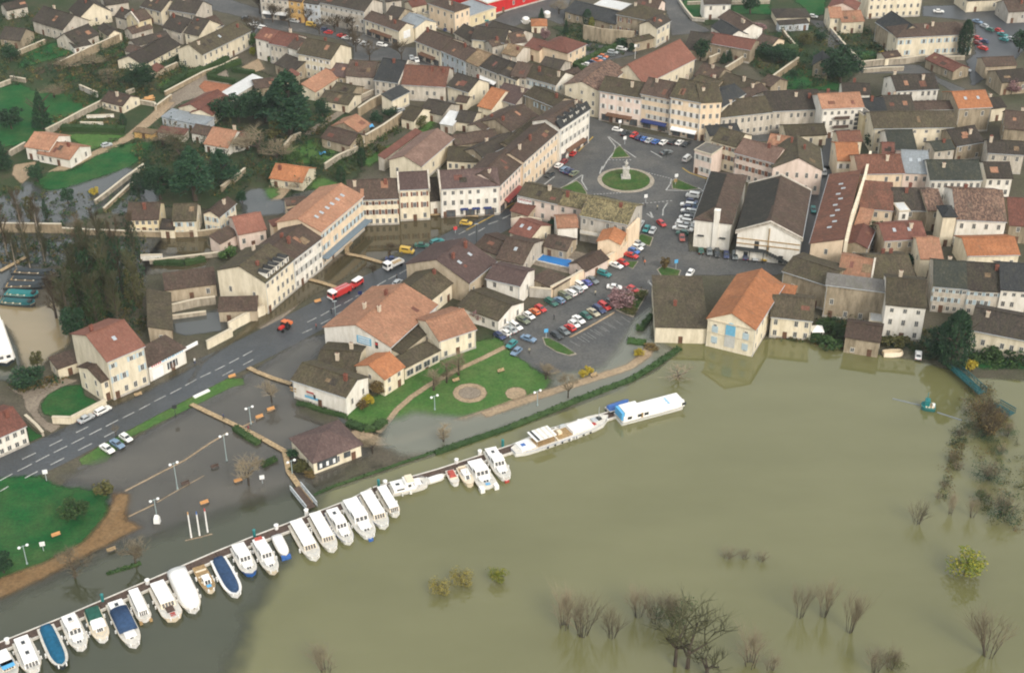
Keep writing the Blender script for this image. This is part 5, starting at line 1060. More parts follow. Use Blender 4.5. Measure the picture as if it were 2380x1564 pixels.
# ---- working vehicles
def truck_base(r, L, W, n_ax, m='rubber', rr=.5):
    me = MB().tube((0, -.16, 0), (0, .16, 0), rr, rr, 10).me('wheel', M[m])
    for i in range(n_ax):
        x = L * (.34 - .68 * (i / max(1, n_ax - 1)))
        for s in (-1, 1): obj('wheel', me, r, (x, s * (W / 2 - .1), rr))
def heading(t, a, b): p, q = T(t, *a), T(t, *b); d = q - p; return (p + q) / 2, math.atan2(d.y, d.x), d.length
c, rz, _ = heading('11', (860, 1135), (690, 1215))
r = thing('fire_engine', 'red fire engine with a white cab roof standing on the main road', 'fire engine', (c.x, c.y, .12), rz)
obj('cab', MB().box(1.6, 3.4, -1.15, 1.15, .6, 2.3).me('cab', PAINT['red']), r); obj('cab_roof', MB().box(1.55, 3.42, -1.17, 1.17, 2.3, 2.62, 0, .12).me('cab_roof', PAINT['white']), r)
obj('windscreen', MB().box(3.4, 3.44, -1.02, 1.02, 1.4, 2.2).me('windscreen', M['dglass']), r); obj('body', MB().box(-3.4, 1.45, -1.15, 1.15, .65, 2.35).me('body', PAINT['red']), r)
obj('bumper', MB().box(3.42, 3.6, -1.12, 1.12, .45, .8).me('bumper', PAINT['white']), r)
for s in (-1, 1): obj('side_window', MB().box(1.9, 2.9, s * 1.15 - .015, s * 1.15 + .015, 1.4, 2.2).me('side_window', M['dglass']), r)
for s in (-.55, .55): obj('ladder_rail', MB().box(-3.2, 1.3, s - .05, s + .05, 2.38, 2.5).me('ladder_rail', M['zinc']), r)
obj('locker_shutter', MB().box(-3.0, -.2, -1.18, -1.14, .9, 2.1).me('locker_shutter', M['zinc']), r); truck_base(r, 7, 2.3, 2)
c, rz, _ = heading('11', (985, 1050), (870, 1125))
r = thing('fire_van', 'red off road fire vehicle with a white roof behind the fire engine', 'fire vehicle', (c.x, c.y, .12), rz)
obj('body', MB().box(-2.3, 2.3, -.9, .9, .5, 1.25).me('body', PAINT['red']), r); obj('cabin', MB().box(-2.25, 1.1, -.88, .88, 1.25, 1.95, 0, .08).me('cabin', PAINT['red']), r)
obj('roof', MB().box(-2.2, 1.05, -.84, .84, 1.96, 2.08).me('roof', PAINT['white']), r); obj('windscreen', MB().box(1.09, 1.13, -.75, .75, 1.35, 1.85).me('windscreen', M['dglass']), r)
for s in (-1, 1):
    obj('side_window', MB().box(-1.9, .8, s * .87 - .015, s * .87 + .015, 1.38, 1.82).me('side_window', M['dglass']), r); obj('headlight', MB().box(2.28, 2.33, s * .6 - .15, s * .6 + .15, .8, 1.05).me('headlight', M['swhite']), r)
truck_base(r, 4.4, 1.8, 2, rr=.38)
c, rz, _ = heading('11', (1345, 880), (1195, 950))
r = thing('tipper_truck', 'white tipper truck with a tan load bed on the flooded road', 'truck', (c.x, c.y, .12), rz)
obj('cab', MB().box(1.2, 3.2, -1.1, 1.1, .6, 2.5, 0, .08).me('cab', PAINT['white']), r); obj('windscreen', MB().box(3.13, 3.2, -.95, .95, 1.45, 2.25).me('windscreen', M['dglass']), r)
for s in (-1, 1): obj('side_window', MB().box(1.9, 2.8, s * 1.06 - .03, s * 1.06 + .03, 1.5, 2.25).me('side_window', M['dglass']), r)
obj('load_bed', MB().box(-3.2, 1.0, -1.1, 1.1, .9, 1.05).box(-3.2, 1.0, -1.12, -1.02, 1.05, 1.6).box(-3.2, 1.0, 1.02, 1.12, 1.05, 1.6).box(.9, 1.02, -1.1, 1.1, 1.05, 1.8).box(-3.22, -3.12, -1.1, 1.1, 1.05, 1.6).me('load_bed', PAINT['white']), r)
obj('load', MB().box(-3.1, .9, -1.0, 1.0, 1.06, 1.35, 0, .2).me('load', M['wood']), r); truck_base(r, 6.4, 2.2, 2, rr=.45)
c, rz, _ = heading('11', (330, 1440), (200, 1530))
r = thing('tractor', 'orange and red farm tractor with a trailer box at the flooded roadside', 'tractor', (c.x, c.y, .12), rz)
obj('bonnet', MB().box(.2, 1.9, -.45, .45, .9, 1.5, 0, .06).me('bonnet', PAINT['red']), r); obj('cab', MB().box(-1.1, .2, -.75, .75, 1.0, 2.3, 0, .1).me('cab', M['dglass']), r); obj('cab_roof', MB().box(-1.2, .3, -.8, .8, 2.3, 2.45).me('cab_roof', PAINT['orange']), r)
bw = MB().tube((0, -.22, 0), (0, .22, 0), .8, .8, 12).me('rear_wheel', M['rubber']); fw = MB().tube((0, -.15, 0), (0, .15, 0), .45, .45, 10).me('front_wheel', M['rubber'])
for s in (-1, 1): obj('rear_wheel', bw, r, (-.6, s * .95, .8)); obj('front_wheel', fw, r, (1.5, s * .75, .45))
obj('lift_box', MB().box(-2.6, -1.4, -.9, .9, .8, 1.5).box(-1.4, -1.1, -.1, .1, .9, 1.05).me('lift_box', PAINT['orange']), r)
# ---------------------------------------------------------------- pontoon and boats
WZ = .14
PON = [T('30', -300, 1455), T('30', 0, 1345), T('30', 560, 1120), T('30', 1280, 810), T('30', 2000, 500), T('30', 2380, 345), T('31', 500, 165), T('31', 900, 10), T('21', 1100, 1450), T('21', 1700, 1280), T('21', 2380, 1055), T('22', 380, 905), T('22', 700, 815), T('22', 990, 730)]
pon = thing('pontoon', 'long brown floating pontoon with pale edges that the boats are moored to', 'pontoon', PON[0])
po = PON[0]; tot = 0
for a, b in zip(PON[:-1], PON[1:]):
    d = b - a; n = max(1, round(d.length / 9)); ang = math.atan2(d.y, d.x); l = d.length / n
    for i in range(n):
        p = a + d * ((i + .5) / n) - po
        dk = obj('deck_section', MB().box(-l / 2 + .05, l / 2 - .05, -1.15, 1.15, WZ - .2, WZ + .45).me('deck_section', M['dwood']), pon, p, ang)
        for s in (-1, 1): obj('edge_rail', MB().box(-l / 2 + .03, l / 2 - .03, s * 1.3 - .16, s * 1.3 + .16, WZ - .1, WZ + .56).me('edge_rail', M['deck']), dk)
def pile(t, x, y, col='teal', h=3.2, label='', name='mooring_pile', r=.32):
    p = T(t, x, y)
    o = thing(name, label, 'pile', (p.x, p.y, 0), 0, 'piles and posts along the pontoon')
    obj('post', MB().tube((0, 0, -.3), (0, 0, h), r, r, 8).me('post', M[col]), o); obj('cap', MB().tube((0, 0, h), (0, 0, h + .18), r * 1.25, r * .7, 8).me('cap', M[col]), o)
for t, x, y, l in (('30', 950, 920, 'green mooring pile above the boat with a blue canopy'), ('30', 2345, 325, 'green mooring pile above the cream cruiser with a red stern'), ('21', 1135, 1410, 'green mooring pile above the white stepped motor yacht'), ('21', 2275, 1040, 'green mooring pile near the white ship')): pile(t, x, y, 'teal', 2.4, l)
for t, x, y, l in (('30', 75, 1305, 'white service post at the left end of the pontoon'), ('30', 1362, 760, 'white service post above the cream cabin boat'), ('31', 195, 255, 'white service post beside the boat with a blue stern'), ('31', 470, 115, 'white service post at the foot of the gangway'), ('21', 1195, 1395, 'white service post above the stepped yacht'), ('21', 1850, 1195, 'white service post near the wooden sailing boat'), ('21', 2065, 1115, 'white service post beside the catamaran'), ('22', 625, 835, 'white service post beside the long white ship'), ('22', 515, 890, 'white service post at the middle of the long white ship')): pile(t, x, y, 'gel', 1.7, l, 'service_post', .45)
def hullmesh(L, W, bow=.35, stern=.92, z0=-.5, z1=.9, sheer=.35, ns=10, sternround=0.0):
    v = []; f = []
    for i in range(ns + 1):
        t = i / ns; x = -L / 2 + L * t
        k = stern + (1 - stern) * min(1, t / .3)
        if sternround and t < .15: k *= (1 - sternround * (1 - t / .15) ** 2)
        if t > 1 - bow: k *= math.sqrt(max(0.0004, 1 - ((t - 1 + bow) / bow) ** 2.2))
        w_ = W / 2 * k; z = z1 + sheer * max(0, (t - .45) / .55) ** 2
        v += [(x - (0 if t < 1 else .35), -w_ * .72, z0), (x, -w_, z), (x, w_, z), (x - (0 if t < 1 else .35), w_ * .72, z0)]
    for i in range(ns):
        a = i * 4; f += [(a, a + 4, a + 5, a + 1), (a + 3, a + 2, a + 6, a + 7), (a + 1, a + 5, a + 6, a + 2)]
    f += [(0, 1, 2, 3), (4 * ns, 4 * ns + 3, 4 * ns + 2, 4 * ns + 1)]
    mi = [0, 0, 1] * ns + [0, 0]
    return v, f, mi
def block(x0, x1, w0, w1, z0, z1, rake=.5, tum=.18):   # cabin: raked front (at x1), slight tumblehome
    return [(x0, -w0 / 2, z0), (x1, -w1 / 2, z0), (x1, w1 / 2, z0), (x0, w0 / 2, z0), (x0 + .1, -w0 / 2 + tum, z1), (x1 - rake, -w1 / 2 + tum, z1), (x1 - rake, w1 / 2 - tum, z1), (x0 + .1, w0 / 2 - tum, z1)], \
           [(4, 5, 6, 7), (0, 1, 5, 4), (1, 2, 6, 5), (2, 3, 7, 6), (3, 0, 4, 7)]
def boat(t, stern, bow, W, style, label, hull='gel', cover=None, t2=None, **k):
    p, q = T(t, *stern, 0), T(t2 or t, *bow, 0); d = q - p; L = d.length; c = (p + q) / 2; ang = math.atan2(d.y, d.x)
    r = thing(k.get('name', 'moored_boat'), label, 'boat', (c.x, c.y, WZ), ang, 'boats moored along the pontoon')
    z1 = k.get('fb', .95)
    v, f, mi = hullmesh(L, W, k.get('bowf', .38), k.get('sternw', .9), -.5, z1, k.get('sheer', .3), 12, k.get('sr', 0))
    obj('hull', mesh('hull', v, f, [M[hull], M[k.get('deckm', 'deck')]], mi), r)
    # dark waterline and rubbing strake
    v2, f2, mi2 = hullmesh(L + .08, W + .1, k.get('bowf', .38), k.get('sternw', .9), z1 - .28, z1 - .12, k.get('sheer', .3), 12, k.get('sr', 0))
    obj('rubbing_strake', mesh('rubbing_strake', v2, [x for x, m in zip(f2, mi2) if m == 0], [M[k.get('strake', 'gelc')]]), r)
    def cabin(x0, x1, wf, zz, top='gel', side='gel', rake=.6, wins=3, hatch=0, w2=None):
        a, b = -L / 2 + x0 * L, -L / 2 + x1 * L; w0 = W * wf; w1 = W * (w2 or wf)
        v, f = block(a, b, w0, w1, z1 - .02, z1 + zz, rake)
        cb = obj('cabin', mesh('cabin', v, f, [M[side]]), r)
        obj('cabin_roof', MB().box(a - .12, b - rake + .25, -w0 / 2 + .05, w0 / 2 - .05, z1 + zz, z1 + zz + .1, 0, .06).me('cabin_roof', M[top]), cb)
        # side glass
        n = max(1, int((b - a) / 1.8))
        for s in (-1, 1):
            for i in range(n):
                x = a + .4 + (b - a - rake - .6) * (i + .5) / n; wd = (b - a - rake - .6) / n * .36
                y = (w0 / 2 + (w1 - w0) / 2 * ((x - a) / (b - a))) - .07
                obj('cabin_window', MB().box(x - wd, x + wd, s * y - .06, s * y + .06, z1 + zz * .42, z1 + zz * .82).me('cabin_window', M['dglass']), cb)
        if wins:
            for i in range(wins):
                y = (-.5 + (i + .5) / wins) * (w1 - .5); hw = (w1 - .5) / wins * .38
                x = b - rake * .5
                o = obj('windscreen', MB().add([(rake * .38, -hw, -zz * .33), (rake * .38, hw, -zz * .33), (-rake * .3, hw, zz * .33), (-rake * .3, -hw, zz * .33), (rake * .3, -hw, -zz * .4), (rake * .3, hw, -zz * .4), (-rake * .4, hw, zz * .25), (-rake * .4, -hw, zz * .25)], [(0, 1, 2, 3), (7, 6, 5, 4), (0, 4, 5, 1), (1, 5, 6, 2), (2, 6, 7, 3), (3, 7, 4, 0)]).me('windscreen', M['dglass']), cb, (x + .05, y, z1 + zz * .52))
        for i in range(hatch):
            x = a + (b - a - rake) * (i + .6) / (hatch + .4); obj('roof_hatch', MB().box(x - .45, x + .45, -.35, .35, z1 + zz + .09, z1 + zz + .2).me('roof_hatch', M['dglass']), cb)
        return cb
    if style == 'cruiser':            # long low cabin with glazed front, side decks and rounded bow
        cabin(k.get('c0', .03), k.get('c1', .76), .74, 1.15, rake=.7, wins=4, hatch=k.get('hatch', 0), side=k.get('side', 'gelc'))
    elif style == 'twin':             # aft cabin, raised wheelhouse, fore cabin
        cabin(.04, .40, .78, .9, wins=0, hatch=k.get('hatch', 0), rake=.2); cabin(.36, .62, .74, 1.6, wins=3, rake=.8); cabin(.60, .84, .62, .5, wins=2, rake=.7, w2=.4)
    elif style == 'sport':
        cabin(.30, .74, .72, .85, wins=3, rake=1.1, w2=.5); o = obj('cockpit', MB().box(-L * .46, -L * .2, -W * .34, W * .34, z1 - .01, z1 + .04).me('cockpit', M[k.get('cockpit', 'teak')]), r)
        obj('seat', MB().box(-L * .45, -L * .38, -W * .33, W * .33, z1 + .04, z1 + .5).me('seat', M['gelc']), r)
    elif style == 'covered':          # whole boat under a tarpaulin
        v3, f3, m3 = hullmesh(L * .93, W * .84, .4, .92, z1 - .05, z1 + .55, .15, 12)
        rid = []; n0 = len(v3)
        tv_ = [(x, y * .55, z + .35) if j % 4 in (1, 2) else (x, y * 1.25, z) for j, (x, y, z) in enumerate(v3)]
        obj('tarpaulin', mesh('tarpaulin', tv_, f3, M[cover], smooth=True), r)
    elif style == 'canopy':           # fore deck bare, canopy over the middle
        cabin(.04, .26, .76, .7, wins=0, rake=.2, hatch=1)
        a = MB(); n = 8; x0, x1 = -L * .28, L * .2
        vs = [(x, W * .46 * math.cos(math.pi * j / n), z1 + .35 + 1.05 * math.sin(math.pi * j / n) ** .6) for x in (x0, x1) for j in range(n + 1)]
        vs += [(x, W * .46 * math.cos(math.pi * j / n), z1) for x in (x0, x1) for j in (0, n)]
        fs = [(j, j + 1, n + 2 + j, n + 1 + j) for j in range(n)] + [tuple(range(n, -1, -1)), tuple(range(n + 1, 2 * n + 2))]
        obj('canopy', a.add(vs, fs).me('canopy', M[cover or 'cblue'], True), r)
        cabin(.68, .86, .6, .35, wins=1, rake=.6, w2=.35)
    elif style == 'open':
        obj('inner_floor', MB().box(-L * .44, L * .25, -W * .36, W * .36, z1 - .01, z1 + .04).me('inner_floor', M['teak']), r)
        for x in (-.3, -.08, .12): obj('thwart', MB().box(L * x - .2, L * x + .2, -W * .4, W * .4, z1 + .04, z1 + .2).me('thwart', M['gelc']), r)
        if cover: obj('cover', MB().box(-L * .4, L * .08, -W * .38, W * .38, z1 + .04, z1 + .55, 0, .25).me('cover', M[cover]), r)
        if k.get('house'): cabin(.52, .74, .6, 1.1, wins=2, rake=.4)
    elif style == 'shell':            # big rounded white cover
        n = 8; vs = []; fs = []; ns = 8
        for i in range(ns + 1):
            t_ = i / ns; x = -L * .48 + L * .96 * t_; kk = .97 if t_ < .55 else .97 * math.sqrt(max(.02, 1 - ((t_ - .55) / .45) ** 2.4))
            for j in range(n + 1): vs.append((x, W / 2 * kk * math.cos(math.pi * j / n), z1 - .02 + k.get('sh', 1.3) * (math.sin(math.pi * j / n) ** .5) * (1 if t_ < .7 else 1 - (t_ - .7) * 1.6)))
        for i in range(ns):
            for j in range(n): a = i * (n + 1) + j; fs.append((a, a + n + 1, a + n + 2, a + 1))
        fs.append(tuple(range(0, n + 1)))
        obj('cover', mesh('cover', vs, fs, M[cover or 'gel'], smooth=True), r)
    rnd = random.Random(label)
    fm = _CM.setdefault(('fender',), MB().tube((0, 0, -.35), (0, 0, .35), .17, .17, 6).me('fender', M['gel']))
    for i in range(k.get('fend', 4)):
        t_ = rnd.uniform(.2, .7); s = -1 if i % 2 else 1
        obj('fender', fm, r, (-L / 2 + L * t_, s * (W / 2 + .2), z1 - .35))
    if k.get('fend', 4) > 2:
        for s in (-1, 1): obj('fender', fm, r, (L * .47, s * W * .2, z1 + .1))
    if k.get('rail', style in ('cruiser', 'twin', 'sport')):
        m = MB(); zr = z1 + k.get('sheer', .3) + .55; pts = [(L * .2, -W * .44, zr), (L * .36, -W * .3, zr), (L * .47, 0, zr), (L * .36, W * .3, zr), (L * .2, W * .44, zr)]
        for a, b in zip(pts[:-1], pts[1:]): m.tube(a, b, .035, .035, 4); m.tube(a, (a[0], a[1], z1), .03, .03, 4)
        obj('bow_rail', m.me('bow_rail', M['zinc']), r)
    return r, L
def extra(r, nm, m, *b, **k): return obj(nm, MB().box(*b, **k).me(nm, M[m]), r)
r, L = boat('30', (20, 1430), (130, 1640), 3.4, 'cruiser', 'white and light blue boat cut by the bottom left corner', c1=.7); extra(r, 'sun_deck', 'lightblue', 0, 2.0, -1.2, 1.2, 2.12, 2.2)
boat('30', (205, 1300), (330, 1590), 3.9, 'cruiser', 'white cabin boat with two dark roof hatches, beside the blue covered boat', hatch=2, c1=.86, side='gel')
boat('30', (425, 1170), (590, 1545), 3.7, 'covered', 'boat wrapped in a deep blue tarpaulin, second big one from the left', cover='cteal', hull='hdark', fend=4)
r, L = boat('30', (635, 1085), (765, 1375), 3.7, 'twin', 'white cruiser with two small tan roof hatches, right of the deep blue tarpaulin', hatch=1)
for x in (-1.2, .3): extra(r, 'deck_hatch', 'teak', x - .45, x + .45, -.5, .5, 2.5, 2.62)
r, L = boat('30', (850, 1015), (965, 1300), 3.4, 'sport', 'boat with a green canvas stern and pink brown foredeck', cockpit='cgreen', deckm='gelc'); extra(r, 'canvas', 'cgreen', -L * .48, -L * .06, -1.5, 1.5, .96, 2.0, taper=.25); extra(r, 'white_awning', 'gel', -L * .04, L * .22, -1.35, 1.35, 1.85, 1.95)
boat('30', (1060, 945), (1255, 1350), 4.0, 'canopy', 'white cruiser with a rounded slate blue canopy', cover='cblue')
r, L = boat('30', (1235, 860), (1350, 1110), 2.9, 'cruiser', 'narrow white houseboat with yellow floats at its outer end', side='gel', c1=.86, fend=2, bowf=.15, rail=False)
for s in (-1, 1): extra(r, 'float', 'teak', L * .42, L * .5, s * 1.0 - .3, s * 1.0 + .3, -.1, .5)
r, L = boat('30', (1450, 790), (1620, 1105), 4.1, 'cruiser', 'cream cabin boat with brown cockpit, right of the narrow houseboat', hull='gelc', side='gelc', c1=.66, bowf=.2); extra(r, 'cockpit', 'dwood', L * .14, L * .3, -.8, .8, .96, 1.2); extra(r, 'seat', 'cred', L * .34, L * .42, -.5, .5, .96, 1.35)
boat('30', (1630, 665), (1800, 1030), 4.3, 'shell', 'biggest boat under a smooth white cover, between cream boat and open wooden boat', sh=1.5)
r, L = boat('30', (1830, 615), (1955, 845), 2.8, 'open', 'open wooden boat with a small white wheelhouse and blue foredeck', hull='gelc', house=1, deckm='teak'); extra(r, 'foredeck', 'lightblue', L * .26, L * .42, -.5, .5, 1.0, 1.12)
boat('30', (2010, 545), (2190, 885), 3.8, 'covered', 'pale hulled boat under a dark navy tarpaulin', cover='cblue', deckm='gel')
r, L = boat('30', (2190, 430), (2325, 690), 3.7, 'twin', 'white cruiser with a dark blue hull line, left of the cream one with red lifebuoy', hull='hblue', fend=2)
r, L = boat('31', (25, 380), (180, 672), 3.5, 'twin', 'cream white cruiser with a red lifebuoy on its stern', hull='gelc', strake='gel'); extra(r, 'lifebuoy', 'cred', -L * .48, -L * .4, -.8, .8, 1.9, 2.15)
r, L = boat('31', (195, 335), (285, 520), 2.5, 'shell', 'small white covered boat with a bright blue transom', sh=.5, fend=0, bowf=.5); extra(r, 'transom', 'hblue', L * .43, L * .53, -1.0, 1.0, -.1, .95)
boat('31', (372, 220), (562, 545), 3.9, 'cruiser', 'white canal cruiser, leftmost of the row of look-alike long white ones', side='gelc')
boat('31', (545, 150), (722, 468), 3.7, 'cruiser', 'white canal cruiser between its look-alike and the one with three roof windows', side='gelc')
boat('31', (700, 105), (872, 398), 3.6, 'twin', 'white cruiser with a dark roof hatch and blue bow, third of the long white ones', hatch=1, strake='hblue')
r, L = boat('31', (865, 10), (1065, 352), 4.4, 'twin', 'largest white cruiser with a blue keel at the bow, amid the white row', strake='gel'); extra(r, 'bow_keel', 'hblue', L * .45, L * .51, -.5, .5, -.1, .5)
boat('21', (1015, 1500), (1195, 1800), 3.8, 'cruiser', 'white canal cruiser right of the largest white one', side='gelc', strake='hblue')
boat('21', (1160, 1455), (1300, 1690), 3.1, 'cruiser', 'cream trimmed white cruiser, last of the slanted row before the stepped yacht', side='gelc', c1=.9)
r, L = boat('21', (1245, 1455), (1595, 1375), 4.2, 'twin', 'white stepped motor yacht lying lengthwise along the pontoon', hatch=1, fend=6); extra(r, 'fly_bridge', 'gelc', -L * .1, L * .08, -1.2, 1.2, 2.6, 3.1)
boat('21', (1592, 1360), (1738, 1312), 1.9, 'shell', 'little white dinghy lying lengthwise next to the stepped yacht', sh=.35, fend=0, fb=.6)
boat('21', (1785, 1275), (1850, 1402), 2.2, 'open', 'small white boat with a red canvas cover', cover='cred', fend=1)
r, L = boat('21', (1890, 1245), (1985, 1412), 2.6, 'sport', 'cream wooden sailing boat with a mast, between red canvas boat and catamaran', hull='gelc', deckm='gelc', fend=1, rail=False)
obj('mast', MB().tube((L * .1, 0, .9), (L * .1, 0, 4.0), .07, .05, 6).me('mast', M['teak']), r)
r, L = boat('21', (2010, 1205), (2150, 1430), 4.6, 'twin', 'wide white catamaran with a pale blue deck', bowf=.12, sternw=1.0, fend=2); extra(r, 'bow_net', 'lightblue', L * .38, L * .46, -.5, .5, 1.2, 1.32)
for s in (-1, 1): extra(r, 'bow_hull', 'gel', L * .4, L * .56, s * 1.7 - .5, s * 1.7 + .5, -.3, 1.1)
r, L = boat('21', (2155, 1090), (2315, 1360), 3.8, 'twin', 'white cruiser with a red bow keel, nearest the long ship', hatch=1); extra(r, 'bow_keel', 'hred', L * .46, L * .51, -.5, .5, -.1, .35)
# long white ship
r, L = boat('22', (20, 1105), (890, 800), 5.2, 'open', 'long white barge like ship with a slatted awning and blue stripe', hull='gel', strake='hblue', fend=6, fb=1.3, sr=.5, bowf=.3, name='moored_ship', sheer=.7)
extra(r, 'deck_house', 'gel', L * .08, L * .3, -1.9, 1.5, 1.3, 2.1, taper=.1); extra(r, 'work_deck', 'teak', -L * .09, L * .075, -1.7, 1.7, 1.3, 1.42); extra(r, 'deck_locker', 'gelc', -L * .04, 0, -.4, .8, 1.42, 2.1); extra(r, 'stern_cabin', 'gel', -L * .45, -L * .3, -1.8, 1.8, 1.3, 1.9, taper=.2); extra(r, 'blue_hatch', 'hblue', -L * .42, -L * .38, -.5, .5, 1.9, 2.0)
extra(r, 'tender', 'zinc', L * .02, L * .08, 1.55, 2.3, 1.4, 2.2, taper=.2); extra(r, 'anchor_winch', 'iron', L * .38, L * .42, -.6, .6, 1.4, 2.1); extra(r, 'red_locker', 'hred', L * .31, L * .34, -1.5, -.4, 1.32, 1.7); extra(r, 'bow_hatch', 'zinc', L * .33, L * .38, -.6, 1.0, 1.4, 1.9)
aw = obj('awning', MB().box(-L * .31, -L * .1, -2.2, 2.2, 3.2, 3.28).me('awning', M['gel']), r)
for i in range(4): x = -L * .29 + i * L * .05; obj('awning_slat', MB().box(x, x + L * .022, -2.1, 2.1, 3.29, 3.36).me('awning_slat', M['iron' if i < 1 else 'deck']), aw)
for x in (-.3, -.11):
    for s in (-1, 1): obj('awning_post', MB().tube((L * x, s * 2.0, 1.2), (L * x, s * 2.0, 3.2), .05, .05, 5).me('awning_post', M['zinc']), r)
for i in range(7): x = -L * .2 + i * L * .075; obj('porthole', MB().box(x - .25, x + .25, -2.66, -2.56, .55, .95).me('porthole', M['dglass']), r)
obj('mast', MB().tube((L * .4, 0, 1.6), (L * .4, 0, 5.2), .09, .05, 6).me('mast', M['zinc']), r)
# white passenger barge
r, L = boat('22', (985, 800), (1590, 640), 4.8, 'open', 'white flat roofed barge with a blue glazed end at the far end of the pontoon', hull='gel', strake='hdark', fend=0, fb=1.1, sternw=1.0, bowf=.12, name='moored_barge')
extra(r, 'saloon', 'gel', -L * .48, L * .44, -2.1, 2.1, 1.1, 2.5, taper=.08); extra(r, 'wheelhouse', 'gel', -L * .46, -L * .2, -1.9, 1.9, 2.5, 3.5, taper=.12); extra(r, 'glazed_end', 'lightblue', -L * .5, -L * .462, -1.8, 1.8, 1.4, 3.4, taper=.0)
for x in (-.42, -.27, -.17, .4): extra(r, 'saloon_window', 'dglass', L * x, L * x + 1.1, -2.16, -2.04, 1.5, 2.2)
extra(r, 'door', 'teak', -L * .22, -L * .19, -2.15, -2.05, 1.1, 2.4); extra(r, 'side_platform', 'dwood', -L * .2, L * .02, 2.15, 2.9, .6, 1.0)
# pale blue lettering strokes on its roof, unreadable in the photograph
for i in range(5): extra(r, 'roof_lettering', 'lightblue', L * .22 - .35 + (i % 2) * .12, L * .22 + .35, -1.4 + i * .55, -1.05 + i * .55, 2.505, 2.53)
boat('22', (885, 720), (1085, 655), 2.8, 'covered', 'blue covered boat on the far side of the pontoon', cover='hblue', hull='hdark', fend=0)
# barges on the canal at the left edge
for i, (a, b, c_, w_, l) in enumerate((((10, 1240), (330, 1265), 'dteal', 2.6, 'lowest teal barge of the moored pack on the left canal'), ((60, 1165), (360, 1185), 'teal', 2.8, 'bright teal barge, second from the bottom of the canal pack'), ((40, 1100), (440, 1090), 'hdark', 2.6, 'dark barge in the middle of the canal pack'), ((90, 1035), (470, 1050), 'hdark', 2.4, 'brown black barge with a low cabin in the canal pack'), ((120, 965), (520, 985), 'hdark', 2.4, 'topmost dark barge of the canal pack'))):
    r, L = boat('10', a, b, w_ + 1.0, 'open', l, hull='hdark', deckm=c_, fend=0, bowf=.2, name='canal_barge', fb=.8); extra(r, 'hold_cover', c_, -L * .4, L * .34, -w_ * .42, w_ * .42, .8, 1.35, taper=.2); extra(r, 'cabin', 'iron', L * .3, L * .4, -.8, .8, .8, 1.6)
r, L = boat('20', (-60, -90), (70, 300), 5.0, 'open', 'white houseboat with dark windows at the left edge', hull='hdark', fend=0, bowf=.1, sternw=1, name='houseboat'); extra(r, 'deck_house', 'gel', -L * .46, L * .44, -2.1, 2.1, .95, 3.2, taper=.1)
for s in (-.9, .9): extra(r, 'window', 'dglass', L * .432, L * .446, s - .5, s + .5, 1.9, 2.6)
# ---------------------------------------------------------------- trees and plants
_TM = {}
def leaf_cloud(n, fn, size, rng, flat=.0):
    P = np.array([fn() for _ in range(n)]); A = rng.normal(size=(n, 3)); A /= np.linalg.norm(A, axis=1)[:, None]
    B = np.cross(A, rng.normal(size=(n, 3))); B /= np.linalg.norm(B, axis=1)[:, None]
    if flat: A[:, 2] *= (1 - flat); B[:, 2] *= (1 - flat)
    s = size * rng.uniform(.6, 1.3, (n, 1))
    V = np.stack([P + A * s, P + B * s * .8, P - A * s, P - B * s * .8], 1).reshape(-1, 3)
    return V.tolist(), [(4 * i, 4 * i + 1, 4 * i + 2, 4 * i + 3) for i in range(n)]
def crown_mesh(shape, variant, leaf, n, size):
    """unit crown: height 1, radius about .5, base at z = 0"""
    k = (shape, variant, leaf, n, size)
    if k in _TM: return _TM[k]
    rng = np.random.default_rng(hash((shape, variant)) % 1000 if False else variant * 17 + len(shape)); rnd = random.Random(variant * 31 + len(shape))
    if shape == 'round':
        cl = [(rnd.uniform(-.28, .28), rnd.uniform(-.28, .28), rnd.uniform(.28, .8), rnd.uniform(.13, .22)) for _ in range(20)]
        def fn():
            c = rnd.choice(cl); d = rng.normal(size=3); d /= np.linalg.norm(d); r = c[3] * rnd.uniform(.55, 1.05); return (c[0] + d[0] * r, c[1] + d[1] * r, c[2] + d[2] * r * .9)
    elif shape == 'cone':
        def fn():
            z = 1 - math.sqrt(rnd.random()); z = min(.99, max(0, z)); a = rnd.uniform(0, 6.283); w = (1 - z) ** .85 * .42 * (1 + .22 * math.sin(z * 40 + 3 * a)) ; r = w * rnd.uniform(.6, 1.05); return (r * math.cos(a), r * math.sin(a), z)
    elif shape == 'column':
        def fn():
            z = rnd.random(); a = rnd.uniform(0, 6.283); w = .5 * math.sin(math.pi * min(.97, z * .8 + .18)) ** .6 * (1 + .15 * math.sin(5 * a + z * 9)); r = w * rnd.uniform(.65, 1.0); return (r * math.cos(a), r * math.sin(a), z)
    elif shape == 'layer':             # broad cedar, tier over tier to a blunt top
        arms = [(t_, rnd.uniform(0, 6.283), rnd.uniform(.7, 1.1)) for t_ in [.12 + .86 * i / 60 for i in range(60)]]
        def fn():
            z, a, k_ = rnd.choice(arms); q = math.sqrt(rnd.random()); w = .5 * (1 - z) ** .62 * k_ * q; a += rnd.gauss(0, .28); return (w * math.cos(a), w * math.sin(a), z - q * .05 + rnd.gauss(0, .02))
    else:                              # bush: low dome
        cl = [(rnd.uniform(-.3, .3), rnd.uniform(-.3, .3), rnd.uniform(.2, .65), rnd.uniform(.16, .3)) for _ in range(8)]
        def fn():
            c = rnd.choice(cl); d = rng.normal(size=3); d /= np.linalg.norm(d); r = c[3] * rnd.uniform(.5, 1.05); return (c[0] + d[0] * r, c[1] + d[1] * r, max(0, c[2] + d[2] * r))
    v, f = leaf_cloud(n, fn, size, rng, .4 if shape == 'layer' else 0)
    _TM[k] = mesh('crown', v, f, LEAF[leaf]); return _TM[k]
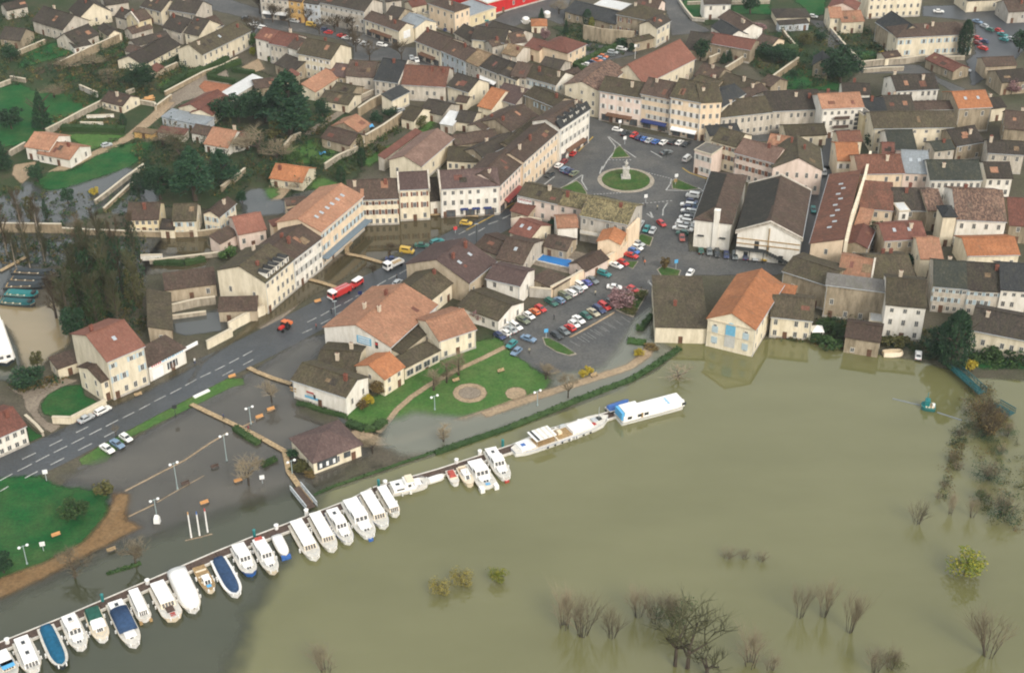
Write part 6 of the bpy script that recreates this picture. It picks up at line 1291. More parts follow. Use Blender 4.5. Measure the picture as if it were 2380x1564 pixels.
def trunk_mesh(variant, limbs=5):
    k = ('trunk', variant)
    if k not in _TM:
        rnd = random.Random(variant); m = MB(); p = Vector((0, 0, 0)); r = .045
        for i in range(4):
            q = p + Vector((rnd.uniform(-.02, .02), rnd.uniform(-.02, .02), .17)); m.tube(p, q, r, r * .78, 6); p = q; r *= .78
        for i in range(limbs):
            z = rnd.uniform(.25, .6); a = rnd.uniform(0, 6.28); m.tube((0, 0, z), (.3 * math.cos(a), .3 * math.sin(a), z + rnd.uniform(.12, .3)), .022, .008, 5)
        _TM[k] = m.me('trunk', M['bark'])
    return _TM[k]
def tree(t, x, y, h, wd, shape, leaf, label, name='tree', n=None, base=.12, group=None, size=None, cat='tree', z=0):
    p = T(t, x, y); rnd = random.Random(label); var = rnd.randrange(3)
    if shape == 'layer': h *= 1.25; wd *= 1.4
    elif leaf in ('ever', 'cedar') and shape == 'round': wd *= 1.3; h *= 1.1
    r = thing(name, label, cat, (p.x, p.y, z), rnd.uniform(0, 6.28), group)
    n = n or (7500 if shape == 'layer' else 0) or (4200 if h > 9 else 1500 if h > 4 else 600); size = size or (.026 if h > 9 else .036 if h > 4 else .06)
    c = obj('crown', crown_mesh(shape, var, leaf, n, size), r, (0, 0, h * base), 0, (wd, wd, h * (1 - base)))
    if base > .02: obj('trunk', trunk_mesh(var), r, (0, 0, -.05), 0, (h, h, h * (1.0 if shape != 'bush' else .7)))
    return r
def bare_mesh(kind, variant):
    k = ('bare', kind, variant)
    if k in _TM: return _TM[k]
    rnd = random.Random(variant * 7 + len(kind)); big = MB(); tw = MB()
    up, spread, depth = {'poplar': (.9, .32, 4), 'oak': (.45, .7, 4), 'willow': (.55, .55, 3), 'thicket': (.9, .3, 3), 'limb': (.55, .62, 4)}[kind]
    def grow(p, d, l, r, lev):
        q = p + d * l; (big if lev < 2 else tw).tube(p, q, r, r * .68, 5 if lev < 2 else 3, 0, False)
        if lev >= depth:
            for _ in range(5 if kind == 'oak' else 3 if kind in ('thicket', 'limb') else 4):
                e = (d + Vector((rnd.gauss(0, .5), rnd.gauss(0, .5), rnd.gauss(.2, .3)))).normalized(); tw.tube(q - d * l * rnd.random() * .6, q + e * l * rnd.uniform(.6, 1.1), r * .45, r * .2, 3, 0, False)
            return
        for i in range(3 if kind == 'limb' and lev else rnd.choice((3, 4)) if lev else rnd.choice((4, 5))):
            a = rnd.uniform(0, 6.283); e = (d * up + Vector((math.cos(a), math.sin(a), rnd.uniform(0, .5))) * spread * rnd.uniform(.6, 1.2)).normalized()
            s = p + d * l * rnd.uniform(.55, 1.0) if lev else p + d * l * rnd.uniform(.5, 1)
            grow(s, e, l * rnd.uniform(.6, .82), r * .58, lev + 1)
    if kind == 'thicket':
        for i in range(15):
            a = rnd.uniform(0, 6.283); grow(Vector((.06 * math.cos(a), .06 * math.sin(a), 0)), Vector((.35 * math.cos(a) * rnd.random(), .35 * math.sin(a) * rnd.random(), 1)).normalized(), rnd.uniform(.28, .42), .0048, 1)
    elif kind == 'poplar':
        for i in range(7): 
            z0 = i * .12; big.tube((0, 0, z0), (0, 0, z0 + .12), .022 * (1 - i * .12), .022 * (1 - (i + 1) * .12), 6, 0, False)
            for j in range(4):
                if i < 1: continue
                a = rnd.uniform(0, 6.283); grow(Vector((0, 0, z0 + rnd.uniform(0, .12))), Vector((math.cos(a) * .45, math.sin(a) * .45, 1)).normalized(), rnd.uniform(.10, .16), .007, 2)
    else: grow(Vector((0, 0, 0)), Vector((rnd.uniform(-.05, .05), 0, 1)).normalized(), .26, .017 if kind == 'limb' else .024, 0)
    zm = max([v[2] for v in big.v + tw.v] or [1])
    for m in (big, tw): m.v = [(x / zm, y / zm, z / zm) for x, y, z in m.v]
    _TM[k] = (big, tw); return _TM[k]
def bare(t, x, y, h, wd, kind, label, bark='bark', twig='twig', name='bare_tree', group=None, cat='tree', z=0, ivy=None, leaf=None):
    p = T(t, x, y); rnd = random.Random(label); var = rnd.randrange(3); big, tw = bare_mesh(kind, var)
    kb = ('bb', kind, var, bark); kt = ('bt', kind, var, twig)
    if kb not in _TM: _TM[kb] = big.me('trunk', M[bark]) if big.v else None
    if kt not in _TM: _TM[kt] = tw.me('crown', M[twig])
    r = thing(name, label, cat, (p.x, p.y, z - .2), rnd.uniform(0, 6.28), group)
    if _TM[kb]: obj('trunk', _TM[kb], r, (0, 0, 0), 0, (wd, wd, h))
    obj('crown', _TM[kt], r, (0, 0, 0), 0, (wd, wd, h))
    if ivy: obj('ivy', crown_mesh('column', var, ivy, 1300, .028), r, (0, 0, 0), 0, (h * .26, h * .26, h * .72))
    if leaf: obj('young_leaves', crown_mesh('bush', var, leaf, 1100, .018), r, (0, 0, h * .05), 0, (wd * .75, wd * .75, h * .7))
    return r
def hedge(t, pts, wd, h, label, leaf='hedge', name='hedge', z=0, cat='hedge'):
    Q = [T(t, *p) for p in pts]; rng = np.random.default_rng(len(label)); rnd = random.Random(label)
    L = sum((b - a).length for a, b in zip(Q[:-1], Q[1:])); n = int(min(5200, max(160, L * wd * 7)))
    seg = [((b - a).length, a, b) for a, b in zip(Q[:-1], Q[1:])]
    o = Q[0]
    def fn():
        k = rnd.uniform(0, L)
        for l, a, b in seg:
            if k <= l: break
            k -= l
        d = (b - a).normalized(); nn = Vector((-d.y, d.x, 0)); u = rnd.uniform(-1, 1); s = rnd.choice((0, 1, 1))
        zz = h * (.9 + .12 * math.sin(k * 1.7)) if s else rnd.uniform(0, h)
        if not s: u = math.copysign(1, u)
        q = a + d * min(k, l) + nn * u * wd / 2 * rnd.uniform(.8, 1.1) - o; return (q.x, q.y, zz * rnd.uniform(.85, 1.05))
    v, f = leaf_cloud(n, fn, .26, rng)
    r = thing(name, label, cat, (o.x, o.y, z))
    obj('foliage', mesh('foliage', v, f, LEAF[leaf]), r)
    core = []; m = MB()
    for l, a, b in seg:
        d = (b - a).normalized(); nn = Vector((-d.y, d.x, 0)) * wd * .4; a = a - o; b = b - o
        m.add([tuple(a - nn), tuple(b - nn), tuple(b + nn), tuple(a + nn)] + [(q.x, q.y, h * .85) for q in (a - nn, b - nn, b + nn, a + nn)], [(4, 5, 6, 7), (0, 1, 5, 4), (1, 2, 6, 5), (2, 3, 7, 6), (3, 0, 4, 7)])
    obj('inner_branches', m.me('inner_branches', LEAF[leaf]), r)
for t, x, y, h, w_, s, lf, l in (
  ('00', 400, 1190, 15, 8, 'cone', 'ever', 'tall dark conifer standing on the lawn at the left'), ('00', 110, 1190, 7, 8, 'round', 'ever', 'round dark evergreen left of the tall lawn conifer'), ('00', 20, 1560, 13, 8, 'cone', 'ever', 'dark conifer at the left edge below the lawn'),
  ('00', 1310, 830, 10, 9, 'round', 'ever', 'big dark round tree in the walled gardens'), ('00', 1140, 1170, 5, 2.6, 'column', 'ever', 'small dark column tree by the vegetable frames'), ('00', 90, 90, 9, 9, 'round', 'ever', 'dark tree in the top left corner'), ('00', 110, 560, 6, 7, 'round', 'ever', 'dark clump below the stone barn'),
  ('00', 620, 420, 3.5, 4, 'bush', 'yellow', 'yellow forsythia bush beside the white fronted lean-to'), ('00', 2330, 440, 6, 5, 'round', 'green', 'green tree at the right end of the long cream school'), ('00', 2330, 520, 4, 3, 'round', 'lime', 'yellow green bush near the school end'),
  ('00', 2060, 1120, 8, 8, 'round', 'ever', 'dark round tree left of the cedar grove'), ('00', 2200, 1130, 10, 10, 'round', 'ever', 'broad dark tree in the middle of the cedar grove'), ('00', 2330, 1080, 9, 9, 'round', 'cedar', 'blue green tree in the cedar grove beside the tall cedar'),
  ('10', 350, 130, 6, 5.5, 'round', 'ever', 'dark pointed bush beside the sandy drive'), ('10', 870, 240, 2.6, 3.4, 'bush', 'yellow', 'yellow bush standing in the flooded garden'), ('10', 630, 330, 5, 4, 'round', 'ever', 'small dark tree left of the yellow flooded bush'),
  ('10', 290, 480, 8, 3, 'column', 'olive', 'slim olive cypress behind the canal wall'), ('10', 430, 480, 7, 1.6, 'column', 'ever', 'thin dark cypress behind the canal wall'), ('10', 1480, 290, 11, 10, 'round', 'ever', 'dark tree behind the yellow walled house'),
  ('10', 1800, 300, 15, 13, 'layer', 'cedar', 'huge green cedar above the cream houses'), ('10', 2050, 150, 10, 9, 'layer', 'cedar', 'second green cedar right of the huge one'), ('10', 2090, 820, 4, 6, 'bush', 'green', 'round green bush by the red roofed pink house'), ('10', 2230, 320, 4, 3.5, 'round', 'ever', 'small dark tree beside the flooded gate'), ('10', 1280, 260, 8, 5, 'column', 'ever', 'dark narrow tree at the flood pool edge'),
  ('01', 320, 1240, 19, 17, 'layer', 'cedar', 'very tall dark cedar towering over the gardens'), ('01', 90, 1130, 11, 11, 'round', 'ever', 'dark tree left of the very tall cedar'), ('01', 180, 1300, 8, 7, 'round', 'olive', 'olive brown tree in front of the very tall cedar'), ('01', 620, 1080, 6, 6, 'round', 'ever', 'dark bush between cedar and gravel track'),
  ('01', 1120, 1120, 4.5, 6, 'bush', 'ever', 'dark bush behind the blue tarpaulin'), ('01', 1240, 1090, 4.5, 6, 'bush', 'ever', 'dark bush beside the pale car in the yards'), ('01', 1520, 1180, 5, 6, 'round', 'olive', 'olive tree at the broad cream gable'), ('01', 360, 1480, 4.5, 7, 'bush', 'green', 'green bush in the garden of the stone farm building'), ('01', 560, 1520, 4, 5, 'bush', 'green', 'small green bush beside the blue garden tarp'), ('01', 960, 1390, 6, 3, 'column', 'olive', 'ivy covered column tree at the end of the farm building'), ('01', 980, 1540, 7, 3, 'column', 'ever', 'dark column tree behind the orange bungalow'), ('01', 1180, 1420, 4, 5, 'bush', 'olive', 'olive bush row by the salmon hall'), ('01', 140, 570, 3, 3, 'bush', 'green', 'green bush by the red roofed white house'),
  ('11', 790, 140, 6, 3.4, 'column', 'ever', 'dark column tree right of the orange bungalow'), ('11', 1870, 420, 3.5, 3, 'bush', 'green', 'light green shrub against the long white cafe building'), ('11', 2050, 1400, 4.5, 6, 'round', 'pink', 'pink blossom bush against the mossy roofed low house'),
  ('12', 1010, 1270, 5, 9.5, 'round', 'pink', 'wide pink blossom tree over the parked cars'), ('12', 1415, 930, 4, 3.4, 'round', 'rust', 'rust brown shrub on the triangular grass island'), ('12', 1200, 1190, 2, 4, 'bush', 'olive', 'olive shrub on the planted car park island'), ('12', 1100, 1320, 2, 5, 'bush', 'olive', 'low shrub at the tip of the planted car park island'), ('12', 1180, 1490, 2.0, 2.6, 'bush', 'green', 'little round green bush at the end of the warehouse hedge'),
  ('12', 860, 760, 1.6, 2, 'bush', 'ever', 'small dark bush on the terrace above the pool'), ('12', 900, 815, 2.5, 2.6, 'round', 'olive', 'olive shrub at the gable of the pool house'), ('12', 385, 560, 3, 3, 'round', 'ever', 'dark shrub beside the white cube like house'),
  ('02', 280, 180, 5, 3.2, 'cone', 'ever', 'small dark tree beside the white dome by the car park'), ('02', 505, 320, 7, 3, 'cone', 'ever', 'dark conifer in the walled yard left of the manor'), ('02', 700, 240, 7, 4, 'column', 'ever', 'dark tree with a lime neighbour near the manor'), ('02', 740, 270, 5, 2.6, 'column', 'lime', 'lime green tree near the manor'), ('02', 310, 370, 5, 5, 'round', 'pink', 'pink blossom tree above the tan house'), ('02', 178, 360, 2.5, 2, 'bush', 'yellow', 'small yellow bush below the pink blossom tree'), ('02', 1010, 440, 3.5, 5, 'round', 'ever', 'dark bush at the top end of the hedge car row'), ('02', 1110, 480, 3.5, 3, 'round', 'ever', 'dark bush beside the white post at the hedge end'),
  ('02', 1740, 560, 8, 6, 'round', 'ever', 'dark tree between the steep red hall and the dull red roof'), ('02', 1950, 590, 5, 3.4, 'cone', 'ever', 'left one of two small firs by the stone wall'), ('02', 2005, 570, 5.5, 3.4, 'cone', 'ever', 'right one of two small firs by the stone wall'), ('02', 2200, 130, 9, 6, 'round', 'ever', 'dark tree at the top edge by the pale wall'), ('02', 2270, 300, 4, 7, 'round', 'pink', 'faded pink blossom at the top right gardens'),
  ('03', 690, 760, 13, 13, 'round', 'ever', 'huge dark fir like tree beside the chapel like house'), ('03', 1815, 530, 15, 5.5, 'column', 'ever', 'tall dark cypress in front of the white school'), ('03', 250, 720, 3, 3, 'round', 'ever', 'dark bush on the upper right lawn'), ('03', 60, 560, 6, 9, 'round', 'ever', 'dark shrubbery left of the tan wall'), ('03', 220, 600, 6, 7, 'round', 'ever', 'dark bushes at the end of the tan wall'), ('03', 350, 420, 5, 8, 'round', 'olive', 'olive shrubs by the sloping lane'), ('03', 500, 380, 4, 5, 'round', 'ever', 'dark shrubs right beside the sloping lane'), ('03', 940, 560, 3, 5, 'bush', 'grass' if False else 'green', 'bright green bush inside the school wall'), ('03', 1065, 530, 3, 3, 'bush', 'yellow', 'yellow bush inside the school wall'), ('03', 2170, 790, 6, 8, 'round', 'pink', 'upper pink blossom tree at the dark right edge'), ('03', 2260, 870, 6, 8, 'round', 'pink', 'lower pink blossom tree at the dark right edge'), ('03', 2330, 480, 8, 8, 'round', 'ever', 'dark tree at the right edge of the school car park'), ('03', 1010, 1370, 6, 7, 'round', 'ever', 'dark tree between orange roofs and green slate house'),
  ('13', 1010, 720, 8, 5, 'round', 'ever', 'dark tree in the gap right of the red gable'), ('13', 980, 1350, 4, 5, 'round', 'rust', 'rusty bush below the ruin wall house'), ('13', 560, 1500, 4, 6, 'bush', 'hedge', 'green shrubs beside the white garden pavilion'), ('13', 700, 1540, 4, 6, 'bush', 'hedge', 'green shrubs on the bank above the cabin'), ('13', 1330, 700 + 200, 3, 4, 'round', 'ever', 'dark plant in the small yard under the red roof'),
  ('23', 1710, 310, 17, 8.5, 'column', 'ever', 'great dark cypress on the river bank'), ('23', 1620, 220, 9, 8, 'round', 'ever', 'dark tree left of the great cypress'), ('23', 1870, 300, 3.2, 4.6, 'bush', 'yellow', 'bright yellow forsythia on the right bank lawn'), ('23', 600, 110, 4, 7, 'bush', 'hedge', 'dark green bank bushes left of the cabin'), ('23', 480, 60, 3, 5, 'bush', 'hedge', 'low bank shrubs under the mill house'), ('23', 1180, 90, 3.5, 7, 'bush', 'olive', 'olive bank shrubs behind the small dome'), ('23', 2080, 220, 4, 6, 'bush', 'hedge', 'dark shrub on the right bank lawn'), ('23', 2300, 230, 4, 7, 'bush', 'hedge', 'dark shrub by the right edge of the bank lawn'),
  ('22', 1165, 190, 2.6, 3.2, 'bush', 'yellow', 'yellow forsythia bush alone in the shallow flood'), ('22', 665, 385, 2.4, 2.6, 'bush', 'yellow', 'left yellow bush of the pair by the flooded path'), ('22', 720, 345, 2.4, 2.4, 'bush', 'yellow', 'right yellow bush of the pair by the flooded path'), ('22', 1290, 130, 1.6, 4, 'bush', 'rust', 'rusty low shrubs at the corner of the quay hall'),
  ('21', 1040, 640, 3.2, 3.4, 'bush', 'yellow', 'yellow bush at the corner of the boat mural house'), ('21', 980, 680, 3.0, 3.2, 'bush', 'rust', 'brown bush beside the yellow bush of the mural house'), ('21', 1140, 550, 4.5, 5.5, 'round', 'rust', 'brownish bush in the arched corner of the mural house'), ('21', 345, 1130, 2.6, 3.4, 'bush', 'ever', 'dark bush left of the waterside pavilion'), ('21', 420, 1230, 2.4, 6, 'bush', 'olive', 'olive shrubs in the flood at the pavilion corner'), ('21', 490, 1300, 1.6, 3, 'bush', 'rust', 'straw coloured bush below the pavilion'),
  ('30', 40, 640, 5, 5, 'round', 'ever', 'dark round bush at the left edge of the big lawn'), ('20', 960, 1470, 3.2, 5.5, 'round', 'olive', 'olive bush at the upper edge of the big lawn'), ('30', 690, 150, 5, 8, 'round', 'hedge', 'dark green tree at the right end of the big lawn'), ('20', 690, 40, 9, 6, 'round', 'ever', 'dark tree between the canal and the tall three storey house'), ('20', 260, 480, 5, 8, 'round', 'ever', 'dark shrubs at the dark bend of the canal'), ('20', 350, 300, 5, 4, 'round', 'olive', 'shrub on the canal side of the little shed')):
    low = s in ('bush',) or h < 4.2
    tree(t, x, y, h, w_, s, lf, l, name={'yellow': 'forsythia_bush', 'pink': 'blossom_tree'}.get(lf, 'bush' if low else ('conifer' if s == 'cone' else 'cedar' if s == 'layer' else 'cypress' if s == 'column' and lf == 'ever' else 'tree')), cat='bush' if low else 'tree', base=.04 if low else (.1 if s != 'layer' else .2))
# leafless trees
for i, (t, x, y, h, w_, k, l, b, tg, iv) in enumerate((
  ('10', 740, 1330, 19, 9, 'poplar', 'ivy clad bare poplar, lowest of the tall group by the canal', 'bark', 'twigo', 'hedge'), ('10', 880, 1290, 23, 11, 'poplar', 'thickest ivy clad bare poplar in the middle of the canal group', 'bark', 'twigo', 'ever'), ('10', 1000, 1330, 20, 11, 'poplar', 'bare olive poplar right of the thickest one', 'bark', 'twigo', 'hedge'), ('10', 1130, 1150, 21, 8, 'poplar', 'slender dark bare poplar in front of the yellow house', 'bark', 'twig', 'ever'), ('10', 1250, 1250, 16, 8, 'poplar', 'bare poplar next to the courtyard barn wing', 'bark', 'twigo', 'olive'), ('10', 640, 1450, 15, 10, 'poplar', 'bare poplar above the salmon roof of the three storey house', 'bark', 'twigo', None), ('10', 900, 1480, 16, 11, 'poplar', 'bare tree directly behind the three storey house', 'bark', 'twigo', 'hedge'), ('10', 1090, 1440, 15, 9, 'poplar', 'bare tree between three storey house and barn wing', 'bark', 'twigo', None), ('10', 520, 1380, 13, 9, 'poplar', 'bare tree on the canal bank right of the barges', 'bark', 'twig', None), ('10', 1010, 1000, 17, 8, 'poplar', 'bare poplar standing in the flood behind the thick group', 'bark', 'twigo', 'ever'), ('10', 780, 900, 15, 8, 'poplar', 'bare poplar by the canal wall left of the yellow house', 'bark', 'twig', 'ever'), ('10', 920, 760, 13, 6, 'poplar', 'bare tree touching the canal wall before the yellow house', 'palebark', 'twig', None), ('10', 1240, 820, 14, 6, 'poplar', 'dark bare trunk tree right in front of the yellow house', 'bark', 'twig', 'ever'),
  ('10', 70, 820, 17, 7, 'poplar', 'pale trunked bare tree nearest the left edge of the flood', 'palebark', 'twig', None), ('10', 230, 720, 18, 6, 'poplar', 'pale trunked bare tree second from the left edge', 'palebark', 'twig', None), ('10', 370, 700, 15, 6, 'poplar', 'pale trunked bare tree third from the left edge', 'palebark', 'twig', None), ('10', 150, 930, 12, 5, 'poplar', 'small bare tree just above the barge pack', 'palebark', 'twigo', None), ('10', 280, 930, 12, 5, 'poplar', 'bare sapling above the right half of the barge pack', 'palebark', 'twigo', None), ('10', 420, 900, 12, 6, 'poplar', 'bare sapling between barges and thick poplars', 'palebark', 'twigo', None),
  ('00', 2340, 330, 9, 7, 'oak', 'bare street tree at the plaza corner of the school', 'bark', 'twig', None), ('11', 1240, 800, 4.5, 4, 'oak', 'small bare tree in the flooded square', 'bark', 'twig', None), ('11', 1080, 960, 4, 4, 'oak', 'tiny bare tree beside the white truck', 'bark', 'twig', None))):
    bare(t, x, y, h * (1.2 if t == '10' else 1), w_ * 2.2 if k == 'poplar' else w_ * 1.3, k, l, b, tg, ivy=iv, name='poplar_tree' if k == 'poplar' else 'bare_tree')
for i, (x, y, h) in enumerate(((40, 130, 9), (160, 210, 9), (310, 250, 9), (590, 320, 8), (730, 300, 8), (900, 420, 9), (925, 480, 9), (1050, 560, 9), (1345, 560, 9), (890, 300, 8), (480, 210, 8), (210, 120, 8))):
    bare('01', x, y, h, 8, 'oak', f'thin bare street tree on the plaza, {NTH[i]} of twelve there', 'bark', 'twig', group='bare trees on the plaza')
for t, x, y, h, w_, l in (('21', 1640, 510, 7, 9, 'bare birch like tree left of the park path'), ('21', 1760, 440, 7, 8, 'bare park tree over the middle of the path'), ('21', 1870, 370, 7, 9, 'bare park tree near the cream house gable'), ('21', 1730, 980, 5, 8, 'bare sapling at the flooded edge of the park lawn'), ('21', 1080, 1090, 5, 7, 'bare shrub tree right of the pavilion'), ('22', 320, 410, 4.5, 8, 'bare tree right of the small sand bed'), ('22', 525, 580, 8, 7, 'bare tree standing on the flooded path'), ('22', 1540, 400, 3.2, 14, 'flooded bare bush in the river below the warehouse'),
   ('20', 2290, 1380, 8, 10, 'bare tree in the flooded quay car park, right one'), ('21', 150, 620, 7, 8, 'bare tree before the boat mural house'), ('30', 690, 690, 8, 10, 'bare tree at the sandy path by the big lawn'), ('30', 1250, 560, 8, 8, 'bare tree standing in the flooded harbour edge'), ('20', 1070, 940, 4, 3, 'thin bare sapling on the grass verge'), ('02', 440, 130, 6, 8, 'bare tree in the top car park'), ('00', 640, 640, 5, 9, 'bare fruit tree in the upper gardens'), ('00', 860, 620, 5, 9, 'bare fruit tree beside the tan wall'), ('00', 500, 900, 6, 9, 'bare tree behind the tall lawn conifer'), ('00', 1000, 760, 5, 10, 'bare shrub in the middle gardens'), ('11', 400, 200, 5, 7, 'bare shrub by the flooded drive'), ('00', 1500, 1340, 7, 12, 'bare brown tree left of the villa'), ('00', 1650, 1450, 8, 12, 'bare olive tree before the villa'), ('01', 30, 1420, 9, 15, 'wide bare brown tree below the cedar grove'), ('01', 200, 1480, 7, 11, 'bare brown tree next to the stone farm garden')):
    bare(t, x, y, h, w_ * (1.9 if 'park' in l and t == '21' else .8 if t[0] in '23' else 1.15), 'poplar' if 'park' in l and t == '21' else 'oak' if h > 4 else 'willow', l, 'bark', 'twigo' if 'olive' in l else 'twigl', name='bare_tree')
# half drowned willows in the river
for t, x, y, h, w_, k, l, lf in (
  ('32', 490, 1150, 10, 13, 'thicket', 'drowned bare willow, leftmost of the lower river group', None), ('32', 660, 1210, 13, 15, 'thicket', 'drowned bare willow, tall one in the lower river group', None), ('32', 925, 1230, 9, 11, 'thicket', 'smaller drowned willow right of the tall one', None), ('32', 1170, 1040, 10, 10, 'thicket', 'dark drowned willow above the big branching tree', None), ('32', 1330, 1090, 8, 13, 'thicket', 'rusty drowned willow next to the dark one', None), ('32', 1520, 1150, 9, 13, 'thicket', 'greenish drowned willow behind the big branching tree', 'hedge'),
  ('33', 315, 1050, 11, 9, 'thicket', 'left one of three slim drowned poplars', None), ('33', 530, 1040, 12, 9, 'thicket', 'middle one of three slim drowned poplars', None), ('33', 770, 1180, 13, 10, 'thicket', 'right one of three slim drowned poplars', None), ('33', 2060, 1400, 13, 17, 'thicket', 'large dark drowned willow at the lower right edge', None), ('33', 1390, 190, 7, 9, 'thicket', 'small drowned willow at the right middle of the river', None), ('33', 1700, 110, 7, 6, 'thicket', 'dark drowned stems near the right edge', None), ('33', 1900, 130, 7, 6, 'thicket', 'thin drowned stems close to the right edge', None), ('33', 2200, 140, 8, 12, 'thicket', 'dark green drowned willow cut by the right edge', 'ever'),
  ('31', 650, 1560, 7, 12, 'thicket', 'drowned willow at the bottom edge, left of centre', None), ('33', 1010, 1550, 8, 9, 'thicket', 'drowned stems at the bottom edge on the right', None), ('33', 1140, 1540, 6, 8, 'thicket', 'greenish drowned bush at the bottom edge on the right', 'olive'), ('32', 2200, 1500, 8, 15, 'thicket', 'drowned willow right of the big branching tree', None), ('32', 1990, 500, 3, 8, 'thicket', 'faint drowned twigs in mid river, left tuft', None), ('32', 2150, 510, 3, 6, 'thicket', 'faint drowned twigs in mid river, middle tuft', None), ('32', 2300, 530, 3, 6, 'thicket', 'faint drowned twigs in mid river, right tuft', None), ('33', 40, 1550, 4, 8, 'thicket', 'drowned stems at the bottom edge below the slim poplars', None),
  ('23', 1720, 1170, 4, 5, 'thicket', 'drowned shrub on the sunken bank line, upper one', 'olive'), ('23', 1770, 1250, 3.5, 5, 'thicket', 'drowned shrub on the sunken bank line, lower one', None), ('23', 2160, 1100, 4, 5, 'thicket', 'drowned shrub right of the sunken bank line', 'ever'), ('23', 2070, 1320, 6, 12, 'thicket', 'square looking dark drowned thicket near the right edge', 'ever'), ('23', 2210, 940, 5, 7, 'thicket', 'drowned reeds right of the purple brown trees', 'hedge'), ('23', 2000, 1530, 5, 7, 'thicket', 'dark drowned bush above the right edge willow', 'hedge'), ('23', 1640, 1400, 2.5, 4, 'thicket', 'reed tuft in the middle of the sunken bank line', None), ('23', 1590, 1510, 2.5, 3, 'thicket', 'reed tuft at the lower end of the sunken bank line', None), ('23', 1790, 930, 3, 5, 'thicket', 'drowned twigs at the upper end of the sunken bank line', None)):
    bare(t, x, y, h * 1.05, w_ * 1.0, k, l, 'bark', 'twigl', name='drowned_willow', leaf=lf)
bare('32', 1510, 1500, 16, 17, 'limb', 'big branching bare tree rising from the river at the bottom', 'bark', 'twigo', name='bare_tree')
bare('32', 1620, 1520, 15, 21, 'limb', 'leaning bare tree beside the big branching one at the bottom', 'bark', 'twigo', name='bare_tree')
bare('32', 1800, 1580, 6, 12, 'willow', 'dark bare bush at the bottom edge under the leaning tree', 'bark', 'twigo', name='bare_tree')
for x, y, h, l in ((2010, 800, 9, 'purple brown bare tree at the end of the green footbridge'), (2070, 900, 9, 'purple brown bare tree below the footbridge end'), (1960, 940, 5, 'dark drowned evergreen below the footbridge end')):
    bare('23', x, y, h, 12, 'thicket', l, 'bark', 'twig', name='bare_tree', leaf='rust' if h > 6 else 'ever')
for t, x, y, lf, w_, l in (('31', 1690, 830, 'straw', 6, 'dark based straw yellow bush standing in the river'), ('31', 1890, 750, 'straw', 6.5, 'pale straw yellow bush right of the dark based one'), ('31', 2240, 720, 'lime', 6, 'light green drowned bush in mid river'), ('33', 1830, 660, 'lime', 11, 'yellow green leaning tree in the river near the right edge')):
    tree(t, x, y, w_ * .6, w_ * .95, 'round', lf, l, name='drowned_bush', base=.05, cat='bush', n=1100, size=.026)
# hedges
hedge('00', [(1500, 860), (1700, 720), (1900, 640), (2100, 560)], 2.6, 2.2, 'long clipped hedge along the upper side of the sandy lane')
hedge('00', [(1920, 720), (2060, 640), (2210, 585)], 2.2, 2.0, 'clipped hedge around the terracotta court, long side')
hedge('00', [(1920, 730), (2160, 770)], 2.2, 2.0, 'clipped hedge around the terracotta court, short side')
hedge('00', [(2150, 660), (2340, 690)], 2.0, 1.8, 'short clipped hedge above the white metal shed')
hedge('00', [(570, 1200), (1150, 1215)], 3.0, 2.2, 'dark hedge between the tan villa lawn and the vegetable frames')
hedge('02', [(540, 600), (640, 600), (800, 520), (1000, 430)], 2.6, 2.2, 'dark hedge behind the hedge car row')
hedge('02', [(540, 590), (640, 640), (770, 660)], 2.2, 1.8, 'low hedge at the lower end of the hedge car row')
hedge('02', [(2240, 520), (2400, 540)], 5, 4, 'tall dark hedge in the upper right gardens'); hedge('03', [(0, 510), (290, 500)], 5, 4, 'tall dark hedge continuing toward the sloping lane')
hedge('12', [(1380, 1240), (1320, 1330)], 1.6, 1.3, 'narrow hedge strip along the flat mossy warehouse, upper piece'); hedge('12', [(1290, 1370), (1195, 1490)], 1.6, 1.3, 'narrow hedge strip along the flat mossy warehouse, lower piece')
hedge('20', [(2160, 870), (2260, 940), (2380, 1010)], 1.9, 1.2, 'dark hedge beside the plank walkway in the flood')
hedge('21', [(60, 1215), (150, 1170), (190, 1150)], 1.6, 1.0, 'short drowned hedge left of the pavilion')
hedge('22', [(-700, 1095), (0, 855), (600, 610), (1100, 420), (1350, 270), (1550, 130)], 2.0, .7, 'long low hedge bank along the drowned quay', 'hedge')
hedge('21', [(540, 1475), (700, 1400), (1050, 1280), (1400, 1160), (1640, 1080)], 1.0, .25, 'drowned left end of the hedge bank', 'hedge')
hedge('30', [(980, 655), (1150, 605), (1300, 555)], 1.2, .3, 'dark drowned hedge tip in the harbour', 'hedge')
hedge('21', [(850, 820), (1000, 880), (1100, 870), (1190, 800)], 2.4, 1.2, 'curved green hedge at the lower corner of the park lawn')
hedge('21', [(380, 640), (470, 650), (600, 700), (720, 730), (830, 760)], 1.4, .9, 'green plants at the foot of the boat mural wall')
hedge('22', [(1070, 60), (1240, 80)], 3, .6, 'flooded grass patch near the quay hall', 'green')
hedge('10', [(1420, 880), (1700, 890), (1890, 850)], 2.5, 1.4, 'dark bushes along the wall above the courtyard barn')
hedge('02', [(1080, -10), (1400, 20)], 2, 1.5, 'hedge at the top edge above the manor')

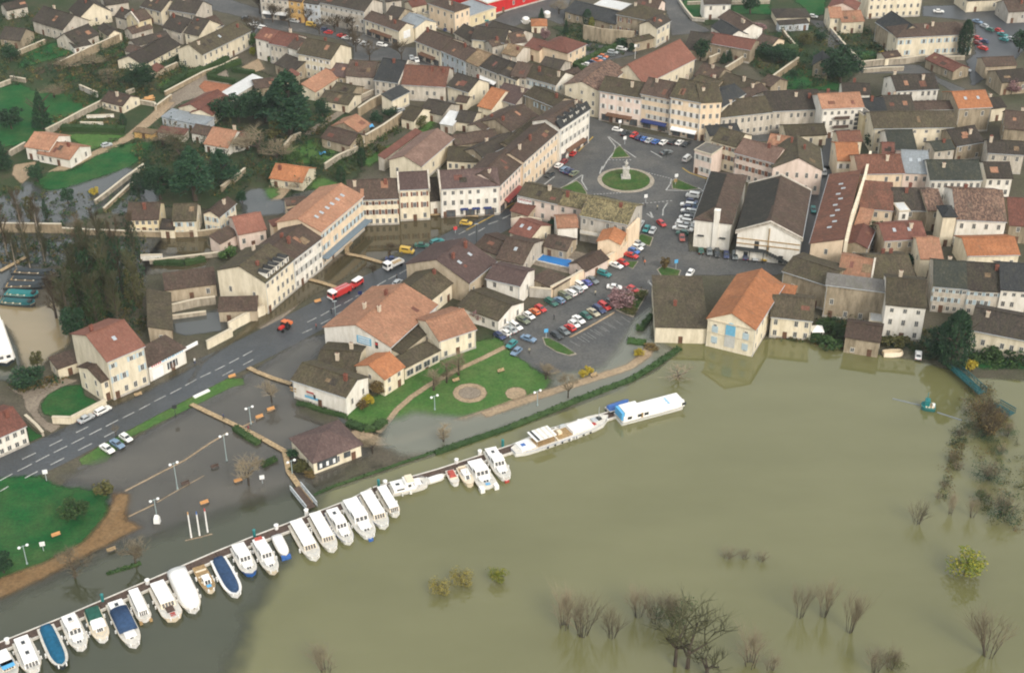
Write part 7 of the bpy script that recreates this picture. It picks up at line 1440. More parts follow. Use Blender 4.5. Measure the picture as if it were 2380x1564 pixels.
# undergrowth: shrubs, beds and rough grass nobody could count
def scrub(pts, n, h, mix, size=.3, per=14):
    P = [(p.x, p.y) for p in W2(pts)]; xs = [p[0] for p in P]; ys = [p[1] for p in P]; rnd = random.Random(n); rng = np.random.default_rng(n); C_ = []
    def inside(x, y):
        c = False; j = len(P) - 1
        for i in range(len(P)):
            if (P[i][1] > y) != (P[j][1] > y) and x < (P[j][0] - P[i][0]) * (y - P[i][1]) / (P[j][1] - P[i][1]) + P[i][0]: c = not c
            j = i
        return c
    while len(C_) < n:
        x, y = rnd.uniform(min(xs), max(xs)), rnd.uniform(min(ys), max(ys))
        if inside(x, y): C_.append((x, y, rnd.uniform(.5, 1.5), h * rnd.uniform(.3, 1.2)))
    per_leaf = {}
    V = []; F = []; MI = []
    for c in C_:
        mi = rnd.randrange(len(mix)); k = int(per * c[2])
        v, f = leaf_cloud(k, lambda: (c[0] + rnd.gauss(0, .55) * c[2], c[1] + rnd.gauss(0, .55) * c[2], abs(rnd.gauss(.45, .3)) * c[3]), size, rng)
        b = len(V); V += v; F += [tuple(b + i for i in q) for q in f]; MI += [mi] * len(f)
    me = bpy.data.meshes.new('undergrowth'); me.from_pydata(V, [], F)
    for l in mix: me.materials.append(LEAF[l])
    me.polygons.foreach_set('material_index', MI); tag(obj('undergrowth', me), kind='stuff')
scrub([(-60, 60), (60, 20), (240, 60), (330, 95), (250, 130), (120, 190), (-60, 210)], 380, 1.8, ('ever', 'hedge', 'olive', 'rust'))
scrub([(110, 190), (260, 120), (300, 110), (420, 140), (530, 130), (420, 190), (330, 230), (250, 260), (180, 250)], 520, 1.5, ('hedge', 'olive', 'olive', 'rust', 'ever'))
scrub([(300, 320), (420, 270), (560, 300), (640, 320), (740, 260), (800, 300), (760, 400), (720, 440), (600, 440), (500, 460), (330, 420)], 620, 2.2, ('hedge', 'ever', 'olive', 'rust', 'cedar'))
scrub([(120, 270), (230, 265), (300, 290), (250, 300), (140, 310)], 120, 1.0, ('hedge', 'olive', 'rust'))
scrub([(820, 330), (960, 270), (920, 320), (790, 420), (760, 410)], 200, 1.8, ('hedge', 'olive', 'green'))
scrub([(-60, 400), (100, 450), (330, 440), (330, 540), (-60, 540)], 200, 1.3, ('ever', 'olive', 'hedge'))
scrub([(0, 550), (340, 560), (340, 780), (180, 780), (130, 690), (100, 620), (0, 620)], 520, 2.0, ('olive', 'olive', 'hedge', 'rust', 'ever'))
scrub([(1720, 90), (1880, 70), (2010, 60), (2080, 120), (2000, 160), (1900, 215), (1800, 205), (1745, 150)], 460, 1.8, ('ever', 'hedge', 'olive', 'rust'))
scrub([(1340, 50), (1460, 130), (1370, 130), (1290, 90)], 160, 1.4, ('hedge', 'olive', 'ever'))
scrub(tl('13', (480, 1390), (1080, 1400), (1060, 1500), (720, 1540), (500, 1500)), 130, 1.5, ('hedge', 'olive', 'ever'))
scrub(tl('23', (1060, -40), (1700, -40), (1700, 260), (1500, 250), (1300, 130), (1080, 90)), 150, 1.5, ('ever', 'olive', 'hedge'))
scrub(tl('23', (1850, 120), (2420, 130), (2420, 300), (2100, 320), (1900, 260)), 160, 1.5, ('ever', 'hedge', 'green'))
scrub(tl('23', (60, 30), (380, 40), (720, 90), (700, 150), (350, 60)), 90, 1.2, ('olive', 'hedge', 'rust'))
scrub(tl('12', (950, 1290), (1010, 1190), (1130, 1110), (1250, 1130), (1120, 1350)), 60, 1.0, ('olive', 'rust', 'hedge'), .2, 10)
scrub(tl('20', (250, 330), (450, 400), (640, 380), (400, 520), (120, 520), (80, 420)), 70, 1.2, ('olive', 'ever', 'rust'))
scrub([(2215, 1000), (2250, 1010), (2225, 1090), (2195, 1170), (2178, 1165), (2205, 1080)], 60, 1.6, ('olive', 'rust', 'ever'), .15, 34)
scrub([(2270, 1030), (2400, 1020), (2400, 1240), (2300, 1230), (2260, 1130)], 70, 1.8, ('olive', 'hedge', 'olive', 'rust'), .15, 34)
scrub([(2230, 920), (2300, 900), (2330, 990), (2300, 1010), (2240, 1000)], 110, 3.0, ('ever', 'rust', 'olive'), .15, 34)
for i, (q, n_) in enumerate((([(-60, 60), (60, 20), (240, 60), (330, 95), (250, 130), (120, 190), (-60, 210)], 90), ([(110, 190), (260, 120), (300, 110), (420, 140), (530, 130), (420, 190), (330, 230), (250, 260), (180, 250)], 120), ([(300, 320), (420, 270), (560, 300), (640, 320), (740, 260), (800, 300), (760, 400), (720, 440), (600, 440), (500, 460), (330, 420)], 170), ([(1720, 90), (1880, 70), (2010, 60), (2080, 120), (2000, 160), (1900, 215), (1800, 205), (1745, 150)], 90), ([(0, 555), (340, 565), (340, 780), (200, 780), (140, 690), (120, 610), (0, 600)], 90))):
    scrub(q, n_, 4.2, ('ever', 'hedge', 'olive', 'ever', 'cedar'), .26, 46)
# ---------------------------------------------------------------- garden walls
def wall(t, pts, h, label, m='cwall', th=.5, cap=True, name='garden_wall', z=0):
    Q = [T(t, *p) for p in pts]; o = Q[0]; r = thing(name, label, 'wall', (o.x, o.y, z))
    b = MB(); c = MB()
    for a, d in zip(Q[:-1], Q[1:]):
        n = (d - a).normalized(); k = Vector((-n.y, n.x, 0)); a, d = a - o, d - o
        for mb, w_, z0, z1 in ((b, th / 2, -.2, h), (c, th / 2 + .12, h, h + .14)):
            mb.add([(p.x, p.y, zz) for zz in (z0, z1) for p in (a - k * w_, d - k * w_, d + k * w_, a + k * w_)], [(4, 5, 6, 7), (0, 1, 5, 4), (1, 2, 6, 5), (2, 3, 7, 6), (3, 0, 4, 7)])
    obj('masonry', b.me('masonry', WALL.get(m) or M[m]), r)
    if cap: obj('coping', c.me('coping', M['stonetrim']), r)
for t, p, h, l, m in (
  ('00', [(570, 640), (830, 510), (1130, 375)], 3.2, 'thick tan garden wall across the upper gardens', 'cwall'), ('00', [(430, 1245), (560, 1180), (760, 1070), (960, 970)], 2.2, 'long white garden wall along the big left lawn', 'cwall2'), ('00', [(90, 1445), (240, 1360)], 2, 'short white wall left of the tan roofed villa', 'cwall2'), ('00', [(740, 830), (900, 900)], 2, 'grey garden wall above the brown bungalow', 'grey'), ('00', [(1160, 880), (1240, 850)], 1.5, 'small pale wall right of the brown bungalow', 'cwall2'), ('00', [(1260, 955), (1430, 985), (1440, 1020)], 1.6, 'pale fence wall beside the wood pile', 'cwall2'),
  ('00', [(1520, 885), (1700, 790), (1880, 695), (2040, 640), (2190, 565)], 1.6, 'tan wall along the gravel yard', 'cwall'), ('00', [(1430, 1020), (1580, 910)], 1.6, 'tan wall at the bend of the sandy lane', 'cwall'), ('00', [(100, 740), (240, 765)], 1.6, 'pale wall at the upper edge of the left lawn', 'cwall2'), ('00', [(0, 810), (100, 770)], 1.6, 'pale wall at the left edge', 'cwall2'), ('00', [(160, 520), (420, 410)], 2, 'stone wall below the stone barn', 'stone'), ('00', [(1400, 740), (1460, 700), (1640, 620)], 2, 'rubble garden wall right of the big dark tree', 'stone'), ('00', [(800, 1090), (1050, 1080)], 1, 'white vegetable frame wall, upper one', 'white'), ('00', [(740, 1150), (950, 1155)], 1, 'white vegetable frame wall, lower one', 'white'), ('00', [(740, 230), (980, 170)], 3, 'tan wall before the timbered gable', 'cwall'),
  ('01', [(640, 1560), (760, 1480), (940, 1400)], 2, 'cream wall right of the orange bungalow', 'cwall2'), ('01', [(1010, 1350), (1180, 1250), (1350, 1130)], 4, 'high cream wall along the sunken garden', 'cwall'), ('01', [(950, 1080), (1070, 1000), (1190, 940)], 3.5, 'pinkish cream yard wall beside the track', 'cwall'), ('01', [(270, 1385), (340, 1300), (420, 1270)], 2, 'rough stone wall below the cedar', 'stone'), ('01', [(830, 990), (960, 920), (1090, 860)], 1.5, 'pale wall along the gravel track', 'cwall2'),
  ('02', [(665, 365), (830, 400), (1130, 425)], 6, 'high old stone wall below the manor', 'stone'), ('02', [(1820, 600), (1910, 560)], 3, 'stone wall end beside the two firs', 'stone'), ('02', [(1970, 680), (2100, 600), (2230, 500)], 2.5, 'long rough wall by the rubble yard', 'stone'), ('02', [(1540, 20), (1600, 110), (1670, 195), (1780, 205)], 1.4, 'grey roadside fence wall at the top road', 'grey'), ('02', [(1620, 50), (1750, 45)], 1.4, 'pale wall across the lawn at the top', 'cwall2'), ('02', [(2030, 45), (2380, 40)], 1.4, 'pale wall right of the white house at the top', 'cwall2'),
  ('03', [(50, 770), (160, 690), (300, 590)], 2.6, 'tan garden wall on the upper right lawn', 'cwall'), ('03', [(870, 625), (1060, 605), (1260, 595), (1460, 565)], 2.4, 'cream boundary wall in front of the white school', 'cwall2'), ('03', [(900, 675), (1080, 660), (1270, 655)], 1.6, 'lower pale wall below the school boundary wall', 'cwall2'), ('03', [(600, 300), (720, 440), (860, 590)], 1.8, 'grey fence wall right of the sloping lane', 'grey'), ('03', [(130, 260), (200, 360), (290, 460)], 1.4, 'tan wall left of the sloping lane', 'cwall'), ('03', [(1600, 560), (1830, 555)], 1.6, 'cream wall at the foot of the cypress', 'cwall2'),
  ('10', [(-200, 585), (200, 590), (580, 595)], 3.0, 'long canal wall at the left, straight part', 'cwall'), ('10', [(580, 600), (850, 615), (1280, 628), (1640, 635), (1860, 625), (2030, 600)], 1.8, 'low wall below the yellow and cream houses', 'cwall'), ('10', [(880, 340), (1000, 250), (1150, 130), (1330, 0)], 1.6, 'pale wall through the flooded gardens', 'cwall2'), ('10', [(960, 400), (1100, 270), (1220, 160)], 1.2, 'tan strip wall beside the pale flooded wall', 'cwall'), ('10', [(2040, 220), (2150, 140), (2260, 50)], 2, 'stone wall right of the green cedars', 'stone'), ('10', [(1300, 850), (1500, 845)], 1.8, 'white low wall in the flooded yard', 'white'), ('10', [(1380, 885), (1690, 850), (2040, 810)], 1.4, 'pale wall above the courtyard barn', 'cwall2'), ('10', [(1560, 1330), (1820, 1270), (1990, 1250)], 2.4, 'cream courtyard wall with a white gate post', 'cwall2'), ('10', [(1590, 1390), (1900, 1350)], 1.2, 'low inner wall of the flooded courtyard', 'cwall2'),
  ('20', [(490, 810), (660, 815), (980, 650)], 1.9, 'cream garden wall of the tall three storey house', 'cream'), ('20', [(240, 770), (340, 860), (400, 930)], 1.2, 'white wall beside the red roofed house at the left edge', 'cwall2'), ('20', [(1910, 130), (2140, 10)], 2.4, 'cream wall between garage and street row, lower part', 'cream'), ('11', [(-240, 1510), (-60, 1410), (90, 1345)], 3.0, 'cream wall between garage and street row, upper part', 'cream'),
  ('12', [(365, 1190), (560, 1090), (780, 960), (1010, 830), (1060, 770)], 3.4, 'long cream wall between the pool and the parked cars', 'peach'), ('12', [(1060, 770), (1165, 665)], 7.5, 'high peach wall continuing the long cream wall', 'peach'), ('12', [(170, 1180), (365, 1200)], 3.0, 'grey end wall below the flat roofed shed', 'grey'), ('12', [(60, 915), (150, 800), (300, 680)], 3.4, 'tan wall left of the blue pool', 'tan'), ('12', [(0, 540), (120, 510), (280, 540)], 2.5, 'arched pink yard wall of the roadside house', 'pink'),
  ('11', [(1690, 1400), (1760, 1370), (1920, 1400), (2110, 1450)], 2.0, 'white wall in front of the mossy low house', 'white'), ('11', [(1590, 1250), (1700, 1180), (1850, 1160)], 2.0, 'curved pale wall between mossy houses', 'cwall2'), ('13', [(700, 960), (760, 700), (820, 520), (880, 330), (930, 110)], 10.2, 'tall thin cream spine wall of the red roofed block', 'cream'), ('13', [(1090, 1330), (1110, 1100)], 3.0, 'stone side wall of the tall white quayside house', 'stone')):
    wall(t, p, h, l, m, .5 if h < 6 else .8, cap=h < 6)
# ---------------------------------------------------------------- lamps, poles, benches
def lamp(t, x, y, h, label, arms=2, col='mint'):
    p = T(t, x, y); r = thing('street_lamp', label, 'lamp', (p.x, p.y, 0), .6, 'double globe street lamps')
    obj('post', MB().tube((0, 0, 0), (0, 0, h), .13, .08, 8).tube((0, 0, 0), (0, 0, .5), .24, .2, 8).me('post', M[col]), r)
    obj('arm', MB().tube((-.8, 0, h - .3), (0, 0, h), .06, .06, 5).tube((.8, 0, h - .3), (0, 0, h), .06, .06, 5).me('arm', M[col]), r)
    for s in (-1, 1)[:arms]: obj('globe', MB().sphere((s * .85, 0, h - .15), .36, .36, .28).me('globe', M['lamp'], True), r)
for t, x, y, h, l in (('20', 1635, 1420, 7.5, 'double lamp over the lower left of the flooded car park'), ('20', 2087, 1158, 7.5, 'double lamp in the middle of the flooded car park'), ('20', 2310, 820, 5, 'double lamp between the plank walkways'), ('30', 1445, 130, 5, 'double lamp beside the white figure in the flood'), ('21', 1650, 690, 4.2, 'double lamp on the park lawn'), ('22', 242, 650, 4.4, 'double lamp on the flooded sand path'), ('21', 340, 1290, 4.2, 'double lamp left of the waterside pavilion'), ('30', 250, 560, 5, 'pale lamp on the big left lawn'), ('22', -40 + 30, 20, 5, 'lamp at the car park edge of the park')):
    lamp(t, x, y, h, l)
for i, (x, y, h, c) in enumerate(((1762, 320, 6.5, 'left flagpole of three, with an orange tip'), (1838, 300, 6, 'middle flagpole of three, with a blue tip'), (1912, 270, 6, 'right flagpole of three, with a red tip'))):
    p = T('30', x, y); r = thing('flagpole', c, 'flagpole', (p.x, p.y, 0), 0, 'three pale flagpoles on the quay')
    obj('pole', MB().tube((0, 0, 0), (0, 0, h), .2, .14, 8).me('pole', M['gel']), r); obj('tip', MB().tube((0, 0, h), (0, 0, h + .7), .15, .1, 8).me('tip', [M['copper'], M['hblue'], M['sred']][i]), r)
def pole(t, x, y, h, label, m='iron', sign=None, sc_=1):
    p = T(t, x, y); r = thing('signpost' if sign else 'lamp_post', label, 'post', (p.x, p.y, 0), .3)
    obj('post', MB().tube((0, 0, 0), (0, 0, h), .09, .07, 6).me('post', M[m]), r)
    if sign: obj('sign_board', MB().box(-.55 * sc_, .55 * sc_, -.05, .05, h - .2, h + .9 * sc_).me('sign_board', M[sign]), r)
    else: obj('lamp_head', MB().box(-.6, .6, -.12, .12, h - .05, h + .08).me('lamp_head', M['zinc']), r)
for t, x, y, h, l, m, s in (('11', 740, 1400, 6, 'pale blue lamp post with a bin at the restaurant corner', 'mint', None), ('11', 2035, 680, 6, 'dark lamp post by the pavement of the broad roof', 'iron', None), ('02', 1045, 1330, 2, 'white road sign on the upper splitter island', 'zinc', 'swhite'), ('12', 1518, 130, 2, 'white road sign on the right splitter island', 'zinc', 'swhite'), ('12', 1512, 155, 1.2, 'yellow sign under the white road sign', 'zinc', 'ypaint' if False else 'teak'), ('12', 1238, 320, 2, 'white sign at the lower mouth of the roundabout', 'zinc', 'swhite'), ('12', 1515, 935, 2.4, 'blue parking sign on the triangular grass island', 'zinc', 'lightblue'), ('22', 322, 30, 2, 'blue sign at the tip of the grass island', 'zinc', 'lightblue'), ('11', 965, 1215, 2, 'dark post on the main road edge', 'iron', 'awnblue'), ('20', 430, 1340, 2.2, 'white sign leaning on the big lawn by the road', 'zinc', 'swhite'), ('20', 1620, 770, 3.2, 'dark signal post in the flooded car park', 'iron', 'iron'), ('30', 402, 440, 1.6, 'white board standing on the big lawn', 'zinc', 'swhite'), ('21', 65, 1370, 1.6, 'white board in the flood left of the walkway', 'zinc', 'swhite'), ('02', 1140, 545, 5, 'pale stone post at the hedge end', 'stonew' if False else 'gel', 'gel'), ('11', 1840, 600, 1.4, 'red warning sign on the flooded roadside', 'zinc', 'sred'), ('02', 1000, 1190, 2.5, 'white direction sign before the pink house', 'zinc', 'swhite'), ('01', 945, 420, 8, 'tall thin lamp post on the plaza', 'iron', None), ('02', 1430, 1445, 1.2, 'low dark sign by the square cars', 'iron', 'iron')):
    pole(t, x, y, h, l, m, s)
def bench(t, x, y, a, label, m='copper'):
    p = T(t, x, y); r = thing('park_bench', label, 'bench', (p.x, p.y, .12), a, 'benches around the park and quay')
    obj('seat', MB().box(-.95, .95, -.25, .25, .4, .48).me('seat', M[m]), r); obj('backrest', MB().box(-.95, .95, .24, .32, .5, .95).me('backrest', M[m]), r)
    lm = MB().box(-.06, .06, -.22, .28, 0, .4).me('leg', M['iron'])
    for s in (-.8, .8): obj('leg', lm, r, (s, 0, 0))
for t, x, y, l, m in (('20', 1710, 1382, 'dark drowned bench below the left double lamp', 'dwood'), ('20', 1980, 1228, 'dark drowned bench near the middle double lamp', 'dwood'), ('20', 2195, 1358, 'orange bench in the flood below the middle lamp', 'copper'), ('20', 1885, 1560, 'orange bench in the flood above the flagpoles', 'copper'), ('30', 1030, 448, 'pale bench at the edge of the harbour water', 'wood'), ('30', 520, 310, 'orange brown bench on the big lawn', 'copper'), ('21', 1848, 432, 'wooden bench left of the big sand circle', 'wood'), ('21', 2260, 345, 'wooden bench above the big sand circle', 'wood'), ('22', 765, 385, 'wooden bench beside the two yellow bushes', 'wood'), ('11', 575, 1240, 'orange drowned bench by the street row', 'copper'), ('20', 1275, 565, 'yellow wooden bench in front of the three storey house', 'wood'), ('20', 2140, 398, 'orange bench on the tip of the verge', 'copper'), ('21', 40, 770, 'orange plank bench near the mural house', 'copper'), ('21', 145, 700, 'second orange bench near the mural house', 'copper')):
    bench(t, x, y, .55, l, m)
p0, rz, l = heading('20', (1785, 580), (1925, 515)); r = thing('banner_board', 'long white board lying along the grass verge', 'board', (p0.x, p0.y, .1), rz); obj('panel', MB().box(-l / 2, l / 2, -.45, .45, 0, .35).me('panel', M['gel']), r)
# ---------------------------------------------------------------- plank walkways over the flood
def walkway(t, pts, label, wd=1.3):
    Q = [T(t, *p) for p in pts]; o = Q[0]; r = thing('plank_walkway', label, 'walkway', (o.x, o.y, 0)); 
    pm = MB().box(-1.55, 1.55, -wd / 2, wd / 2, .42, .52).me('plank', M['wood']); sm = MB().box(-.1, .1, -wd / 2 - .1, wd / 2 + .1, -.1, .42).me('trestle', M['dwood'])
    for a, b in zip(Q[:-1], Q[1:]):
        d = b - a; n = max(1, int(d.length / 3.0)); ang = math.atan2(d.y, d.x)
        for i in range(n):
            q = a + d * ((i + .5) / n) - o; pl = obj('plank', pm, r, q, ang); pl.scale.x = d.length / n / 3.12
            obj('trestle', sm, r, a + d * (i / n) - o, ang)
walkway('20', [(1762, 648), (1900, 715), (2080, 800), (2250, 880), (2380, 945), (2620, 1080), (2660, 1270), (2780, 1440), (2860, 1560)], 'long plank walkway from the verge across the flood to the gangway')
walkway('21', [(-65, 310), (0, 345), (150, 405), (330, 462)], 'plank walkway reaching the boat mural house'); walkway('11', [(500, 1035), (600, 1062), (690, 1090), (780, 1122)], 'plank walkway from the street row to the fire engine'); walkway('11', [(845, 800), (980, 825), (1080, 855), (1165, 882)], 'plank walkway from the peach hotel to the white truck'); walkway('11', [(845, 800), (840, 740), (880, 690)], 'short plank walkway along the peach hotel front'); walkway('11', [(1040, 468), (1400, 452), (1800, 432), (2050, 455)], 'plank walkway along the cream row houses', 1.0); walkway('10', [(240, 830), (0, 960)], 'plank bridge behind the barge pack')
# gangway to the pontoon
a, b = T('21', 370, 1420), T('31', 520, 60); d = b - a; r = thing('gangway', 'steel gangway with railings down to the pontoon', 'gangway', (a.x, a.y, 0), math.atan2(d.y, d.x)); L = d.length
obj('deck', MB().box(0, L, -.9, .9, .5, .62).me('deck', M['dwood']), r)
for s in (-1.3, 1.3):
    m = MB(); n = 7
    for i in range(n + 1): m.tube((L * i / n, s, .4), (L * i / n, s, 1.6), .07, .07, 4)
    m.box(0, L, s - .14, s + .14, 1.5, 1.7); m.box(0, L, s - .12, s + .12, .55, .75); obj('railing', m.me('railing', M['zinc']), r)
# ---------------------------------------------------------------- roundabout statue, pool and the rest
p = T('12', 1055, 92); r = thing('statue', 'pale stone statue on a pedestal in the middle of the roundabout', 'statue', (p.x, p.y, .3))
obj('plinth', MB().box(-1.5, 1.5, -1.5, 1.5, 0, .5).box(-1.0, 1.0, -1.0, 1.0, .5, 3.2, 0, .1).box(-1.1, 1.1, -1.1, 1.1, 3.2, 3.5).me('plinth', M['stonew']), r)
m = MB(); m.tube((-.22, 0, 3.5), (-.16, 0, 4.5), .2, .22, 8); m.tube((.22, .1, 3.5), (.16, 0, 4.5), .2, .22, 8); m.tube((0, 0, 4.35), (0, 0, 5.3), .42, .5, 8); m.tube((0, 0, 5.3), (0, 0, 5.6), .48, .16, 8); m.sphere((0, 0, 5.8), .22, .22, .28); m.tube((.45, 0, 5.3), (.6, -.25, 4.6), .15, .12, 6); m.tube((-.45, 0, 5.3), (-.75, -.3, 5.5), .15, .12, 6)
obj('figure', m.me('figure', M['stonew'], True), r)
dk = W2(tl('12', (170, 850), (250, 740), (300, 690), (700, 790), (560, 960), (520, 970), (170, 880))); sheet('pool_deck', [proj(q) for q in dk], 'gravel', .1, .5)
pq = [T('12', *q) for q in ((228, 852), (300, 788), (570, 850), (532, 922))]; c = sum(pq, Vector()) / 4
r = thing('swimming_pool', 'bright blue swimming pool in a walled garden', 'pool', (c.x, c.y, 0)); mp_, nt_, b_ = newmat('pool_water'); b_.inputs['Base Color'].default_value = (.025, .19, .50, 1); b_.inputs['Roughness'].default_value = .06
bump(nt_, b_, nz(nt_, objvec(nt_), 1.5, 3), .1, .1)
obj('water', mesh('water', [(q.x - c.x, q.y - c.y, .2) for q in pq], [(0, 1, 2, 3)], [mp_]), r)
rm = MB()
for a, b in zip(pq, pq[1:] + pq[:1]):
    d = (b - a).normalized(); n = Vector((-d.y, d.x, 0)) * .25; a, b = a - c, b - c; rm.add([(q.x, q.y, zz) for zz in (0, .28) for q in (a - n, b - n, b + n, a + n)], [(4, 5, 6, 7), (0, 1, 5, 4), (1, 2, 6, 5), (2, 3, 7, 6), (3, 0, 4, 7)])
obj('rim', rm.me('rim', M['stonew']), r)
for x, y, l in ((1040, 1185, 'crumpled bright blue tarpaulin beside the salmon barn'), (620, 1430, 'small blue tarp in the green garden')):
    p = T('01', x, y); rnd = random.Random(l); vs = [(i * .9 - 1.8, j * .8 - 1.2, .5 + rnd.uniform(0, .7)) for i in range(5) for j in range(4)] ; k = 1.0 if x > 800 else .6
    thing('tarpaulin', l, 'tarpaulin', (p.x, p.y, 0), .5, None, mesh('tarpaulin', [(a * k, b * k, c_) for a, b, c_ in vs], [(i * 4 + j, i * 4 + 4 + j, i * 4 + 5 + j, i * 4 + 1 + j) for i in range(4) for j in range(3)], M['lightblue']))
p = T('00', 1370, 925); m = MB(); rnd = random.Random(3)
for i in range(26): x, y, zz = rnd.uniform(-1.6, 1.6), rnd.uniform(-1.2, 1.2), rnd.uniform(.1, 1.3); m.tube((x - .8, y, zz), (x + .8, y + rnd.uniform(-.3, .3), zz), .17, .17, 5)
tag(thing('log_pile', 'orange pile of cut logs beside the sandy lane', 'log pile', (p.x, p.y, 0), .4, None, m.me('log_pile', M['copper'])), kind='stuff')
# white domes, pavilion, little tug, footbridge
for t, x, y, s, l in (('02', 135, 215, 1.6, 'white round tent by the orange kiosk'), ('02', 330, 160, 1.6, 'white dome beside the orange kiosk')):
    p = T(t, x, y); r = thing('round_tent', l, 'tent', (p.x, p.y, 0)); obj('canopy', MB().sphere((0, 0, 1.8), s, s, .9).me('canopy', M['gel'], True), r); obj('side', MB().tube((0, 0, 0), (0, 0, 1.8), s * .9, s * .95, 10).me('side', M['deck']), r)
p = T('13', 465, 1550); r = thing('garden_pavilion', 'small white roofed garden pavilion on the bank', 'pavilion', (p.x, p.y, 0))
obj('roof', MB().add([(-1.7, -1.7, 2.4), (1.7, -1.7, 2.4), (1.7, 1.7, 2.4), (-1.7, 1.7, 2.4), (0, 0, 3.6)], [(0, 1, 4), (1, 2, 4), (2, 3, 4), (3, 0, 4), (3, 2, 1, 0)]).me('roof', M['gel']), r); pm = MB().box(-.1, .1, -.1, .1, 0, 2.4).me('post', M['deck'])
for sx in (-1.4, 1.4):
    for sy in (-1.4, 1.4): obj('post', pm, r, (sx, sy, 0))
p = T('23', 1175, 185); r = thing('upturned_boat', 'upturned cream boat on the river bank left of the white car', 'boat', (p.x, p.y, .1), .1); v, f, mi = hullmesh(5.5, 2.6, .5, .7, 0, 1.2, 0, 8); obj('hull', mesh('hull', [(x, y, 1.25 - z) for x, y, z in v], f, M['gelc']), r)
a, b = T('23', 1420, 680), T('23', 1560, 690); r, L = boat('23', (1560, 690), (1425, 670), 3.0, 'open', 'small turquoise work boat out in the river', hull='teal', deckm='teal', fend=0, name='work_boat'); extra(r, 'wheelhouse', 'teal', -L * .1, L * .25, -.8, .8, .95, 2.6); extra(r, 'mast', 'teal', L * .1, L * .14, -.1, .1, 2.6, 4.6); extra(r, 'white_box', 'gel', -L * .45, -L * .3, -.5, .5, .95, 1.5)
for aa, bb, l in (((1710, 330), (1985, 575), 'green iron footbridge over the side arm of the river'), ((2120, 690), (2260, 770), 'second short green footbridge at the right edge'), ((1170, 590), (1420, 650), 'sunken grey boom left of the turquoise work boat'), ((1580, 715), (1810, 790), 'sunken grey boom right of the turquoise work boat')):
    q0, rz, L = heading('23', aa, bb); r = thing('footbridge' if 'foot' in l else 'floating_boom', l, 'bridge' if 'foot' in l else 'boom', (q0.x, q0.y, 0), rz)
    if 'foot' in l:
        obj('deck', MB().box(-L / 2, L / 2, -1.1, 1.1, 1.2, 1.4).me('deck', M['dteal']), r)
        for s in (-1.2, 1.2):
            m = MB(); n = 10
            for i in range(n + 1): m.tube((-L / 2 + L * i / n, s, 1.2), (-L / 2 + L * i / n, s, 2.6), .06, .06, 4)
            m.box(-L / 2, L / 2, s - .09, s + .09, 2.5, 2.7).box(-L / 2, L / 2, s - .06, s + .06, 1.8, 1.95); obj('railing', m.me('railing', M['dteal']), r)
    else: obj('boom', MB().tube((-L / 2, 0, .1), (L / 2, 0, .1), .25, .25, 6).me('boom', PAINT['grey']), r)
# things fixed to buildings -------------------------------------------------
def on(label): return HOUSES[label]
def near(label):
    root, L, D, h = on(label); return 'L' if (root.matrix_basis @ Vector((-L / 2, D / 2, 0))).length < (root.matrix_basis @ Vector((L / 2, D / 2, 0))).length else 'R'
def panel(label, nm, m, s, z, w_, h_, face='F', d=.06, dy=0):
    root, L, D, h = on(label); o = at_face(obj(nm, MB().box(-w_ / 2, w_ / 2, -d, .03, -h_ / 2, h_ / 2).me(nm, M[m]), root), face, L, D, s, z)
    if dy: o.location.y += dy
    return o
lb = 'white house with a boat mural and mossy roof in the flood'   # mural: blue hull, white cabin, red roof
panel(lb, 'mural_hull', 'sblue', -2.2, 1.9, 4.6, .7); panel(lb, 'mural_cabin', 'greysh', -2.4, 2.65, 2.6, .75); panel(lb, 'mural_roof', 'cred', -2.8, 3.35, 2.2, .5); panel(lb, 'mural_figure', 'iron', -1.5, 2.5, .6, 1.2, d=.1); panel(lb, 'mural_lettering', 'teak', -8.0, 3.0, 2.0, .5); panel(lb, 'mural_lettering', 'teak', -8.0, 2.2, 1.8, .35)
lb = 'big salmon roofed restaurant with a painted white gable'
fc = near(lb); q = 1 if fc == 'L' else -1
panel(lb, 'sign_panel', 'sblue', q * 2.2, 5.5, 4.4, 2.2, fc)
for i in range(3): panel(lb, 'sign_lettering', 'swhite', q * 2.2, 6.2 - i * .65, 3.5, .26, fc, .1)
panel(lb, 'sign_emblem', 'iron', q * 6.0, 5.2, .9, 1.9, fc); panel(lb, 'sign_emblem', 'sred', q * 6.0, 5.6, .8, .6, fc, .1)
lb = 'white garage with a lettered fascia right of the tall house'
root, L, D, h = on(lb); panel(lb, 'fascia', 'swhite', 2, 4.3, L + 4, 1.0, 'F', .25)
rnd = random.Random(5)
for i in range(16): panel(lb, 'fascia_lettering', 'sred' if i < 5 else 'sblue', -L * .42 + i * L * .055 + rnd.uniform(-.1, .1), 4.3, L * .03, .45, 'F', .3)
panel(lb, 'garage_door', 'swhite', -L * .28, 1.6, 3.4, 3.0); panel(lb, 'shop_window', 'glass', L * .12, 1.9, 3.2, 2.0)
for i in range(3): panel(lb, 'window_bar', 'swhite', L * .12 - 1.0 + i * 1.0, 1.9, .12, 2.0, 'F', .12)
lb = 'orange roofed quay hall with an arched blue and grey window'
root, L, D, h = on(lb); side = 'L' if (root.matrix_basis @ Vector((-L / 2, D / 2, 0))).length < (root.matrix_basis @ Vector((L / 2, D / 2, 0))).length else 'R'
panel(lb, 'arched_window', 'sblue', 0, 6.2, 2.6, 2.4, side, .12); panel(lb, 'arched_window_panel', 'greysh', 0, 3.2, 2.8, 3.6, side, .1)
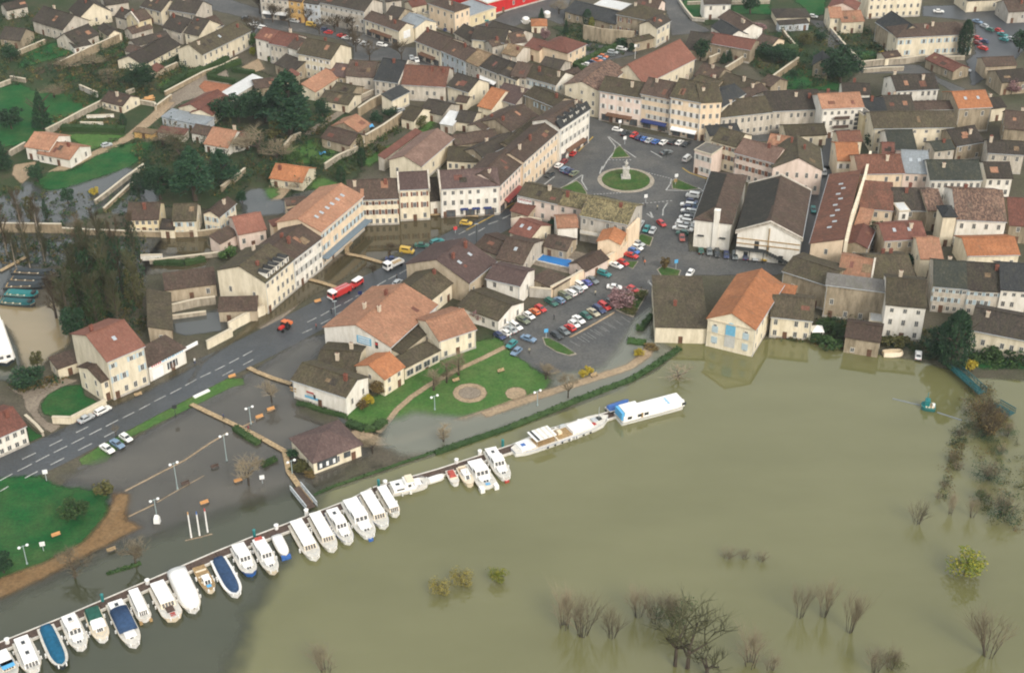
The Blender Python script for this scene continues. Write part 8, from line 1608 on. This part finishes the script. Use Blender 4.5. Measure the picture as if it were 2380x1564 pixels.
m = MB(); n = 10; m.add([(1.3 * math.cos(math.pi * i / n), y, 1.3 * math.sin(math.pi * i / n)) for y in (-.12, .02) for i in range(n + 1)], [tuple(range(n + 1))] + [(i, n + 1 + i, n + 2 + i, i + 1) for i in range(n)]); at_face(obj('arch_top', m.me('arch_top', M['sblue']), root), side, L, D, 0, 7.4)
panel(lb, 'cornice', 'stonetrim', 0, 8.3, D + .3, .35, side, .25); panel(lb, 'string_course', 'stonetrim', 0, 4.6, D + .1, .18, side, .1)
for s in (-D * .33, D * .33): panel(lb, 'shutter_pair', 'bluesh', s, 5.8, 1.6, 1.9, side, .1); panel(lb, 'shutter_pair', 'bluesh', s, 2.6, 1.6, 1.9, side, .1)
lb = 'right gabled half of the white market hall with a bare front'
root, L, D, h = on(lb); side = 'L' if (root.matrix_basis @ Vector((-L / 2, D / 2, 0))).length < (root.matrix_basis @ Vector((L / 2, D / 2, 0))).length else 'R'
for z in (5.2, 6.8): panel(lb, 'string_course', 'teak', 0, z, D, .3, side, .14)
panel(lb, 'downpipe', 'teak', 0, 6.5, .3, 9, side, .2)
root2, L2, D2, h2 = on('left aisle of the white market hall with a hipped brown roof')
root3, L3, D3, h3 = on('long peach hotel with an orange roof and blue grey canopy')
obj('canopy', MB().box(-L3 / 2 - 1, L3 / 2 + .6, -2.4, -.02, 3.5, 3.75).me('canopy', M['awngrey']), root3)
lb = 'brown hip roofed waterside pavilion surrounded by flood water'; root, L, D, h = on(lb)
panel(lb, 'window_opening', 'glass', -L * .22, 2.0, L * .42, 2.2, 'F', .12); panel(lb, 'window_opening', 'glass', L * .2, 2.2, L * .14, 1.5, 'F', .12)
for q in (-.36, -.22, -.08): panel(lb, 'poster', 'swhite', L * q, 1.9, L * .05, 1.2, 'F', .16)
lb = 'long low veranda with dark glazing beside the park'; root, L, D, h = on(lb)
for q in (-.36, -.12, .12, .36): at_face(obj('window', window_mesh(round(L * .19, 1), 1.9), root), 'F', L, D, L * q, 1.7).location.y -= .08
for lb in ('left aisle of the white market hall with a hipped brown roof', 'right gabled half of the white market hall with a bare front'):   # a much darker sheet laid over each left slope
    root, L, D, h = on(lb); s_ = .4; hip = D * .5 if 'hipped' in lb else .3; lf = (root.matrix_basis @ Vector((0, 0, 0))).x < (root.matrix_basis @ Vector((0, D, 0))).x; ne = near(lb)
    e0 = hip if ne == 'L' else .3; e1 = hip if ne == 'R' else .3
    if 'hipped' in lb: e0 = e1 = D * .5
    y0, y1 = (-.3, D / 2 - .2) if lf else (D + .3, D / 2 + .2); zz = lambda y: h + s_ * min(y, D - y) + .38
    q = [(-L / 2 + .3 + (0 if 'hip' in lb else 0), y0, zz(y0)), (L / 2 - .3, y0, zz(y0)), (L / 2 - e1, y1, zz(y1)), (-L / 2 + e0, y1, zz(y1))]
    obj('dark_slope_sheet', MB().add(q + [(x, y, z - .2) for x, y, z in q], [(0, 1, 2, 3), (7, 6, 5, 4), (0, 4, 5, 1), (1, 5, 6, 2), (2, 6, 7, 3), (3, 7, 4, 0)]).me('dark_slope_sheet', ROOF['black']), root)
# mansard dormers
for lb, n, z, rf in (('yellow cream street building with dormers and a plain end gable', 5, .3, 'white'), ('white mansard house with dormers at the corner of the square', 4, .2, 'slate')):
    root, L, D, h = on(lb); s_ = .4
    if n == 4:
        vs = [(-L / 2 - .2, -.4, h + .1), (L / 2 + .2, -.4, h + .1), (L / 2 + .2, 1.4, h + 2.4), (-L / 2 - .2, 1.4, h + 2.4)]
        obj('mansard_slope', MB().add(vs + [(x, y + .6, zz - .5) for x, y, zz in vs], [(0, 1, 2, 3), (7, 6, 5, 4), (0, 4, 5, 1), (1, 5, 6, 2), (2, 6, 7, 3), (3, 7, 4, 0)]).me('mansard_slope', ROOF['slate']), root)
    for i in range(n):
        x = -L * .42 + (i + .5) * L * .84 / n
        dm = obj('dormer', MB().box(-.75, .75, 0, 2.6, 0, 1.9).add([(-.95, -.2, 1.9), (.95, -.2, 1.9), (.95, 2.8, 1.9), (-.95, 2.8, 1.9), (0, -.2, 2.5), (0, 2.8, 2.5)], [(0, 1, 4), (1, 2, 5, 4), (2, 3, 5), (3, 0, 4, 5), (3, 2, 1, 0)], 1).me('dormer', [WALL['white'], ROOF['slate']]), root, (x, .25, h + .05))
        obj('window', window_mesh(.9, 1.3), dm, (0, -.005, 1.0))
# big white signboard on the plaza gable and red lettering on the pink roadside house
root, L, D, h = on('brown roofed plaza house with shops and a large white sign on its gable'); panel('brown roofed plaza house with shops and a large white sign on its gable', 'sign_board', 'swhite', 0, 4.2, 3.6, 3.0, near('brown roofed plaza house with shops and a large white sign on its gable'), .12)
rnd = random.Random(9); lb = 'pink roadside house with painted lettering and dark roof'; root, L, D, h = on(lb)
panel(lb, 'painted_sign', 'swhite', -L * .34, 5.4, 5.0, 1.7)
for i in range(9): panel(lb, 'painted_lettering', 'cred', -L * .34 - 2.0 + i * .5, 5.75 - (i % 2) * .1, .3, .5, 'F', .09)
# balconies
lb = 'white house with stacked balconies and a red brown roof'; root, L, D, h = on(lb)
for k in range(2):
    for x in (-L * .02,):
        bl = obj('balcony', MB().box(-2.6, 2.6, -1.5, -.03, 0, .18).me('balcony', M['dwood']), root, (x, 0, 4.2 + k * 3.2)); obj('railing', MB().box(-2.6, 2.6, -1.5, -1.42, .18, 1.1).me('railing', M['dwood']), bl)
    for j in range(2): panel(lb, 'loggia_opening', 'glass', L * .4, 3.4 + k * 3.2 + j * 1.5, 2.2, 1.1, 'F', .1)
panel(lb, 'garage_opening', 'glass', L * .05, 1.5, 5.5, 2.8, 'F', .1)
lb = 'grey fronted house with a lichen covered roof and terrace above the pool'; root, L, D, h = on(lb)
bl = obj('balcony', MB().box(-L * .45, L * .3, -2.2, -.03, 3.6, 3.8).me('balcony', M['stonetrim']), root); obj('railing', MB().box(-L * .45, L * .3, -2.2, -2.1, 3.8, 4.8).me('railing', M['deck']), bl)
# white market hall: outside stair with landing, tall white chimney, dark doors
lb = 'right gabled half of the white market hall with a bare front'; root, L, D, h = on(lb); fc = near(lb); sg = 1 if fc == 'R' else -1
ax = -D / 2 if fc == 'R' else D / 2
m = MB(); m.box(-2.2, 6.0, -1.4, -.05, 3.6, 3.8); n = 11
for i in range(n): m.box(6.0 + i * .75, 6.75 + i * .75, -1.4, -.05, 3.5 - i * .32, 3.72 - i * .32)
for i in range(n): m.box(6.0 + i * .75, 6.75 + i * .75, -1.42, -1.36, 4.3 - i * .32, 4.65 - i * .32)
m.box(-2.2, 6.0, -1.42, -1.36, 4.4, 4.75)
for x in (-2, 2, 6): m.box(x - .12, x + .12, -1.3, -1.06, 0, 3.6)
st = obj('outside_stair', m.me('outside_stair', M['iron']), root); at_face(st, fc, L, D, -D / 2 + 2.0, 0)
for s_, z_ in ((-D * .18, 5.2), (D * .22, 1.4), (-D * .34, 1.4)): panel(lb, 'door', 'iron', s_, z_, 1.3, 2.4, fc)
lb = 'left aisle of the white market hall with a hipped brown roof'; root, L, D, h = on(lb); fc = near(lb)
ck = obj('chimney', MB().box(-.8, .8, -.5, .9, 0, 12.5).box(-.9, .9, -.6, 1.0, 12.5, 12.8).me('chimney', WALL['white']), root); at_face(ck, fc, L, D, .1 * D, 0)
for s_ in (-D * .3, D * .3): panel(lb, 'canopy', 'iron', s_, 4.0, 1.8, .25, fc, .7)
# ---------------------------------------------------------------- people
def person_body(var):
    st = [.0, .2, -.16][var % 3]; m = MB()
    # one continuous body: trunk loft with limbs rooted inside it, joined by tapering rings
    for s, q in ((-1, st), (1, -st)):
        m.tube((s * .09, 0, .95), (s * .10, q * .6, .50), .105, .072, 8); m.tube((s * .10, q * .6, .50), (s * .10, q, .08), .072, .045, 8); m.box(s * .10 - .045, s * .10 + .045, q - .08, q + .17, 0, .09)
        m.tube((s * .20, 0, 1.42), (s * .26, -q * .5, 1.15), .065, .05, 7); m.tube((s * .26, -q * .5, 1.15), (s * .25, -q * .5 + .14, .92), .05, .036, 7)
    for a, b, r0, r1 in (((0, 0, .88), (0, 0, 1.12), .165, .15), ((0, 0, 1.12), (0, .01, 1.40), .15, .19), ((0, .01, 1.40), (0, 0, 1.50), .19, .07), ((0, 0, 1.48), (0, .01, 1.56), .06, .055)): m.tube(a, b, r0, r1, 9)
    return m
_PM = {}
def person(t, x, y, var, top, legs, label, ang=0.0, z=.12):
    p = T(t, x, y); r = thing('person', label, 'person', (p.x, p.y, z), ang)
    k = (var, top)
    if k not in _PM:
        m = person_body(var); _PM[k] = m
        mats = [M['iron'] if legs == 'dark' else PAINT[legs], PAINT[top]]
        me = m.me('body', mats); me.polygons.foreach_set('material_index', [1 if sum(me.vertices[i].co.z for i in q.vertices) / len(q.vertices) > .93 else 0 for q in me.polygons]); _PM[k] = me
    obj('body', _PM[k], r)
    if 'head' not in _PM:
        m = MB().sphere((0, .02, 1.66), .085, .10, .125, 10, 8); m.box(-.012, .012, .11, .14, 1.63, 1.67)
        for s in (-1, 1): m.box(s * .085 - .01, s * .085 + .01, 0, .04, 1.63, 1.69)
        _PM['head'] = m.me('head', M['skin'], True); _PM['hair'] = MB().sphere((0, -.005, 1.70), .095, .105, .10, 10, 6).me('hair', M['hair'], True)
        hm = MB().box(-.025, .025, -.02, .02, -.09, 0)
        for i in range(4): hm.tube((-.02 + i * .013, 0, -.09), (-.02 + i * .013, .012, -.15 - .01 * (i in (1, 2))), .007, .006, 4)
        hm.tube((.025, 0, -.03), (.05, .02, -.09), .009, .007, 4); _PM['hand'] = hm.me('hand', M['skin'])
    obj('head', _PM['head'], r); obj('hair', _PM['hair'], r); st = [.0, .2, -.16][var % 3]
    for s, q in ((-1, st), (1, -st)): obj('hand', _PM['hand'], r, (s * .25, -q * .5 + .14, .92))
for t, x, y, v, tp, lg, l in (('12', 775, 1175, 0, 'beige', 'dark', 'person in a pale coat walking through the car park near the white saloon'), ('12', 395, 1395, 1, 'dark', 'dark', 'person in dark clothes standing left of the middle car row'), ('12', 1215, 860, 1, 'dark', 'dark', 'person in dark clothes near the bright red saloon'), ('12', 1228, 892, 2, 'orange', 'dark', 'person in an orange top beside the dark clothed one'), ('12', 1345, 385, 0, 'beige', 'dark', 'person in a pale top crossing below the roundabout'), ('12', 1232, 365, 2, 'dark', 'dark', 'person in dark clothes by the white sign at the roundabout mouth'), ('22', 168, 170, 1, 'beige', 'dark', 'person in a pale coat on the car park edge by the park'), ('11', 880, 1320, 1, 'blue', 'dark', 'person in a blue jacket on the main road by the restaurant'), ('11', 700, 1340, 0, 'dark', 'dark', 'person in black near the restaurant corner'), ('11', 1128, 1120, 2, 'silver', 'dark', 'person in grey on the road edge behind the pale car'), ('11', 1300, 1030, 0, 'dark', 'dark', 'person in dark clothes on the road near the tipper truck'), ('11', 560, 1480, 2, 'brick', 'dark', 'person in a rust coloured jacket on the road near the tractor'), ('20', 1795, 265, 0, 'white', 'navy', 'person in a white top under the garage canopy'), ('20', 2060, 790, 1, 'navy', 'dark', 'person in dark blue on the long plank walkway'), ('20', 2290, 900, 1, 'maroon', 'dark', 'person in dark red further along the long plank walkway'), ('11', 2040, 445, 0, 'dark', 'dark', 'person at the end of the plank walkway by the cafe'), ('11', 1925, 440, 2, 'navy', 'dark', 'person in dark blue before the long white cafe building'), ('02', 985, 1215, 0, 'white', 'dark', 'person in white before the pink house on the square')):
    person(t, x, y, v, tp, lg, l, (x * 7 % 6), .55 if 'plank' in l else .12)
p = T('30', 1448, 180); r = thing('white_machine', 'white machine with a dark side standing in the flood under the lamp', 'machine', (p.x, p.y, 0)); obj('casing', MB().box(-.7, .7, -.6, .6, 0, 1.5, 0, .1).box(-.5, .5, -.4, .4, 1.5, 2.0, 0, .1).me('casing', M['gel']), r); obj('dark_panel', MB().box(-.9, -.71, -.6, .6, .1, 1.5).me('dark_panel', M['iron']), r)
